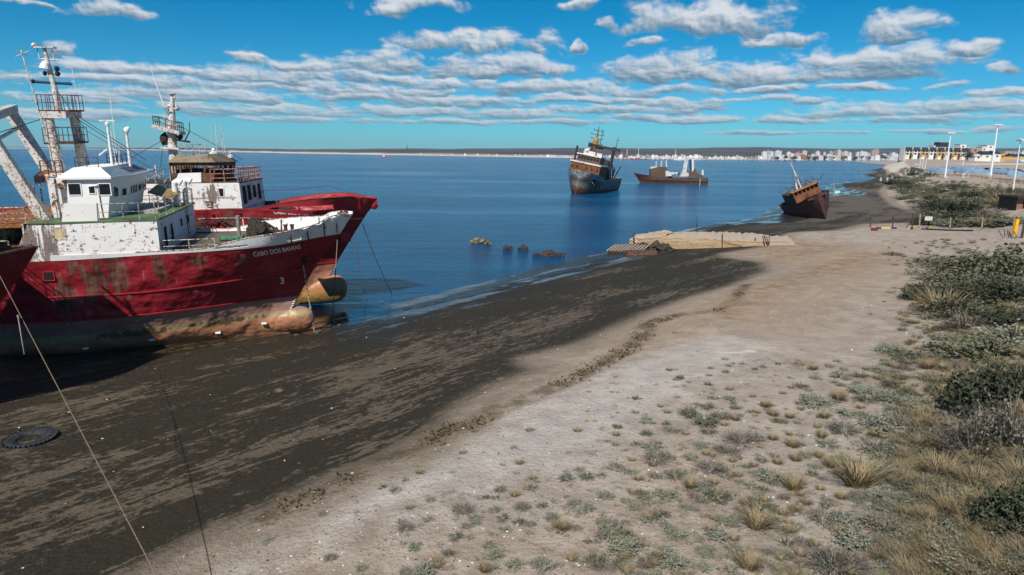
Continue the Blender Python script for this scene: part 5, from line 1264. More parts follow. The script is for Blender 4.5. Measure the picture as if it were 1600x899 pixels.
# ---- the small wreck lying over on the beach
_w7 = ground_at(1294, 343)
P7 = pose((_w7.x - .2, _w7.y, .15), -100, 2, 26)
def u7(px, py, ax, val): return unproj(P7, px, py, ax, val)
T7 = empty('shipwreck', P7[0], P7[1], label='small rusted wreck lying over on the dark beach, orange bridge and thin bare mast', cat='shipwreck')
S7 = 1.18; T7.scale = (S7, S7, S7); T7['label'] = 'small rusted wreck lying over on the dark beach, orange bridge and thin bare mast'
H7 = Hull(17, [(0, -.2), (1, 0), (3, .55), (5.3, 1.3), (6.5, 1.7)], [(0, [(0, .05), (3, .7), (8, 1.4), (30, 1.4)]), (1.5, [(0, .08), (2, 1.0), (5, 2.3), (9, 3.0), (30, 3.0)]), (4.8, [(0, .12), (1.5, 1.6), (4, 3.0), (8, 3.6), (12, 3.7), (30, 3.2)])], [(-25, 4.2), (-12, 3.9), (-5, 4.2), (0, 4.9), (3, 5.5)])
M_h7 = paint('beached_wreck_hull', (.105, .045, .038), rust=.5, streak=.8, dirt=.8, scale=.8, rough=.9, dent=.4, lines=[(1.6, .05), (2.4, .05), (3.2, .05), (4.0, .05)])
obj('hull', H7.hull_bm(), M_h7, T7, smooth=True); obj('deck', H7.deck_bm(-.5), M_rust, T7)
M_or7 = paint('orange_bridge_paint', (.23, .085, .032), rust=.85, streak=.95, dirt=.5, scale=1.2)
xq, yq7, z0_, z1_ = -6.0, 2.3, 4.0, 6.1
bm_ = B(); t_ = .12
box(bm_, xq - 3, xq, -yq7, yq7, z0_, z0_ + 1.35); box(bm_, xq - 3, xq, -yq7, yq7, z1_ - .22, z1_)
for k in range(7): y = -yq7 + .001 + k * (2 * yq7 - .182) / 6; box(bm_, xq - t_, xq, y, y + .18, z0_ + 1.351, z1_ - .221)
for k in range(5): 
    x = xq - 3 + k * .7
    for s_ in (-1, 1): box(bm_, x, x + .18, s_ * yq7 - (t_ if s_ > 0 else 0), s_ * yq7 + (t_ if s_ < 0 else 0), z0_ + 1.351, z1_ - .221)
obj('wheelhouse', bm_, M_or7, T7)
bm_ = B(); box(bm_, xq - 3.2, xq + .3, -yq7 - .25, yq7 + .25, z1_ + .002, z1_ + .16); obj('roof', bm_, paint('tan_roof_edge', (.36, .17, .07), rust=.8), T7)
bm_ = B(); box(bm_, xq - 2.8, xq - .3, -2.2, 2.2, z0_ + 1.36, z0_ + 1.6); obj('bridge_interior', bm_, M_void, T7)
bm_ = B(); box(bm_, -16, -8.3, -2.4, 2.2, 3.6, 5.6); obj('after_house', bm_, M_rust, T7)
bm_ = B()
for k in range(40):
    a = Vector((rng.uniform(-15, -5), rng.uniform(-3, 3), rng.choice((5.6, 6.5)))); beam(bm_, a, a + Vector((rng.uniform(-1, 1), rng.uniform(-1, 1), rng.uniform(.1, 1.1))), .09, .09)
obj('roof_wreckage', bm_, M_rust, T7)
bm_ = B()
for k in range(16):
    a = Vector((rng.uniform(-3, .3), rng.uniform(-1.5, 1.5), 4.6)); beam(bm_, a, a + Vector((rng.uniform(-.8, .8), rng.uniform(-1, 1), rng.uniform(.2, .9))), .1, .1)
box(bm_, -3.2, .5, -1.6, 1.6, 4.45, 4.62); obj('foredeck_wreckage', bm_, M_rust, T7)
def at7(px, py, x): return u7(px, py, 0, x * S7) / S7
xm = -7.5
bm_ = B(); tube(bm_, [at7(1254, 299, xm), at7(1241, 268, xm), at7(1235, 254, xm)], [.13, .10, .05], 6); m7 = obj('mast', bm_, M_wh5, T7)
bm_ = B(); tube(bm_, [at7(1246.5, 300, xm), at7(1241, 270, xm)], .07, 5); tube(bm_, [at7(1241, 268, xm), at7(1265, 289, xm)], .04, 5); obj('mast_stays', bm_, M_rail, m7)
bm_ = B(); tube(bm_, [at7(1246.5, 300, xm), at7(1243.5, 287, xm)], .16, 8); obj('boom_post', bm_, M_wh5, T7)
q = ground_at(1250, 333); 
bm_ = B(); obox(bm_, (q.x, q.y, q.z + .35), (.9, .1, .1), (0, .6, 0), (0, .1, .4)); obj('loose_hull_plate', bm_, M_wh5, None, label='torn pale plate lying on the mud under the beached wreck', cat='debris')
# ------------------------------------------------------------ things on the beach
def gobj(name, bm, m, label, cat, group=None, parent=None, smooth=False):
    return obj(name, bm, m, parent, smooth, label=label, cat=cat, group=group)
# big tyre half sunk in the mud
q = ground_at(47, 687)
t = empty('tractor_tyre', (q.x, q.y, q.z - .05), Matrix.Rotation(R(3), 3, 'X') @ Matrix.Rotation(.3, 3, 'Z'), label='large worn black tyre lying flat in the mud at the left', cat='tyre')
bm_ = B(); N_ = 40; prof = [(1.0, -.22), (1.16, -.2), (1.24, -.08), (1.24, .12), (1.16, .22), (.98, .24), (.66, .17), (.60, .05), (.62, -.1)]
rings = [[bm_.verts.new((math.cos(2 * math.pi * k / N_) * r_ * .8, math.sin(2 * math.pi * k / N_) * r_ * .8, h_ * .85)) for k in range(N_)] for r_, h_ in prof]
for a, b in zip(rings, rings[1:] + rings[:1]):
    for k in range(N_): bm_.faces.new((a[k], a[(k + 1) % N_], b[(k + 1) % N_], b[k]))
M_tyre = mat('worn_rubber', (.022, .024, .028), .7, var=.25, scale=5, bump=.3)
cas = obj('casing', bm_, M_tyre, t, smooth=True)
bm_ = B()
for k in range(34):
    a = 2 * math.pi * k / 34; c, s_ = math.cos(a), math.sin(a); obox(bm_, (c * .985, s_ * .985, .03), (c * .04, s_ * .04, 0), (-s_ * .06 , c * .06, .03), (-.0, 0, .17))
lg = obj('tread_lugs', bm_, M_tyre, cas)

# mooring rope: from the off-frame third ship down to the beach behind the camera
def rope(pts, r=.03, sag=0, n=24):
    out = []
    for a, b in zip(pts[:-1], pts[1:]):
        a, b = Vector(a), Vector(b)
        for i in range(n): t_ = i / n; p = a.lerp(b, t_); p.z -= sag * 4 * t_ * (1 - t_); out.append(p)
    out.append(Vector(pts[-1])); return out
G1 = ground_at(300, 1010); 
sd_ = -_ld
# point on the sight line through (28,492) whose shadow falls on the observed line (243,560)-(370,895)
A_, B_ = atz(243, 565, .35), atz(372, 897, 1.6)
ln = Vector((B_.x - A_.x, B_.y - A_.y, 0)).normalized(); nn = Vector((-ln.y, ln.x, 0))
def rope_pt(px, py):
    d = ray(px, py); # CP + d t + _ld s on the plane through A_ with normal containing ln and the light direction
    pn = ln.cross(_ld).normalized(); t_ = (A_ - CP).dot(pn) / d.dot(pn); return CP + d * t_
ra, rb = rope_pt(0, 432), rope_pt(243, 897)
dirr = (rb - ra).normalized(); k = 0
p_ = Vector(rb)
while p_.z > gz(p_.x, p_.y) and k < 400: p_ = p_ + dirr * .1; k += 1
bm_ = B(); tube(bm_, rope([ra - dirr * 4, p_ + dirr * .2], sag=0), .014, 6); ro = gobj('mooring_rope', bm_, M_rope, 'thin tan mooring rope slanting down across the mud at the lower left', 'rope')
q0 = rope_pt(28, 494); q1 = rope_pt(36, 540)
bm_ = B(); tube(bm_, [q0, q0 + (q1 - q0) * .4 + Vector((0, 0, -.2)), q1 + Vector((0, 0, -.3))], [.02, .015, .008], 5); blob(bm_, q0, .05, 3, 1, .2); obj('frayed_end', bm_, M_grey, ro)
# chains and ropes from the bows
def w1(p): return P1[0] + P1[1] @ Vector(p)
def w2(p): return P2[0] + P2[1] @ Vector(p)
def chain(name, a, b, r, m, label, sag=.0, cat='chain'):
    bm = B(); pts_ = rope([a, b], sag=sag, n=40)
    L_ = 0
    for i, (u_, v_) in enumerate(zip(pts_[:-1], pts_[1:])):
        n_ = max(1, int((v_ - u_).length / .16))
        for k_ in range(n_):
            c = u_.lerp(v_, (k_ + .5) / n_); d = (v_ - u_).normalized(); s_ = frame(d)[(k_ + i) % 2]
            obox(bm, c, d * .095, s_ * r * 1.6, d.cross(s_) * r * .6)
    return gobj(name, bm, m, label, cat)
ga_ = ground_at(492, 519)
chain('anchor_chain', w1((.98, -H1.hb(.98, 5.3) - .12, 5.2)), Vector((ga_.x, ga_.y - .1, ga_.z + .05)), .035, M_rail, 'taut pale chain dropping from the nearest bow to the mud by its bulb')
g2_ = ground_at(519, 507)
bm_ = B(); tube(bm_, rope([w2((1.0, -1.6, 6.0)), Vector((g2_.x, g2_.y, g2_.z + .12))], sag=.1), .04, 6); gobj('mooring_rope', bm_, M_rope, 'dark rope running behind the nearest bow to a rag tied on the mud', 'rope')
bm_ = B(); blob(bm_, (g2_.x, g2_.y, g2_.z + .12), .26, 6, 2, .8, (1.3, 1, .6)); tube(bm_, [g2_, ground_at(505, 516) + Vector((0, 0, .03)), ground_at(495, 522) + Vector((0, 0, .03))], .05, 6); gobj('rope_bundle', bm_, mat('grey_green_rope', (.09, .10, .075), .95, var=.3), 'grey green knot of rope on the mud in front of the nearest bow', 'rope')
s_w = w2((2.2, -.45, 6.35))
g3_ = atz(612, 458, 0); g4_ = ground_at(630, 464)
bm_ = B(); tube(bm_, rope([w2((3.0, -.3, 7.2)), g3_, g4_], sag=.35, n=16), .035, 6); gobj('mooring_rope', bm_, M_rope, 'brown rope from the second bow to the waterline, the upper right one of two', 'rope')
g5_ = atz(572, 468, 0)
bm_ = B(); tube(bm_, rope([w2((2.3, -.6, 6.6)), g5_], sag=.6, n=16), .03, 6); gobj('mooring_rope', bm_, M_rope, 'thin brown rope from the second bow into the shallow water, steeper of two', 'rope')
# wires of the ships' rigging (from the first mast forward to the second ship)
bm_ = B()
tube(bm_, [u1(83, 134, 1, 0), u2(266, 215, 1, 0)], .02, 4); tube(bm_, [u1(120, 186, 1, 0), u1(205, 240, 1, .5)], .02, 4); tube(bm_, [u1(120, 181, 1, 0), u1(228, 250, 1, .5)], .02, 4)
tube(bm_, [u1(0, 207, 1, 0), u1(72, 184, 1, 0)], .025, 4); tube(bm_, [u1(136, 205, 1, 0), u1(235, 262, 1, 0)], .015, 4)
for o_ in (obj('rigging_wire', bm_, M_wire, T1),): pass
o_.matrix_parent_inverse = Matrix.Identity(4)
bm_ = B(); a_ = u2(268, 190, 1, 0); tube(bm_, [a_, u2(380, 250, 1, 0)], .02, 4); tube(bm_, [u2(262, 215, 1, 0), u2(200, 250, 1, 0)], .02, 4); tube(bm_, [u2(288, 225, 1, 0), u2(352, 262, 1, 0)], .015, 4); tube(bm_, [u2(256, 212, 1, 0), u2(251, 262, 1, 0)], .02, 4); obj('rigging_wire', bm_, M_wire, T2)

# old concrete ramp / jetty running to the water
def jetty():
    t = empty('concrete_jetty', ground_at(1080, 388), label='crumbling tan concrete jetty running out from the sand to the water', cat='jetty'); o_ = t.location.copy()
    # outline of the top along its camera-facing edge and far edge
    near = [(989, 386, 375), (1020, 389, 371), (1060, 389, 372), (1110, 388, 374), (1160, 386, 376), (1200, 384, 377), (1240, 383, 380)]
    bm = B(); prev = None; cols = []
    n_ = 46; rr = random.Random(5)
    xs_ = [p[0] for p in near]
    for i in range(n_ + 1):
        px = 989 + (1245 - 989) * i / n_; pb = np.interp(px, xs_, [p[1] for p in near]); pt = np.interp(px, xs_, [p[2] for p in near])
        g = ground_at(px, float(pb)); top = aty(px, float(pt), g.y + .25); fd = 1 - max(0, (i / n_ - .62) / .38) ** 1.5 * .85; h = max(g.z + .03, g.z + (top.z - g.z) * fd + rr.uniform(-.09, .09))
        dv = Vector((.25, 1, 0)); wd = 5.5 + 4 * (i / n_) + rr.uniform(-.3, .3)
        back = Vector((g.x, g.y, 0)) + dv * wd
        gb = gz(back.x, back.y)
        hb_ = max(h + .02 * wd * fd + rr.uniform(-.08, .12), gb + .02)
        row = [Vector((g.x, g.y, -.6)), Vector((g.x, g.y + .03, h - .38)), Vector((g.x, g.y + .12, h - .34)), Vector((g.x, g.y + .16, h)), Vector((g.x, g.y + .9, h + rr.uniform(0, .08))), Vector((g.x, g.y, 0)) + dv * wd * .5 + Vector((0, 0, hb_ + rr.uniform(-.06, .08))), Vector((back.x, back.y, hb_)), Vector((back.x + .1, back.y + .3, -.6))]
        vs = [bm.verts.new(p - o_) for p in row]
        if prev:
            for k in range(len(vs) - 1): bm.faces.new((prev[k], vs[k], vs[k + 1], prev[k + 1]))
        else: bm.faces.new(vs)
        prev = vs
    bm.faces.new(prev[::-1])
    m = bpy.data.materials.new('old_concrete'); m.use_nodes = True; n = NT(m.node_tree); bs = m.node_tree.nodes['Principled BSDF']; P_ = n.new('ShaderNodeTexCoord').outputs['Object']
    a = n.noise(n.mapv(P_, (.5, .5, 3)), 1.0, 6, .6); b = n.noise(P_, 3, 5, .65)
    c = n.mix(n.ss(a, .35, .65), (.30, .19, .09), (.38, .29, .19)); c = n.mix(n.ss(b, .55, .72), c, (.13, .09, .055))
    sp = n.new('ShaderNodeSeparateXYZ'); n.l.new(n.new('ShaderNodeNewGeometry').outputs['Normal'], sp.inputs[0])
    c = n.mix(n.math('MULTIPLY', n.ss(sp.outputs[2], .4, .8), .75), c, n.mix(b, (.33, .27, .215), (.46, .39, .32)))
    n.put(bs, 'Base Color', c); bs.inputs['Roughness'].default_value = .95; n.put(bs, 'Normal', n.bump(n.math('ADD', a, b), .7, .1))
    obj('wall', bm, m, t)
    bm = B()
    for px, py, r_ in ((994, 378, .8), (1001, 374, .6), (1010, 371, .55), (1036, 368, 1.0), (1046, 370, .5), (1002, 383, .7), (1012, 386, .6), (1022, 387, .5)):
        q = ground_at(px, py); g = ground_at(px, 387); q = aty(px, py, g.y + 1.0)
        blob(bm, q - o_, r_, int(px), 2, .35, (1.3, 1, .7))
    obj('broken_end', bm, m, t, kind=None)
    for px, pt, pb in ((990, 364, 387), (1128.5, 366, 387), (1180, 372, 384)):
        g = ground_at(px, pb); tp = aty(px, pt, g.y - .1); bm = B(); tube(bm, [Vector((g.x, g.y - .1, -.2)) - o_, tp - o_], .09, 6); obj('rusted_post', bm, M_rust, t)
    bm = B(); g = ground_at(1198, 384)
    for k in range(5): tube(bm, [g - o_ + Vector((rng.uniform(-.8, .4), -.1, -.1)), g - o_ + Vector((rng.uniform(-.8, .8), -.1, 1.3))], .06, 5)
    obj('bent_bars', bm, M_rust, t)
    bm = B(); pts_ = [ground_at(px, 387) for px in (1005, 1050, 1100, 1160, 1230)]
    tube(bm, [Vector((p.x, p.y - .02, aty(px, 378.5, p.y).z)) - o_ for p, px in zip(pts_, (1005, 1050, 1100, 1160, 1230))], .03, 5); obj('wall_cable', bm, M_rust, t)
jetty()
# rusted slipway frame lying at the foot of the jetty
g0, g1 = ground_at(952, 393), ground_at(1010, 394)
t = empty('slipway_frame', ground_at(985, 394), label='collapsed rusty slipway frame with pale sleepers at the jetty end', cat='wreckage'); o_ = t.location.copy()
M_slp = mat('bleached_timber', (.36, .28, .21), .9, var=.12)
bm_ = B(); beam(bm_, ground_at(950, 395) - o_ + Vector((0, 0, .15)), ground_at(1015, 396) - o_ + Vector((0, 0, .3)), .25, .3); beam(bm_, ground_at(960, 388) - o_ + Vector((0, 0, .35)), ground_at(1012, 390) - o_ + Vector((0, 0, .5)), .25, .35); obj('rail_beams', bm_, M_rust, t)
for k in range(11):
    a, b = ground_at(953 + k * 5.4, 395.5), ground_at(957 + k * 5.4, 390); bm_ = B(); beam(bm_, a - o_ + Vector((-.35, 0, .30)), b - o_ + Vector((.45, 0, .75)), .20, .12); obj('sleeper', bm_, M_slp, t)
bm_ = B(); g = ground_at(1002, 398)
hexa(bm_, [Vector(v) + g - o_ for v in ((-2.2, -1.0, 0), (2.0, -.6, 0), (2.4, .8, 0), (-1.6, .6, 0), (-1.8, -.8, .35), (1.9, -.2, .45), (2.1, .9, .5), (-1.2, .7, .4))]); obj('steel_plate', bm_, M_rust, t)
for k, (px, py, r_) in enumerate([(1014, 390, 1.0), (1026, 389, 1.15), (1036, 391, .9), (1004, 386, .9), (1045, 392, .6)]):
    g = ground_at(px, py); bm_ = B(); blob(bm_, g + Vector((0, 0, .25)), r_, k + 3, 2, .6, (1.3, .8, .6)); gobj('rusted_scrap', bm_, M_drust, ['dark lump of scrap iron beside the slipway frame', 'largest heap of rusted scrap against the jetty wall', 'rusted scrap heap right of the largest heap under the jetty', 'scrap iron hanging over the jetty end', 'small rusted lump at the right end of the scrap heaps'][k], 'scrap iron')
# lumps standing in the water
def rough_block(bm, c, sx, sy, sz, seed):
    t_ = bmesh.new(); bmesh.ops.create_cube(t_, size=2); bmesh.ops.subdivide_edges(t_, edges=t_.edges, cuts=4, use_grid_fill=True); rr = random.Random(seed); m_ = {}
    for v in t_.verts:
        p = v.co; k = 1 + rr.uniform(-.12, .12); m_[v] = bm.verts.new(Vector(c) + Vector((p.x * sx * k, p.y * sy * k, p.z * sz * (k if p.z > .5 else 1))))
    for f in t_.faces: bm.faces.new([m_[v] for v in f.verts])
    t_.free()
M_alg = mat('weedy_concrete', (.15, .125, .06), .9, var=.3, scale=2, bump=.6)
for k, (px, py, sx, sz, m_, lb) in enumerate([(747, 379, 1.9, .55, M_alg, 'largest weedy concrete block standing in the shallow water'), (762, 382, .7, .4, M_alg, 'small weedy block touching the largest block in the water'), (792, 389, .85, .4, M_drust, 'dark flat block in the water, middle of the row'), (817, 389, .75, .5, M_drust, 'square dark block in the water between two lower lumps')]):
    p = atz(px, py, 0); bm_ = B(); blob(bm_, (p.x, p.y, 0), 1.0, k + 5, 3, .5, (sx * .75, .7, sz * .9)); blob(bm_, (p.x + sx * .4, p.y + .1, 0), 1.0, k + 9, 3, .5, (sx * .45, .5, sz * .7)); gobj('concrete_block', bm_, m_, lb, 'concrete block', 'broken blocks standing in the water')
p = atz(857, 400, 0); bm_ = B()
for k in range(26): x = rng.uniform(-1.9, 1.9); y = rng.uniform(-.5, .5); h_ = rng.uniform(.3, .75) * (1 - abs(x) / 3); beam(bm_, (p.x + x, p.y + y, -.3), (p.x + x + rng.uniform(-.3, .3), p.y + y, h_), .3, .25)
blob(bm_, (p.x, p.y, .05), 1.2, 4, 2, .5, (1.3, .6, .4)); tube(bm_, [(p.x + 1, p.y, .35), (p.x + 2.4, p.y, .3)], .08, 5); gobj('rusted_wreckage', bm_, M_drust, 'spiky rusted wreckage in the shallow water near the beach edge', 'wreckage')
for px, pb, pt, lb in ((1089, 353, 339, 'thin dark pole standing at the waterline beyond the jetty'), (1303, 308, 286, 'thin pale pole on the dark beach behind the small wreck')):
    g = ground_at(px, pb); tp = aty(px, pt, g.y); bm_ = B(); tube(bm_, [(g.x, g.y, g.z - .3), tp], .10, 6); gobj('pole', bm_, M_rust if px < 1200 else M_slp, lb, 'pole')
p = u6(1098, 290, 1, 3.6); p = atz(1093, 290, 0); bm_ = B(); tube(bm_, [(p.x, p.y, -1), aty(1094, 279, p.y)], .12, 6); gobj('pole', bm_, M_wh5, 'white pole in the water by the stern of the long wreck', 'pole')
g = ground_at(1308.5, 301.5); bm_ = B(); obox(bm_, g + Vector((0, 0, .3)), (1.0, .1, 0), (0, .06, 0), (0, .2, .42)); bmesh.ops.bevel(bm_, geom=list(bm_.edges), offset=.03, segments=1); gobj('blue_panel', bm_, mat('pale_blue_plastic', (.32, .50, .58), .5), 'pale blue panel lying on the dark beach right of the small wreck', 'panel')

# ---- wire fence with posts at the far side of the sand track
def fence():
    t = empty('wire_fence', ground_at(1400, 360), label='old wire fence on leaning wooden posts across the far end of the sand', cat='fence'); o_ = t.location.copy()
    M_post = mat('weathered_post', (.27, .22, .16), .9, var=.2, scale=4); M_rp = mat('rusty_post', (.085, .035, .022), .9, var=.2)
    tops = []
    for (px, pb, pt, m_, r_) in ((1360, 356, 336, M_rp, .10), (1395, 356, 337, M_rp, .10), (1425.5, 357, 333, M_rp, .11), (1436.5, 356, 334, M_post, .12), (1484, 359, 340, M_post, .13), (1534, 362, 337, M_post, .13), (1583, 366, 340, M_post, .10)):
        g = ground_at(px, pb); tp = aty(px + (1.5 if m_ is M_post else .4), pt, g.y); bm = B(); tube(bm, [Vector((g.x, g.y, g.z - .3)) - o_, tp - o_], [r_, r_ * .85], 7); obj('post', bm, m_, t); tops.append((tp, g))
    bm = B(); g = ground_at(1416, 357); tube(bm, [g - o_, tops[2][0] - o_ - Vector((0, 0, .9))], .07, 6); obj('brace', bm, M_rp, t)
    for f_ in (.96, .55, .2):
        bm = B(); tube(bm, [g_.lerp(tp, f_) - o_ for tp, g_ in tops], .018 if f_ < .9 else .03, 4); obj('wire', bm, M_wire, t)
    g = ground_at(1330, 345)
    g = tops[3][1].lerp(tops[3][0], .60) + Vector((1.4, -.1, .15)); bm = B(); obox(bm, g - o_ , (.62, 0, .0), (0, .02, 0), (0, 0, .34)); sg = obj('warning_board', bm, mat('faded_white_board', (.55, .50, .47), .7, var=.1), t)
fence()
for (a, b, m_, nm, lb) in (((1364, 358), (1401, 358), 'y', 'striped_beam', 'yellow and black barrier beam on the ground under the wire fence'), ((1419, 359), (1431, 357.5), 'y', 'striped_beam', 'short yellow beam end lying left of the white notice board'), ((1446, 358.5), (1456, 356), 'y', 'striped_beam', 'tilted yellow and white beam end right of the notice board')):
    A_, B_ = ground_at(*a), ground_at(*b); bm_ = B(); d = (B_ - A_); n_ = max(3, int(d.length / 1.1))
    if n_ > 0: beam(bm_, A_ + Vector((0, 0, .16)), B_ + Vector((0, 0, .16)), .26, .24)
    if nm == 'striped_beam':
        m2 = MATS.get('striped_barrier')
        if not m2:
            m2 = bpy.data.materials.new('striped_barrier'); m2.use_nodes = True; n = NT(m2.node_tree); P_ = n.new('ShaderNodeNewGeometry').outputs['Position']; sp = n.new('ShaderNodeSeparateXYZ'); n.l.new(P_, sp.inputs[0])
            f_ = n.math('GREATER_THAN', n.math('FRACT', n.math('MULTIPLY', sp.outputs[0], .38)), .62); n.put(m2.node_tree.nodes['Principled BSDF'], 'Base Color', n.mix(f_, (.62, .46, .12), (.04, .035, .03))); MATS['striped_barrier'] = m2
    gobj(nm, bm_, m2, lb, 'barrier beam')
bm_ = B(); a, b = ground_at(1430, 358), ground_at(1575, 366); tube(bm_, rope([ground_at(px, 358 + (px - 1430) * .045) + Vector((0, 0, .1)) for px in range(1440, 1530, 10)], n=2), .14, 6); gobj('black_hose', bm_, M_black, 'black hose lying along the foot of the wire fence', 'hose')
bm_ = B(); a = ground_at(1366, 361); obox(bm_, a + Vector((0, 0, .25)), (.25, -.4, .05), (.22, .15, 0), (0, 0, .22)); bmesh.ops.bevel(bm_, geom=list(bm_.edges), offset=.1, segments=2); gobj('red_drum', bm_, mat('dull_red_plastic', (.16, .03, .03), .6), 'dull red drum on the sand near the barrier beam', 'drum')
# yellow marker post
g = ground_at(1584, 369); t = empty('marker_post', (g.x, g.y, g.z), label='bright yellow square marker post at the right end of the wire fence', cat='marker post')
bm_ = B(); h_ = aty(1585, 342, g.y).z - g.z; hexa(bm_, [(-.22, -.18, -.2), (.22, -.18, -.2), (.22, .18, -.2), (-.22, .18, -.2), (-.02, -.16, h_), (.34, -.16, h_), (.34, .16, h_), (-.02, .16, h_)]); obj('post', bm_, mat('yellow_paint', (.72, .36, .015), .5, var=.15), t)
bm_ = B(); box(bm_, .05, .25, -.1, .1, h_ + .002, h_ + .12); obj('cap', bm_, M_rust, t)
g = ground_at(1596, 373); bm_ = B(); tube(bm_, [(g.x, g.y, g.z - .2), (g.x + .15, g.y, g.z + 2.6)], .16, 7); gobj('wooden_post', bm_, mat('dark_post', (.05, .045, .03), .9), 'dark wooden post with yellow top at the right edge behind the marker', 'post')
bm_ = B()
for k in range(12):
    a = ground_at(1566 + rng.uniform(0, 24), 372 + rng.uniform(-4, 4)); beam(bm_, a, a + Vector((rng.uniform(-1.4, 1.4), rng.uniform(-.6, .6), rng.uniform(.1, 1.1))), .07, .07)
gobj('branch_pile', bm_, M_drust, 'tangle of dark branches round the foot of the yellow marker post', 'branches')
# brick hut
g = ground_at(1584, 327); t = empty('brick_hut', (g.x, g.y, g.z), label='small red brick hut with dark roof edge at the right border', cat='hut')
brk = bpy.data.materials.new('red_brick'); brk.use_nodes = True; n = NT(brk.node_tree); bt_ = n.new('ShaderNodeTexBrick'); P_ = n.new('ShaderNodeTexCoord').outputs['Object']
n.l.new(n.mapv(P_, (1, 1, 1), rot=(R(90), 0, 0)), bt_.inputs[0]); bt_.inputs['Scale'].default_value = 3.2; n.put(bt_, 'Color1', (.25, .09, .055, 1)); n.put(bt_, 'Color2', (.17, .06, .04, 1)); n.put(bt_, 'Mortar', (.30, .25, .21, 1)); n.put(brk.node_tree.nodes['Principled BSDF'], 'Base Color', bt_.outputs[0]); brk.node_tree.nodes['Principled BSDF'].inputs['Roughness'].default_value = .9
s_ = g.y / 1067.0
bm_ = B(); box(bm_, 0, 16 * s_, 0, 4, -.4, 19 * s_); obj('wall', bm_, brk, t)
bm_ = B(); box(bm_, -1.5 * s_, 0, -.6, 4, -.4, 19 * s_); box(bm_, 13 * s_, 16 * s_, -.05, -.002, 0, 15 * s_); obj('doorway', bm_, M_void, t)
bm_ = B(); box(bm_, -2.2 * s_, 20 * s_, -1.0, 4.4, 19 * s_ + .003, 22.5 * s_); obj('roof', bm_, mat('dark_wood_roof', (.03, .024, .02), .9, var=.2), t)

# ---- floodlight masts
M_galv = mat('white_painted_steel', (.66, .68, .70), .45, var=.04)
M_cnc = mat('pale_concrete', (.42, .40, .36), .9, var=.12)
def lampmast(px, pb, pt, label, nl=3, r=.34):
    g = ground_at(px, pb); tp = aty(px + (449 - 449) , pt, g.y); H_ = tp.z - g.z
    t = empty('floodlight_mast', (g.x, g.y, g.z), label=label, cat='floodlight mast', group='floodlight masts on the embankment')
    bm = B(); lathe(bm, [(r, 0), (r * .8, H_ * .5), (r * .8 + .04, H_ * .5 + .02), (r * .78, H_ * .52), (r * .5, H_ * .97)], (0, 0, 0), 12); obj('pole', bm, M_galv, t, smooth=False)
    bm = B(); box(bm, -r * 2.6, r * 2.6, -r * 2.6, r * 2.6, -.3, .45); obj('footing', bm, M_cnc, t)
    bm = B(); obox(bm, (0, 0, H_ * .97), (H_ * .085, 0, .0), (0, .08, 0), (0, 0, .07)); obox(bm, (0, 0, H_ * .97 + .3), (.08, 0, 0), (0, H_ * .04, 0), (0, 0, .06)); obj('crossarm', bm, M_wire, t)
    for k in range(nl):
        x = (k - (nl - 1) / 2) * H_ * .055; bm = B(); obox(bm, (x, -.3, H_ * .985), (H_ * .026, 0, 0), (0, .5, .12), (0, -.05, .16)); obox(bm, (x, -.1, H_ * .985 - .22), (.06, 0, 0), (0, .06, 0), (0, 0, .12)); lm = obj('floodlight', bm, M_galv, t)
lampmast(1476.5, 278, 207, 'tall white floodlight mast left of the blue canopies, in front of the apartment row')
lampmast(1547, 280, 194, 'tallest white floodlight mast on a concrete footing among the blue canopies', 3, .40)
lampmast(1582, 303, 217, 'slender white lamp mast standing behind the brick hut', 1, .17)
def streetlamp(px, pb, pt, label):
    g = ground_at(px, pb); H_ = aty(px, pt, g.y).z - g.z; t = empty('street_lamp', (g.x, g.y, g.z), label=label, cat='street lamp', group='small white street lamps by the road')
    bm = B(); tube(bm, [(0, 0, -.2), (0, 0, H_)], [.16, .11], 8); obj('pole', bm, M_galv, t); bm = B(); tube(bm, [(0, 0, H_), (.7, 0, H_ + .15)], .07, 5); obox(bm, (1.0, 0, H_ + .15), (.45, 0, .03), (0, .18, 0), (0, 0, .08)); obj('lamp_head', bm, M_galv, t)
for a in ((1436.5, 266, 247, 'small street lamp, leftmost of three by the pale wall'), (1440.5, 266, 246, 'small street lamp, middle of three by the pale wall'), (1445, 267, 243, 'small street lamp, rightmost of three by the pale wall'), (1504, 262, 243, 'small street lamp alone left of the round dark tree')): streetlamp(*a)
# white marker stones and posts along the edge of the dune
for k, (px, pb, h_) in enumerate([(1432, 268, 1.3), (1421, 268, .6), (1431, 273, 1.0), (1415, 273, .7), (1407, 275, .6), (1394, 281, 1.1), (1386, 284, 1.1), (1376, 283, 1.0), (1408, 275, .6)]):
    g = ground_at(px, pb); bm_ = B(); lathe(bm_, [(.55, -.2), (.5, .2), (.22, h_ * 1.6), (.05, h_ * 1.75)], g, 8); gobj('marker_stone', bm_, M_cnc, 'squat white marker stone on the edge of the dune above the beach', 'marker stone', 'white marker stones along the dune edge')
g = ground_at(1447, 270); bm_ = B(); obox(bm_, g + Vector((0, 0, 1.1)), (1.4, .2, 0), (0, .06, 0), (0, 0, 1.1)); gobj('yellow_panel', bm_, mat('yellow_panel', (.62, .42, .08), .6), 'yellow panel at the left end of the picket fence', 'panel')
g = ground_at(1399, 262); 
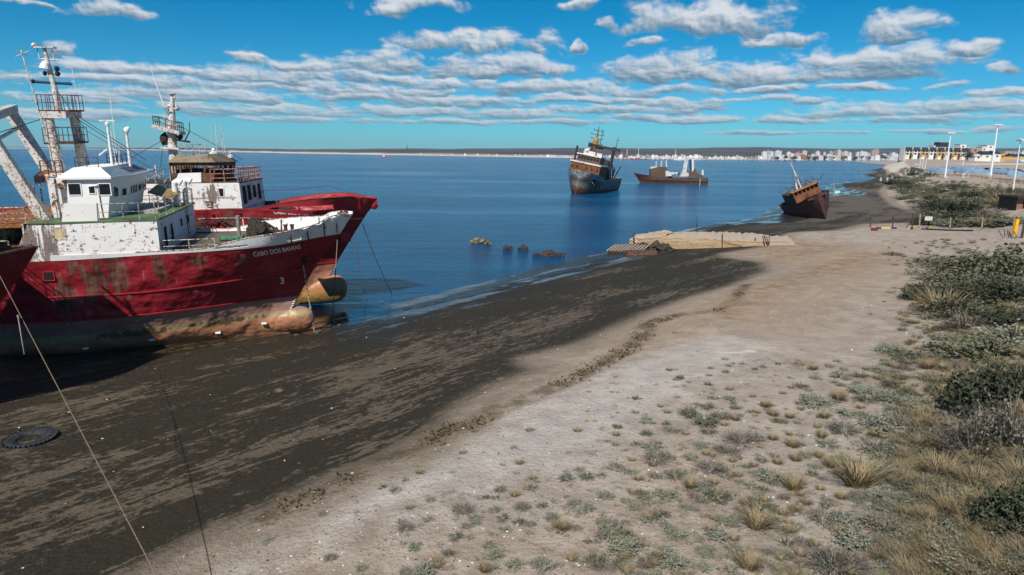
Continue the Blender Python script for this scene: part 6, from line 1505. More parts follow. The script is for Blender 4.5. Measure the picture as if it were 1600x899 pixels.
# low pale wall in front of the apartments
a, b = ground_at(1425, 263), ground_at(1512, 257)
bm_ = B(); beam(bm_, aty(1428, 257.2, 470), aty(1600, 256.5, 470), .6, 1.0); gobj('low_wall', bm_, M_cnc, 'long low pale wall crossing behind the blue canopies', 'wall')
bm_ = B(); beam(bm_, aty(1424, 263, 400), aty(1446, 268, 330), .6, 1.6); gobj('low_wall', bm_, mat('sand_wall', (.42, .36, .28), .9), 'short sand coloured wall left of the yellow panel', 'wall')

# ---- blue canopies and picket fence
M_can = mat('pale_blue_canopy', (.20, .29, .39), .5, var=.12, scale=.4)
def canopy(px0, px1, pyr, pyb, Y, label, skew=1.0):
    """one arched roof: high ridge to the left falling away to the right, on posts"""
    a, b = aty(px0, pyb, Y), aty(px1, pyb, Y); zt = aty(px0, pyr, Y).z; zb = a.z; W_ = b.x - a.x; g = gz((a.x + b.x) / 2, Y)
    t = empty('shade_canopy', ((a.x + b.x) / 2, Y, g), label=label, cat='canopy', group='arched blue canopies behind the picket fence')
    bm = B(); n_ = 14; D_ = 12; prev = None
    for i in range(n_ + 1):
        u = i / n_; z = (zb - g) + (zt - zb) * (math.sin(math.pi * u ** .72)) ** .8; x = (u - .5) * W_
        q_ = [bm.verts.new(p) for p in ((x, 0, z), (x + 2, D_, z + .2), (x, 0, z - .18), (x + 2, D_, z + .02))]
        if prev: bm.faces.new((prev[0], q_[0], q_[1], prev[1])); bm.faces.new((prev[2], prev[3], q_[3], q_[2])); bm.faces.new((prev[0], prev[2], q_[2], q_[0])); bm.faces.new((prev[1], q_[1], q_[3], prev[3]))
        prev = q_
    obj('canopy_roof', bm, M_can, t)
    # front gable filled by the taut sheet
    bm = B(); vs = []
    for i in range(n_ + 1):
        u = i / n_; z = (zb - g) + (zt - zb) * (math.sin(math.pi * u ** .72)) ** .8; vs.append(((u - .5) * W_, z))
    A_ = [bm.verts.new((x, .05, z - .19)) for x, z in vs]; B_ = [bm.verts.new((x, .05, zb - g - 1.2)) for x, z in vs]
    for i in range(n_): bm.faces.new((A_[i], A_[i + 1], B_[i + 1], B_[i]))
    if Y < 310: f_ = obj('canopy_front', bm, M_can, t); solidify(f_, .08)
    else: bm.free()
    for s_ in (-.46, 0, .46):
        bm = B(); tube(bm, [(s_ * W_, .3, -.3), (s_ * W_, .3, zb - g)], .12, 6); obj('post', bm, M_galv, t)
for k, a in enumerate([(1462, 1494, 262, 268.5, 300), (1507, 1549, 261.5, 269.5, 290), (1574, 1604, 266, 272, 262), (1489, 1504, 260.5, 263.5, 340), (1500, 1514, 260.5, 264, 345), (1512, 1526, 260.5, 264, 350), (1534, 1556, 261.5, 267, 330), (1552, 1572, 262.5, 268, 325), (1568, 1586, 263, 268, 322), (1582, 1602, 263.5, 269, 318)]):
    canopy(*a, ['arched blue canopy at the left end, beside the leftmost floodlight mast', 'widest arched blue canopy, left of the tallest floodlight mast', 'blue canopy in the front row at the right border', 'small blue canopy in the back row, first from the left', 'small blue canopy in the back row, second from the left', 'small blue canopy in the back row, third from the left', 'blue canopy in the back row just behind the tallest mast', 'blue canopy in the back row, third from the right', 'blue canopy in the back row, second from the right', 'blue canopy in the back row at the right border'][k])
tp = empty('picket_fence', ground_at(1520, 279), label='long fence of pale upright pickets in front of the blue canopies', cat='fence'); o_ = tp.location.copy()
k = 0; pv = None
for px in np.arange(1457, 1604, 1.75):
    Y = 292 - (px - 1457) * .42; p = aty(float(px), 271, Y); g = gz(p.x, p.y); H_ = 1.5 + rng.uniform(-.15, .2)
    bm_ = B(); tube(bm_, [Vector((p.x, p.y, g - .2)) - o_, Vector((p.x + rng.uniform(-.1, .1), p.y, g + H_ + .3)) - o_], .12, 5); obj('picket', bm_, M_slp, tp)
bm_ = B(); a = aty(1457, 271, 292); b = aty(1604, 271, 230)
tube(bm_, [Vector((p.x, p.y, gz(p.x, p.y) + .9)) - o_ for p in (a.lerp(b, i / 12) for i in range(13))], .05, 4); obj('wire', bm_, M_wire, tp)
g = ground_at(1508, 278); bm_ = B(); box(bm_, g.x - 1.6, g.x - .5, g.y - .5, g.y + .6, g.z - .2, g.z + 1.9); box(bm_, g.x + .5, g.x + 1.6, g.y - .5, g.y + .6, g.z - .2, g.z + 1.7); box(bm_, g.x - .5, g.x + .5, g.y - .3, g.y + .5, g.z - .2, g.z + .7); gobj('gate_pier', bm_, M_cnc, 'pair of squat concrete gate piers in front of the picket fence', 'gate pier')
# ------------------------------------------------------------ buildings
def facade(name, wall, glass, sx=.36, sz=.34, f=.45):
    """rows of window openings set into a rendered wall, in metres"""
    if name in MATS: return MATS[name]
    m = bpy.data.materials.new(name); m.use_nodes = True; n = NT(m.node_tree); bs = m.node_tree.nodes['Principled BSDF']
    P_ = n.new('ShaderNodeTexCoord').outputs['Object']; sp = n.new('ShaderNodeSeparateXYZ'); n.l.new(P_, sp.inputs[0])
    h = n.math('ADD', sp.outputs[0], sp.outputs[1])
    a = n.math('LESS_THAN', n.math('FRACT', n.math('MULTIPLY', h, sx)), f); b = n.math('LESS_THAN', n.math('FRACT', n.math('MULTIPLY', sp.outputs[2], sz)), .42)
    nz = n.noise(P_, .08, 3, .5)
    geo = n.new('ShaderNodeSeparateXYZ'); n.l.new(n.new('ShaderNodeNewGeometry').outputs['Normal'], geo.inputs[0])
    k = n.math('MULTIPLY', n.math('MULTIPLY', a, b), n.math('LESS_THAN', geo.outputs[2], .5))
    n.put(bs, 'Base Color', n.mix(n.math('MULTIPLY', k, .8), n.mix(nz, tuple(c * .88 for c in wall), wall), glass)); bs.inputs['Roughness'].default_value = .8
    MATS[name] = m; return m
SH = [(-300,231.2,9000),(100,231.5,9000),(205,234.0,6200),(300,235.9,4300),(450,239.4,3000),(650,243.2,2450),(780,245,2250),(900,247,2100),(1100,250,1950),(1250,251.0,2250),(1350,250.9,2700),(1392,250.4,3000)]
def city_block(px0, px1, ptop, m, label, name='tower_block', back=40, cat='tower block', group=None, step=0, depth=.9, base=1.0, roof=False):
    pc = (px0 + px1) / 2; Y = float(np.interp(pc, [s[0] for s in SH], [s[2] for s in SH])) + back
    a, b = aty(px0, ptop, Y), aty(px1, ptop, Y); W_ = b.x - a.x; zt = a.z; bm = B(); D_ = max(8, W_ * depth)
    o_ = Vector(((a.x + b.x) / 2, Y, base))
    box(bm, -W_ / 2, W_ / 2, 0, D_, -4, zt - base)
    if roof:    # pitched
        v = [bm.verts.new(p) for p in ((-W_ / 2 - .4, -.4, zt - base + .003), (W_ / 2 + .4, -.4, zt - base + .003), (W_ / 2 + .4, D_ + .4, zt - base + .003), (-W_ / 2 - .4, D_ + .4, zt - base + .003), (-W_ * .3, D_ / 2, zt - base + 1.8), (W_ * .3, D_ / 2, zt - base + 1.8))]
        for f in ((0, 1, 5, 4), (2, 3, 4, 5), (1, 2, 5), (3, 0, 4), (3, 2, 1, 0)): bm.faces.new([v[i] for i in f])
    else:
        box(bm, -W_ * .18, W_ * .16, D_ * .3, D_ * .6, zt - base + .01, zt - base + 2.6)
        if step: box(bm, W_ * .1, W_ / 2, -2.5, -.01, -4, (zt - base) * step)
    o = obj(name, bm, m, None, label=label, cat=cat, group=group); o.location = o_; return o
F_w = facade('white_tower_facade', (.66, .66, .63), (.10, .13, .17)); F_c = facade('cream_tower_facade', (.58, .52, .42), (.10, .11, .12)); F_b = facade('brown_tower_facade', (.24, .17, .13), (.05, .05, .06)); F_d = facade('dark_tower_facade', (.08, .10, .14), (.03, .04, .06)); F_p = facade('pink_tower_facade', (.45, .29, .23), (.09, .08, .08)); F_g = facade('grey_tower_facade', (.36, .37, .38), (.08, .09, .11)); F_l = facade('pale_blue_tower_facade', (.52, .60, .64), (.12, .16, .2))
TW = [(1192,1198.5,237.5,F_w,'white'),(1198,1205,236,F_g,'grey'),(1203.5,1209.5,237.5,F_w,'white'),(1212,1222,236,F_l,'pale blue'),(1230.5,1236,238,F_w,'white'),(1235.5,1241,240.5,F_w,'white'),(1242,1254,239.5,F_p,'pinkish'),(1246,1250,237,F_b,'brown'),(1255,1261.5,236.3,F_c,'cream'),(1268.5,1274,241,F_c,'cream'),(1276,1281.5,237,F_w,'white'),(1282,1286.5,237.5,F_d,'dark blue'),(1287,1291,238.5,F_c,'cream'),(1292,1301,242,F_w,'white'),(1297,1302,236.8,F_g,'grey'),(1303,1308.5,236,F_b,'brown'),(1309.5,1315,234.8,F_c,'cream'),(1315.5,1320,238,F_g,'grey'),(1319.5,1326,236.8,F_c,'cream'),(1327,1331,239,F_w,'white'),(1332,1337,239,F_d,'dark blue'),(1339,1346,238.5,F_w,'white'),(1345,1351,237,F_w,'white'),(1351,1356.5,238,F_w,'white'),(1357,1362,240,F_c,'cream'),(1363,1368.5,235,F_p,'pinkish'),(1367.5,1374,233.6,F_p,'pinkish'),(1380,1386,241,F_w,'white'),(1387,1394,243,F_g,'grey'),(1394,1401,239,F_w,'white'),(1400,1408,241.5,F_w,'white'),(1222,1229,243,F_c,'cream'),(1262,1268,244,F_w,'white')]
TW.sort(key=lambda a: a[0]); ordn = ['first', 'second', 'third', 'fourth', 'fifth', 'sixth', 'seventh', 'eighth', 'ninth', 'tenth']
cnt = {}
for k, (x0, x1, tp_, m_, cn) in enumerate(TW):
    cnt[cn] = cnt.get(cn, 0) + 1
    lb = '%s high-rise on the far waterfront, %s %s one from the left' % (cn, ordn[cnt[cn] - 1] if cnt[cn] <= 10 else 'eleventh' if cnt[cn] == 11 else 'twelfth' if cnt[cn] == 12 else 'thirteenth', cn)
    city_block(x0, x1, tp_, m_, lb, back=(25 if k % 3 == 0 else 70 if k % 3 == 1 else 120), step=.6 if k % 4 == 0 else 0, group='high-rises of the far town')
# low white houses of the port town
h_mats = [facade('white_house_front', (.68, .67, .64), (.12, .13, .15), .2, .3), facade('cream_house_front', (.55, .50, .42), (.12, .12, .12), .2, .3), facade('grey_house_front', (.30, .30, .31), (.08, .08, .09), .2, .3), mat('terracotta_roofs', (.24, .11, .075), .9), mat('bright_white_render', (.72, .72, .70), .8)]
rr_ = random.Random(11); x = 945.0; zn = {0: 'behind the pier', 1: 'right of the pier foot', 2: 'below the high-rises'}
while x < 1412:
    w_ = rr_.uniform(2.5, 7.5); yb = 249.0 if x > 1100 else 247.6
    top = yb - rr_.uniform(2.2, 5.4) - (1.0 if rr_.random() < .15 else 0); m_ = rr_.choice([h_mats[0], h_mats[0], h_mats[4], h_mats[1], h_mats[2]] + ([h_mats[3]] if rr_.random() < .12 else []))
    z_ = 0 if x < 1110 else 1 if x < 1190 else 2
    cn = {'white_house_front': 'white', 'cream_house_front': 'cream', 'grey_house_front': 'grey', 'terracotta_roofs': 'red', 'bright_white_render': 'bright white'}[m_.name]
    city_block(x, x + w_, top, m_, 'low %s building in the far town row %s' % (cn, zn[z_]), name='town_house', back=8 + rr_.uniform(0, 14), cat='building', group='low %s town buildings %s' % (cn, zn[z_]), depth=1.2, roof=rr_.random() < .3)
    x += w_ * rr_.uniform(.75, 1.35)
x = 655.0
while x < 945:
    w_ = rr_.uniform(1.5, 5); yb = float(np.interp(x, [s[0] for s in SH], [s[1] for s in SH]))
    city_block(x, x + w_, yb - rr_.uniform(1.6, 3.6), rr_.choice(h_mats[:2] + h_mats[4:]), 'tiny pale building on the far shore left of the port', name='town_house', back=30 + rr_.uniform(0, 200), cat='building', group='tiny pale buildings on the far shore', depth=1)
    x += w_ + abs(rr_.gauss(0, 7)) + (9 if x < 800 else 0)
for px, pt, pb in ((980, 233, 246), (998, 232, 246), (1056, 233.5, 246), (1118, 241, 248), (972, 238, 246)):
    Y = float(np.interp(px, [s[0] for s in SH], [s[2] for s in SH])) + 60; a = aty(px, pt, Y); bm_ = B(); tube(bm_, [(a.x, a.y, 0), (a.x, a.y, a.z)], [1.0, .5], 6); gobj('mast_tower', bm_, M_galv, 'thin white mast rising over the far port buildings', 'mast', 'thin masts over the far port')
# town greenery
M_tree = mat('tree_foliage', (.030, .042, .022), .9, var=.3, scale=.4, bump=.6)
def leafy(bm, c, r, n_, s_, rr, sq=(1, 1, .8)):
    for i in range(n_):
        v = Vector((rr.gauss(0, 1), rr.gauss(0, 1), rr.gauss(0, 1))).normalized() * (rr.random() ** .4) * r
        p = Vector(c) + Vector((v.x * sq[0], v.y * sq[1], v.z * sq[2])); a = Vector((rr.gauss(0, 1), rr.gauss(0, 1), rr.gauss(0, 1))).normalized() * s_; b = a.orthogonal().normalized() * s_ * .7
        bm.faces.new([bm.verts.new(q) for q in (p - a, p + b, p + a, p - b)])
def far_tree(px, pb, w_, h_, Y, label, group='dark trees among the far buildings'):
    rr = random.Random(px); g = aty(px, pb, Y); s_ = Y / 1067; t = empty('tree', g, label=label, cat='tree', group=group)
    bm = B(); tube(bm, [(0, 0, -1), (0, 0, h_ * s_ * .5)], [w_ * s_ * .05, w_ * s_ * .03], 6); obj('trunk', bm, M_drust, t)
    bm = B()
    for k in range(5): leafy(bm, (rr.uniform(-.3, .3) * w_ * s_, rr.uniform(-.2, .2) * w_ * s_, h_ * s_ * rr.uniform(.45, .75)), w_ * s_ * .32, 110, w_ * s_ * .05, rr)
    obj('crown', bm, M_tree, t)
far_tree(1512, 249, 17, 11, 560, 'round dark tree beside the apartment row', 'dark trees by the near buildings'); far_tree(1506, 249, 8, 8, 560, 'small dark tree leaning on the round one by the apartments', 'dark trees by the near buildings')
for k, px in enumerate([1214, 1226, 1240, 1264, 1273, 1288, 1302, 1318, 1334, 1346, 1358, 1378, 1384]):
    far_tree(px, 249.2, 7 + (k % 3) * 2, 4 + (k % 2) * 1.5, float(np.interp(px, [s[0] for s in SH], [s[2] for s in SH])) + 4, 'dark tree clump at the foot of the far high-rises')
# pier
t = empty('pier', aty(1060, 250, 1890), label='long low pier on dark piles reaching across in front of the far port', cat='pier'); o_ = t.location.copy()
pa, pb_ = aty(945, 247.6, 1890), aty(1240, 248.9, 1890)
bm_ = B(); beam(bm_, Vector((pa.x, pa.y, 3.2)) - o_, Vector((pb_.x, pb_.y, 3.2)) - o_, 9, 1.3); obj('pier_deck', bm_, mat('pier_concrete', (.30, .29, .27), .9), t)
for k in range(42):
    p = pa.lerp(pb_, k / 41); bm_ = B(); tube(bm_, [Vector((p.x, p.y - 3, -2)) - o_, Vector((p.x, p.y - 3, 2.6)) - o_], 1.0, 6); obj('pile', bm_, M_black, t)
def small_ship(px0, px1, pw, Y, hm, label, right=True, house=None, masts=(), name='ship'):
    a, b = aty(px0, pw, Y), aty(px1, pw, Y); L_ = b.x - a.x; t = empty(name, ((a.x + b.x) / 2, Y, 0), label=label, cat='ship')
    bm = B(); h_ = L_ * .11; n_ = 12
    rows = []
    for i in range(n_ + 1):
        u = i / n_; x = (u - .5) * L_; s_ = u if right else 1 - u; w_ = L_ * .09 * (1 - max(0, (s_ - .6) / .4) ** 2); zz = h_ * (1 + .6 * max(0, s_ - .6))
        rows.append([bm.verts.new(p) for p in ((x * .94, -w_ * .8, -1), (x, -w_, zz), (x, w_, zz), (x * .94, w_ * .8, -1))])
    for p, q in zip(rows[:-1], rows[1:]):
        for k in range(4): bm.faces.new((p[k], q[k], q[(k + 1) % 4], p[(k + 1) % 4]))
    bm.faces.new(rows[0]); bm.faces.new(rows[-1][::-1]); obj('hull', bm, hm, t)
    bm = B(); hx = (house if house is not None else -.1) * L_; box(bm, hx - L_ * .16, hx + L_ * .12, -L_ * .06, L_ * .06, h_, h_ * 1.9); box(bm, hx - L_ * .1, hx + L_ * .06, -L_ * .05, L_ * .05, h_ * 1.9 + .01, h_ * 2.6); obj('deckhouse', bm, M_whouse, t)
    for (mx_, mh) in masts: bm = B(); tube(bm, [(mx_ * L_, 0, h_), (mx_ * L_, 0, mh * Y / 1067)], [L_ * .012, L_ * .006], 6); obj('mast', bm, M_galv, t)
M_rs = mat('red_ship_paint', (.42, .02, .05), .5)
small_ship(985, 1000, 249.0, 1800, M_rs, 'small red ship moored at the pier with a tall white mast', masts=((.3, 13),))
small_ship(1052, 1073, 249.6, 1750, M_whouse, 'white motor vessel lying off the pier behind the long wreck', house=0, masts=((.3, 8), (-.1, 6)))
small_ship(594.5, 605.5, 246.6, 1500, M_rs, 'tiny red fishing boat alone in the middle of the bay', right=False, house=.0, masts=((.05, 5), (-.3, 4)))
small_ship(1001, 1009, 248.8, 1820, M_navy, 'tiny dark boat right behind the small red ship', masts=((.1, 6),)); small_ship(889, 896, 248.0, 1700, M_rs, 'tiny red boat seen just left of the listing hulk', masts=((.1, 3),))
# monument on the left hill
px = 636; Y = 3300; a, b = aty(px, 233.5, Y), aty(px, 226.5, Y); s_ = Y / 1067; t = empty('monument', a, label='small dark statue monument on the skyline of the far left hill', cat='monument')
bm_ = B(); lathe(bm_, [(2.2 * s_, -6), (1.9 * s_, .4 * s_), (.7 * s_, 1.0 * s_), (.6 * s_, 3.2 * s_), (.8 * s_, 3.4 * s_)], (0, 0, 0), 8); obj('pedestal', bm_, mat('dark_stone', (.06, .06, .06), .9), t)
bm_ = B(); tube(bm_, [(0, 0, 3.3 * s_), (.2 * s_, 0, 5.2 * s_), (.5 * s_, 0, 6.6 * s_)], [.5 * s_, .45 * s_, .2 * s_], 7); tube(bm_, [(.2 * s_, 0, 5.4 * s_), (1.1 * s_, 0, 6.0 * s_)], .16 * s_, 5); obj('statue', bm_, MATS['dark_stone'], t)

# ---- apartment row on the bluff, right
Y = 600.0; s_ = Y / 1067
A0 = aty(1412, 249.5, Y); zb_ = A0.z; O_ = Vector((A0.x, Y, zb_))
t = empty('apartment_row', O_, label='long row of narrow gabled apartments in white, cream and yellow with dark roofs', cat='apartment building')
M_ar = mat('dark_slate_roof', (.022, .026, .034), .7, var=.1); M_ab = mat('brown_recess', (.10, .075, .06), .9, var=.2); M_ay = mat('ochre_render', (.52, .33, .09), .8, var=.06); M_aw = mat('white_render', (.66, .65, .61), .8, var=.06); M_ac = mat('cream_render', (.56, .50, .38), .8, var=.06)
U = 12.3 * s_; Hh = 17.5 * s_; seq = [M_ac, M_aw, M_ay, M_aw, M_ay, M_ac, M_ay, M_ac]
bm_ = B(); box(bm_, 0, U * 8, 1.2, 9, -6, Hh * .775); obj('wall', bm_, M_ab, t)
bm_ = B(); hexa(bm_, [(-.3 + .5, -.6, Hh * .78), (U * 8 + .2, -.6, Hh * .78), (U * 8 + .2, 9.5, Hh * .78), (-.3, 9.5, Hh * .78), (2.6, 1.9, Hh * 1.06), (U * 8, 1.9, Hh * 1.06), (U * 8, 7, Hh * 1.06), (1.6, 7, Hh * 1.06)]); rf_ = obj('roof', bm_, M_ar, t)
for k in range(8):
    x0 = k * U + .6; w_ = U * .52; bm_ = B(); hexa(bm_, [(x0 - .7, -1.0, -3), (x0 + w_ - .3, -1.0, -3), (x0 + w_ - .3, 1.19, -3), (x0 - .7, 1.19, -3), (x0 + .5, -.2, Hh * .77), (x0 + w_ + .3, -.2, Hh * .77), (x0 + w_ + .3, 1.19, Hh * .77), (x0 + .5, 1.19, Hh * .77)])
    by = obj('bay', bm_, seq[k], t)
    for f_ in (.26, .50, .72):
        xx = x0 - .1 + w_ * .5 + (f_ - .5) * 1.3; yy = -1.0 + .8 * ((f_ * Hh + 3) / (Hh * .8 + 3))
        if f_ == .26: bm_ = B(); box(bm_, xx - w_ * .36, xx + w_ * .36, yy - .5, yy - .03, .3, Hh * .24); obj('entrance_porch', bm_, M_aw, by)
        else: window(by, (xx, yy - .03, f_ * Hh), (1, 0, 0), (.05, .03, 1), w_ * .55, 1.2, (0, -1, 0), M_ab, M_glass, .1)
    xr = x0 + w_ + .4
    for f_ in (.30, .56):
        bm_ = B(); box(bm_, xr, xr + U * .40, -.4, 1.19, f_ * Hh, f_ * Hh + .25); box(bm_, xr, xr + U * .40, -.45, -.35, f_ * Hh + .251, f_ * Hh + 1.1); obj('balcony', bm_, M_ab if f_ < .5 else M_cnc, t)
    bm_ = B(); box(bm_, k * U - .2, k * U + .12, -.3, 7.5, -1, Hh * 1.08); obj('party_wall', bm_, M_aw, t)
def block(px0, px1, pt, pb, Y, m, name, label, cat='building', depth=10, roof=None, rh=0, group=None):
    a, b = aty(px0, pb, Y), aty(px1, pb, Y); zt = aty(px0, pt, Y).z; W_ = b.x - a.x; h_ = zt - a.z; t = empty(name, a, label=label, cat=cat, group=group)
    bm = B(); box(bm, 0, W_, 0, depth, -5, h_); obj('wall', bm, m, t)
    if roof:
        bm = B(); hexa(bm, [(-.4, -.5, h_ + .003), (W_ + .4, -.5, h_ + .003), (W_ + .4, depth + .5, h_ + .003), (-.4, depth + .5, h_ + .003), (W_ * .12, depth * .4, h_ + rh), (W_ * .88, depth * .4, h_ + rh), (W_ * .88, depth * .6, h_ + rh), (W_ * .12, depth * .6, h_ + rh)]); obj('roof', bm, roof, t)
    else:
        bm = B(); box(bm, -.15, W_ + .15, -.15, depth + .15, h_ + .003, h_ + .35); obj('parapet', bm, M_cnc, t)
    n_ = max(1, int(W_ / 5)); fl = max(1, int(h_ / 3.4))
    if n_ * fl <= 12:
        for i in range(n_):
            for j in range(fl): window(t, (W_ * (i + .5) / n_, -.02, h_ * (j + .55) / fl), (1, 0, 0), (0, 0, 1), min(1.8, W_ / n_ * .5), 1.3, (0, -1, 0), m, M_glass, .12)
    return t
block(1458, 1500, 230.5, 246, 640, M_ac, 'terrace_building', 'cream building behind and above the dark roofed apartments', depth=14)
block(1468, 1483.5, 222.5, 229, 646, M_ar, 'rooftop_hall', 'dark grey box standing on top of the cream building', depth=9)
block(1459, 1466, 228, 232, 652, M_aw, 'white_block', 'small white block left of the dark rooftop box', depth=8)
block(1499, 1508, 226, 240, 650, M_aw, 'white_block', 'tall white block right of the cream building', depth=9)
block(1506, 1516, 230.5, 246, 655, M_aw, 'white_block', 'lower stepped white block beside the tall white block', depth=9)
block(1516, 1529, 232, 246, 640, mat('pink_brown_render', (.33, .20, .155), .85), 'brown_building', 'plain pinkish brown building between two groups of white blocks', depth=12)
block(1533, 1539.5, 230, 246, 650, M_aw, 'white_block', 'narrow white block left of the highest white block', depth=9)
block(1539.5, 1552, 227.2, 246, 655, M_aw, 'white_block', 'highest white block in front of the tallest floodlight mast', depth=12)
block(1523, 1534, 244.5, 249, 570, M_aw, 'house', 'white bungalow with pitched roof right of the round tree', roof=M_cnc, rh=2)
block(1534, 1550, 241.5, 249, 575, M_aw, 'house', 'white house with dark roof left of the tallest mast foot', roof=M_ar, rh=2.8)
block(1552, 1563, 240.5, 249, 572, M_aw, 'house', 'white two storey house with dark roof right of the tallest mast', roof=M_ar, rh=2.4)
block(1563, 1570, 241, 249, 573, M_ay, 'house', 'plain ochre house end beside the white two storey house')
block(1569, 1595, 237, 246, 620, mat('tan_brick', (.36, .25, .19), .9), 'long_building', 'long tan brick building near the right border')
block(1595, 1606, 235.5, 249, 600, F_l, 'grey_building', 'pale grey building cut by the right border')
bm_ = B(); beam(bm_, aty(1568, 247.8, 545), aty(1606, 248.2, 545), .5, 1.4); gobj('garden_wall', bm_, M_ay, 'long ochre garden wall at the right border below the buildings', 'wall')
for k in range(9):
    px = 1572 + k * 4.2; far_tree(int(px), 246.5, 7, 5 + (k % 3), 560, 'dark bush in the hedge behind the ochre garden wall', 'hedge bushes behind the ochre wall')
# ------------------------------------------------------------ vegetation
def geo_stems(rr, n, L, spread, seg=3, w_=.02, curve=.35, leaves=0, leaf=.04, flat=.7, height=1.0):
    """tufts of thin tapering blades or twigs; returns verts, faces"""
    V, F = [], []
    for i in range(n):
        a = rr.uniform(0, 2 * math.pi); t = spread * math.sqrt(rr.random()); r0 = L * .22 * math.sqrt(rr.random())
        p = Vector((math.cos(a) * r0, math.sin(a) * r0, 0)); a2 = a + rr.gauss(0, .5)
        d = Vector((math.cos(a2) * math.sin(t), math.sin(a2) * math.sin(t), math.cos(t))); ll = L * rr.uniform(.55, 1.0) * height
        side = Vector((-d.y, d.x, 0)); side = side.normalized() if side.length > .01 else Vector((1, 0, 0))
        if rr.random() < .5: side = (side + Vector((rr.gauss(0, .5), rr.gauss(0, .5), rr.gauss(0, .5)))).normalized()
        k0 = len(V); step = ll / seg; q = Vector(p); dd = Vector(d); path = [Vector(q)]
        for s_ in range(seg):
            q = q + dd * step; dd = (dd + Vector((math.cos(a2), math.sin(a2), -.4)) * curve / seg + Vector((rr.gauss(0, .08), rr.gauss(0, .08), 0))).normalized(); path.append(Vector(q))
        for j, q in enumerate(path[:-1]):
            ww = w_ * (1 - .6 * j / seg); V += [tuple(q - side * ww / 2), tuple(q + side * ww / 2)]
        V.append(tuple(path[-1]))
        for j in range(seg - 1): F.append((k0 + 2 * j, k0 + 2 * j + 1, k0 + 2 * j + 3, k0 + 2 * j + 2))
        F.append((k0 + 2 * (seg - 1), k0 + 2 * (seg - 1) + 1, k0 + 2 * seg))
        for _ in range(leaves):
            u = rr.uniform(.25, 1) * seg; j = min(int(u), seg - 1); c = path[j].lerp(path[j + 1], u - j)
            e = Vector((rr.gauss(0, 1), rr.gauss(0, 1), rr.gauss(0, .8) + .5)).normalized() * leaf * rr.uniform(.6, 1.3); f = e.orthogonal().normalized() * leaf * .33
            k = len(V); V += [tuple(c), tuple(c + e * .5 + f), tuple(c + e), tuple(c + e * .5 - f)]; F.append((k, k + 1, k + 2, k + 3))
    return V, F
def plant_mat(name, c1, c2, c3=None):
    m = bpy.data.materials.new(name); m.use_nodes = True; n = NT(m.node_tree); bs = m.node_tree.nodes['Principled BSDF']
    oi = n.new('ShaderNodeObjectInfo'); g = n.new('ShaderNodeNewGeometry')
    nz = n.noise(g.outputs['Position'], 3.0, 3, .6)
    f = n.math('ADD', n.math('MULTIPLY', g.outputs['Random Per Island'], .55), n.math('MULTIPLY', nz, .45))
    c = n.mix(n.ss(f, .2, .8), c1, c2)
    c = n.mix(n.math('MULTIPLY', oi.outputs['Random'], .45), c, c3 or c1)
    n.put(bs, 'Base Color', c); bs.inputs['Roughness'].default_value = .8; bs.inputs['Specular IOR Level'].default_value = .15
    return m
PM = {'S': plant_mat('saltbush_leaves', (.135, .148, .105), (.235, .245, .185), (.145, .15, .105)),
      'G': plant_mat('dry_grass', (.19, .145, .078), (.32, .26, .155), (.15, .13, .06)),
      'T': plant_mat('grey_twigs', (.12, .105, .085), (.22, .20, .17), (.13, .13, .10)),
      'O': plant_mat('olive_leaves', (.068, .078, .044), (.145, .15, .095), (.11, .105, .07)),
      'D': plant_mat('dark_bush_leaves', (.024, .031, .018), (.064, .073, .042), (.04, .042, .026)),
      'P': plant_mat('brown_dead_twigs', (.10, .062, .038), (.20, .13, .085), (.13, .09, .06))}
def make_me(nm, VF, m):
    me = bpy.data.meshes.new(nm); me.from_pydata(VF[0], [], VF[1]); me.materials.append(m); return me
PMESH = {}; RAW = {}
for k_, (kn, ms_) in {'S': ('saltbush', 4), 'G': ('grass_tussock', 3), 'T': ('twiggy_shrub', 4), 'O': ('olive_shrub', 4), 'D': ('dark_bush', 3), 'P': ('dead_shrub', 2)}.items():
    PMESH[k_] = []; RAW[k_] = []
    for i in range(ms_):
        rr = random.Random(ord(k_) * 10 + i)
        if k_ == 'S': vf = geo_stems(rr, 95, .56, 1.35, 3, .012, .15, 9, .062)
        elif k_ == 'G': vf = geo_stems(rr, 330, .75, .75, 3, .013, .55)
        elif k_ == 'T': vf = geo_stems(rr, 260, .60, 1.4, 3, .010, .1, 3, .045)
        elif k_ == 'O': vf = geo_stems(rr, 110, .56, 1.4, 3, .012, .1, 10, .060)
        elif k_ == 'D': vf = geo_stems(rr, 210, .60, 1.42, 3, .014, .05, 14, .055)
        else: vf = geo_stems(rr, 160, .5, 1.45, 3, .011, .1)
        RAW[k_].append((np.array(vf[0]), vf[1])); PMESH[k_].append(make_me(kn, vf, PM[k_]))
# geometry of the six kinds is shared by their copies
KIND = {'S': ('saltbush', 'silvery grey-green saltbush', 'shrub'), 'G': ('grass_tussock', 'dry straw coloured grass tussock', 'grass tussock'), 'T': ('twiggy_shrub', 'grey leafless twiggy shrub', 'shrub'),
        'O': ('olive_shrub', 'olive green low shrub', 'shrub'), 'D': ('dark_bush', 'dark green dense bush', 'bush'), 'P': ('dead_shrub', 'flattened brown dead shrub', 'shrub')}
def zone(px, py):
    if py < 352: return 'on the bank beyond the wire fence'
    if py < 560: return 'on the right dune above the sandy track' if px > 1400 else 'on the sand beside the wheel tracks'
    if px < 700: return 'on pebbly sand at the bottom left of the plants'
    if py > 760: return 'in the bottom right corner' if px > 1350 else 'by the bottom edge of the pale sand' if px < 1050 else 'in the scrub along the bottom edge'
    if px > 1430: return 'against the big bushes at the right border'
    if px < 1120: return 'alone on the pale sand near the middle'
    return 'in the patchy scrub right of the pale sand'
PL = []
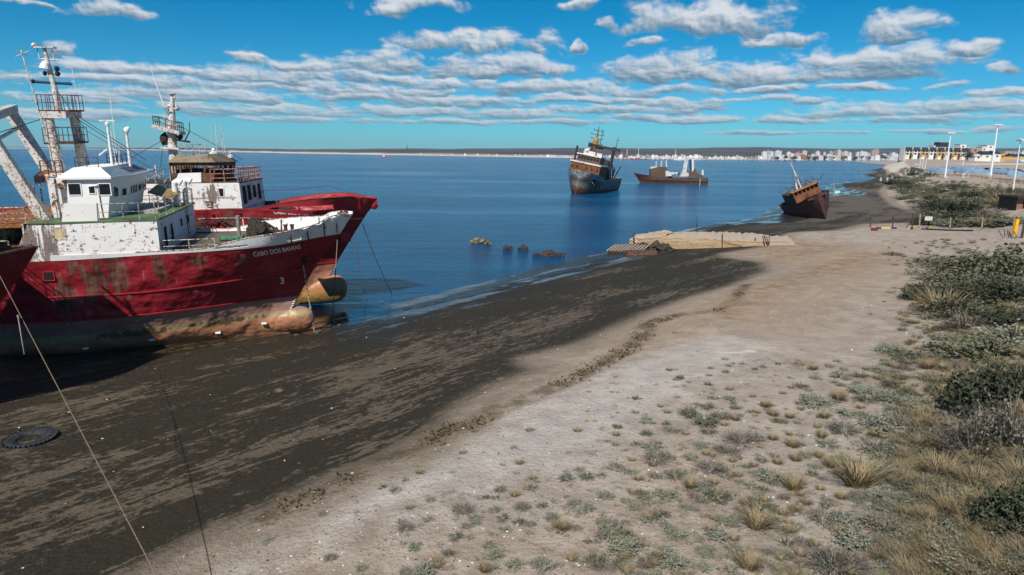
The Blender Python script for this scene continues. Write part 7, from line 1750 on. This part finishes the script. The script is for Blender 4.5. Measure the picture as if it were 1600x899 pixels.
for (x, y, w_, k_) in [(655,95,125,'P'),(795,130,80,'S'),(865,125,60,'S'),(945,105,70,'S'),(1000,165,100,'S'),(880,185,110,'S'),(900,222,90,'S'),(985,218,110,'S'),(700,235,130,'S'),(780,215,62,'G'),(635,168,60,'S'),(590,168,36,'G'),(495,240,50,'G'),(525,275,45,'G'),(450,272,36,'G'),(590,282,40,'G'),(725,285,45,'G'),(825,278,85,'S'),(200,275,95,'O'),(268,244,75,'S'),(325,285,95,'T'),(262,312,110,'O'),(270,345,75,'T'),(375,290,40,'G'),(410,388,160,'T'),(345,428,112,'T'),(245,405,70,'S'),(130,338,68,'S'),(25,350,52,'O'),(50,412,85,'S'),(70,462,115,'T'),(158,415,30,'G'),(810,340,125,'T'),(965,335,155,'S'),(1090,228,85,'S'),(1095,260,105,'S'),(1180,242,82,'S'),(1050,302,82,'S'),(560,302,55,'S'),(500,320,32,'G'),(440,320,34,'G'),(740,394,80,'S'),(655,435,58,'S'),(612,455,52,'G'),(540,470,42,'G'),(600,402,55,'G'),(522,372,42,'G'),(715,358,48,'G'),(915,358,42,'G'),(960,432,165,'S'),(1000,388,40,'G'),(1048,458,95,'T'),(790,452,70,'S'),(750,480,62,'G'),(285,497,120,'T'),(515,528,112,'S'),(608,570,88,'G'),(870,560,170,'G'),(1060,535,112,'S'),(870,605,92,'T'),(440,560,62,'S'),(310,605,130,'S'),(240,565,80,'S'),(480,650,120,'S'),(465,722,120,'G'),(200,560,70,'G'),(105,595,95,'S'),(80,675,92,'S'),(330,705,75,'S'),(310,765,112,'S'),(730,690,125,'T'),(830,695,120,'S'),(850,780,145,'S'),(970,715,135,'T'),(1000,620,120,'S'),(1130,695,85,'G'),(1220,650,95,'G'),(1290,760,150,'S'),(1290,872,200,'S'),(1030,845,95,'T'),(645,775,72,'T'),(430,892,105,'G'),(790,890,220,'T'),(1150,815,105,'G'),(1460,800,115,'T'),(150,882,130,'S'),(370,815,80,'S'),(250,820,70,'S'),(30,860,85,'S'),(580,832,42,'O'),(1190,520,130,'G'),(1245,430,70,'G'),(1340,560,125,'G'),(1400,655,100,'G'),(1320,400,60,'G'),(1020,280,60,'S'),(1100,330,80,'T'),(900,290,70,'S'),(680,100,40,'G'),(745,88,40,'S'),(690,135,45,'S'),(1130,95,60,'G'),(1225,105,60,'O'),(1060,75,80,'T'),(1010,30,90,'S'),(985,10,70,'T'),(1170,60,90,'O'),(160,130,45,'O'),(355,212,50,'S'),(380,245,50,'S'),(190,640,60,'S'),(155,760,90,'S'),(100,820,70,'S'),(940,830,60,'G'),(1230,880,80,'G'),(660,620,40,'T'),(790,605,45,'G'),(700,440,40,'G'),(480,460,50,'T'),(420,480,45,'S'),(330,500,60,'S'),(20,600,70,'S'),(60,520,60,'S'),(200,450,70,'S'),(135,520,80,'S')]:
    PL.append((1000 + x / 2.505, 540 + y / 2.505, w_ / 2.505, k_))
for (x, y, w_, k_) in [(570,597,85,'P'),(705,572,55,'T'),(650,600,42,'S'),(560,655,100,'T'),(715,682,66,'S'),(612,698,42,'S'),(530,755,72,'S'),(792,642,72,'T'),(825,705,52,'S'),(910,685,70,'S'),(955,725,62,'G'),(990,630,52,'S'),(965,530,80,'S'),(1045,525,70,'S'),(905,530,58,'P'),(1120,600,75,'S'),(1235,645,65,'S'),(500,818,52,'S'),(690,828,66,'S'),(762,866,76,'S'),(880,882,85,'S'),(822,775,36,'S'),(845,782,24,'G'),(1150,750,135,'S'),(1190,815,135,'S'),(1085,862,95,'S'),(1050,775,42,'S'),(335,722,72,'T'),(640,885,55,'G'),(405,892,100,'S'),(365,800,45,'S'),(40,840,62,'T'),(822,336,40,'T'),(1165,322,46,'O'),(970,424,36,'T'),(1228,393,36,'O'),(1090,373,32,'S'),(1128,373,26,'S'),(1240,497,34,'S'),(1195,415,30,'O'),(1005,675,30,'G'),(905,750,30,'S'),(265,760,40,'P')]:
    PL.append((500 + x / 2.504, 540 + y / 2.504, w_ / 2.504, k_))
# big bushes at the right border, and the scrub on the dune
for (px, py, w_, k_, h_) in [(1560,640,100,'D',1.0),(1600,625,90,'D',1.1),(1530,628,50,'D',.8),(1545,712,110,'T',1.1),(1600,700,110,'T',1.2),(1500,695,55,'T',.9),(1610,830,90,'D',1.3),(1575,815,60,'D',1.0),(1500,470,70,'O',.8),(1545,478,90,'D',.6),(1590,470,80,'D',.7),(1480,492,60,'G',.8),(1510,500,80,'O',.7),(1460,470,60,'O',.6),(1440,468,50,'D',.5),(1560,455,90,'O',.7),(1600,430,90,'O',.8),(1530,430,80,'O',.7),(1490,440,70,'O',.6),(1560,415,70,'O',.6),(1520,520,70,'T',.7),(1560,560,110,'O',.6),(1600,540,90,'S',.6),(1500,555,80,'S',.5),(1590,510,70,'D',.6),(1460,410,50,'O',.4),(1480,420,50,'O',.5),(1450,430,50,'S',.5),(1395,552,45,'S',.5),(1420,560,50,'O',.5),(1400,398,30,'O',.3),(1450,452,40,'D',.4),(1440,485,40,'P',.4),(1570,600,70,'S',.5)]:
    PL.append((px, py, w_, k_, h_))
rr = random.Random(21)
def blockers(px, py):
    return False
# bank beyond the fence
cand = []
for _ in range(900):
    px = rr.uniform(1378, 1605); py = rr.uniform(264, 352)
    lo = 268 + max(0, (1410 - px)) * .3
    left = np.interp(py, [264, 285, 300, 318, 335, 352], [1402, 1385, 1408, 1430, 1448, 1440])
    if px < left or (py < 284 and px > 1455) : continue
    if py < 290 - (px - 1455) * -.05 and px > 1455: continue
    if px > 1560 and py > 322 and py < 345: continue
    cand.append((px, py))
cand.sort(key=lambda c: -c[1]); kept = []
for (px, py) in cand:
    s_ = max(7, (py - 248) * .33)
    if all(abs(px - a) > s_ * .55 or abs(py - b) > s_ * .22 for a, b, _ in kept): kept.append((px, py, s_))
for (px, py, s_) in kept[:150]:
    k_ = rr.choice('OODDSOOT' if px > 1440 else 'DDOOO'); 
    if px > 1530 and rr.random() < .5: k_ = 'G' if rr.random() < .4 else 'O'
    PL.append((px, py, s_ * rr.uniform(.9, 1.9), k_, rr.uniform(.35, .7)))
big = []; small = []
for a in PL:
    px, py, w_, k_ = a[:4]; h_ = a[4] if len(a) > 4 else None
    if px > 1640: continue
    g = ground_at(px, py); dist = (g - CP).length; W_ = w_ / FPX * dist
    big.append((w_, px, py, g, W_, k_, h_))
big.sort(key=lambda b: -b[0])
def put_plant(b, n):
    w_, px, py, g, W_, k_, h_ = b; rr = random.Random(n * 7 + 1)
    kn, desc, cat = KIND[k_]; o = bpy.data.objects.new(kn, PMESH[k_][rr.randrange(len(PMESH[k_]))]); COL.objects.link(o)
    sz = 'large' if w_ > 60 else 'small' if w_ < 22 else 'middling'
    z_ = zone(px, py); hs = h_ or {'S': .75, 'G': 1.0, 'T': .72, 'O': .7, 'D': .8, 'P': .3}[k_]
    s_ = W_ * 1.22 / (1.12 if k_ != 'G' else .95); hh = s_ * .88 * (hs if h_ is None else hs * 1.1)
    o.location = (g.x, g.y + W_ * .18, gz(g.x, g.y + W_ * .18) - .03 * s_); o.rotation_euler = (0, 0, rr.uniform(0, 6.28)); o.scale = (s_, s_ * rr.uniform(.8, 1.0), hh)
    tag(o, '%s %s %s' % (sz, desc, z_), cat, '%s %s %ss' % (sz, kn.replace('_', ' '), z_))
    if w_ > 75:      # the biggest show their bare stems
        bm = B(); r2 = random.Random(n)
        for _ in range(9):
            a = r2.uniform(0, 6.28); t_ = r2.uniform(.2, 1.1); d = Vector((math.cos(a) * math.sin(t_), math.sin(a) * math.sin(t_), math.cos(t_))) * .42; tube(bm, [(0, 0, -.05), d * .5 + Vector((0, 0, .03)), d], [.022, .014, .006], 5)
        obj('stems', bm, MATS['dark_post'], o)
for n_, b in enumerate(big[:285]): put_plant(b, n_)
# everything smaller: one mat of ground cover
fill = big[285:]
def accept(px, py):
    d = 0
    if py > 560: d = np.interp(px, [300, 560, 850, 1100, 1300, 1600], [.0, .10, .35, .75, .95, 1.0]) * np.interp(py, [560, 700, 899], [.55, .9, 1.0])
    elif py > 375: d = np.interp(px, [1380, 1450, 1500], [.03, .75, 1.0])
    if px < 900 and py < 720: d *= .15
    return d
for _ in range(8200):
    px, py = rr.uniform(330, 1620), rr.uniform(375, 920)
    if _ % 3 == 0: px = rr.uniform(1380, 1620)
    if rr.random() > accept(px, py): continue
    if sdist(np.array([[0., 0.]]), MUD)[0] > 0: pass
    g = ground_at(px, py)
    kk = rr.choice('SSSSGGTTOP' if px < 1400 else 'SGGGTTOOP'); W_ = rr.uniform(.16, .58) * (1.0 + 1.1 * max(0, min(1, (px - 1330) / 150)))
    fill.append((0, px, py, g, W_, kk, None))
for _ in range(1500):
    px = rr.uniform(1385, 1610); py = rr.uniform(264, 352)
    left = np.interp(py, [264, 285, 300, 318, 335, 352], [1402, 1385, 1408, 1430, 1448, 1440])
    if px < left or (py < 284 and px > 1455) or (px > 1562 and 318 < py < 345) or rr.random() > (.8 if py < 335 else .9): continue
    fill.append((0, px, py, ground_at(px, py), rr.uniform(.9, 2.4) * (1 if px < 1530 else .6), rr.choice('OOOTSG' if px < 1530 else 'GGTOG'), None))
for _ in range(1500):      # the scrub goes on past the right border
    px, py = rr.uniform(1600, 2250), rr.uniform(385, 980)
    g = ground_at(px, py); fill.append((0, px, py, g, rr.uniform(.3, 1.1) * (1 + (g - CP).length / 60), rr.choice('SGGTOOP'), None))
for kk in 'SGTOP':
    VV, FF = [], []; base = 0
    for b in fill:
        if b[5] != kk: continue
        raw = RAW[kk][rr.randrange(len(RAW[kk]))]; V = raw[0]
        keep = max(40, int(len(raw[1]) * (.30 if b[4] < .45 else .6)))
        s_ = b[4] / 1.05; a = rr.uniform(0, 6.28); ca, sa = math.cos(a), math.sin(a); k0 = rr.randrange(max(1, len(raw[1]) - keep))
        fs = raw[1][k0:k0 + keep]; ids = sorted({i for f in fs for i in f}); mp = {v: i + base for i, v in enumerate(ids)}
        Q = V[ids]; X = (Q[:, 0] * ca - Q[:, 1] * sa) * s_; Y = (Q[:, 0] * sa + Q[:, 1] * ca) * s_; Z = Q[:, 2] * s_ * (.8 if kk != 'P' else .35)
        VV += [(x + b[3].x, y + b[3].y, z + b[3].z - .02) for x, y, z in zip(X, Y, Z)]; FF += [tuple(mp[i] for i in f) for f in fs]; base += len(ids)
    nm = {'S': 'saltbush_seedlings', 'G': 'sparse_dry_grass', 'T': 'twiggy_undergrowth', 'O': 'olive_undergrowth', 'P': 'dead_plant_litter'}[kk]
    o = bpy.data.objects.new(nm, make_me(nm, (VV, FF), PM[kk])); COL.objects.link(o)
    tag(o, {'S': 'scattered silvery seedlings between the shrubs on the sand', 'G': 'sparse dry grass between the shrubs on the right', 'T': 'grey twiggy undergrowth scattered over the sand', 'O': 'low olive green undergrowth scattered over the sand', 'P': 'brown dead plant litter lying on the sand'}[kk], 'ground cover', None, 'stuff')
# kelp wrack thrown up along the tide line
VV, FF = [], []
def scrap(p, s_, rr, up=.5):
    k = len(VV); n_ = Vector((rr.gauss(0, 1), rr.gauss(0, 1), rr.gauss(0, up))).normalized() * s_; q = Vector((-n_.y, n_.x, rr.gauss(0, .3) * s_)).normalized() * s_ * rr.uniform(.2, .5)
    VV.extend([tuple(p - n_ - q * .4), tuple(p - n_ * .2 + q), tuple(p + n_ + q * .3), tuple(p + n_ * .2 - q)]); FF.append((k, k + 1, k + 2, k + 3))
for a, b in zip(WRACK[:-1], WRACK[1:]):
    L_ = (b - a).length; dens_ = 46
    for _ in range(int(L_ * dens_)):
        u = rr.random(); c = a.lerp(b, u); cl = vnoise(np.array([c.x]), np.array([c.y]), 1.7, 8)[0]
        if cl < .42: continue
        off = rr.gauss(0, .42 * cl + .1); x, y = c.x + off * .8 + rr.gauss(0, .1), c.y - off * .5 + rr.gauss(0, .15); scrap(Vector((x, y, gz(x, y) + .03 + .05 * rr.random())), rr.uniform(.04, .14), rr)
m = plant_mat('kelp_wrack', (.022, .016, .010), (.17, .115, .05), (.035, .025, .015)); o = bpy.data.objects.new('kelp_wrack', make_me('kelp_wrack', (VV, FF), m)); COL.objects.link(o); tag(o, 'broken line of dark and tan kelp left along the tide line', 'seaweed', None, 'stuff')
# stones, shells and litter
bmP, bmW, bmK = B(), B(), B()
def pebble(bm, p, r, rr):
    d = bmesh.ops.create_icosphere(bm, subdivisions=1, radius=1.0); sx, sy, sz, a = r * rr.uniform(.7, 1.4), r * rr.uniform(.6, 1.1), r * rr.uniform(.3, .7), rr.uniform(0, 6.28)
    for v in d['verts']:
        x, y, z = v.co; x *= sx * rr.uniform(.8, 1.2); y *= sy; z *= sz; v.co = (p.x + x * math.cos(a) - y * math.sin(a), p.y + x * math.sin(a) + y * math.cos(a), p.z + z)
for _ in range(2300):
    px, py = rr.uniform(230, 1600), 380 + 540 * rr.random() ** .8
    g = ground_at(px, py)
    if sdist(np.array([[g.x, g.y]]), MUD)[0] > -.3: continue
    dd = (g - CP).length; r = rr.uniform(.012, .035) * (1 + dd / 45)
    pebble(bmP if rr.random() < .8 else bmW, g, r, rr)
for _ in range(300):
    px, py = rr.uniform(0, 1400), rr.uniform(370, 899); g = ground_at(px, py); dd = (g - CP).length; pebble(bmW if rr.random() < .25 else bmK, g, rr.uniform(.014, .03) * (1 + dd / 40), rr)
m1 = plant_mat('mixed_stones', (.10, .085, .075), (.27, .235, .205), (.12, .11, .10)); m2 = mat('white_shells_and_litter', (.58, .56, .52), .8); m3 = plant_mat('dark_seaweed_scraps', (.012, .011, .009), (.05, .04, .028), (.02, .018, .014))
for nm, b_, m_, lb in (('pebbles', bmP, m1, 'loose grey brown pebbles strewn over the dry sand'), ('shells_and_litter', bmW, m2, 'white shells and scraps of litter dotted over the beach'), ('dark_scraps', bmK, m3, 'dark seaweed scraps and stones dotted over the mud')):
    obj(nm, b_, m_, None, label=lb, cat='beach litter', kind='stuff')
# ------------------------------------------------------------ the air over the bay
bm_ = B(); box(bm_, -9600, 9600, -9600, 9600, -8, 135)
hm = bpy.data.materials.new('sea_air'); hm.use_nodes = True; hm.node_tree.nodes.clear(); n = NT(hm.node_tree)
pv = n.new('ShaderNodeVolumePrincipled'); pv.inputs['Color'].default_value = (.62, .80, 1, 1); pv.inputs['Density'].default_value = .00007; pv.inputs['Anisotropy'].default_value = .2
ho = n.new('ShaderNodeOutputMaterial'); n.l.new(pv.outputs[0], ho.inputs['Volume'])
obj('haze', bm_, hm, label='thin blue sea haze over the bay and the far shore', cat='haze', kind='stuff')
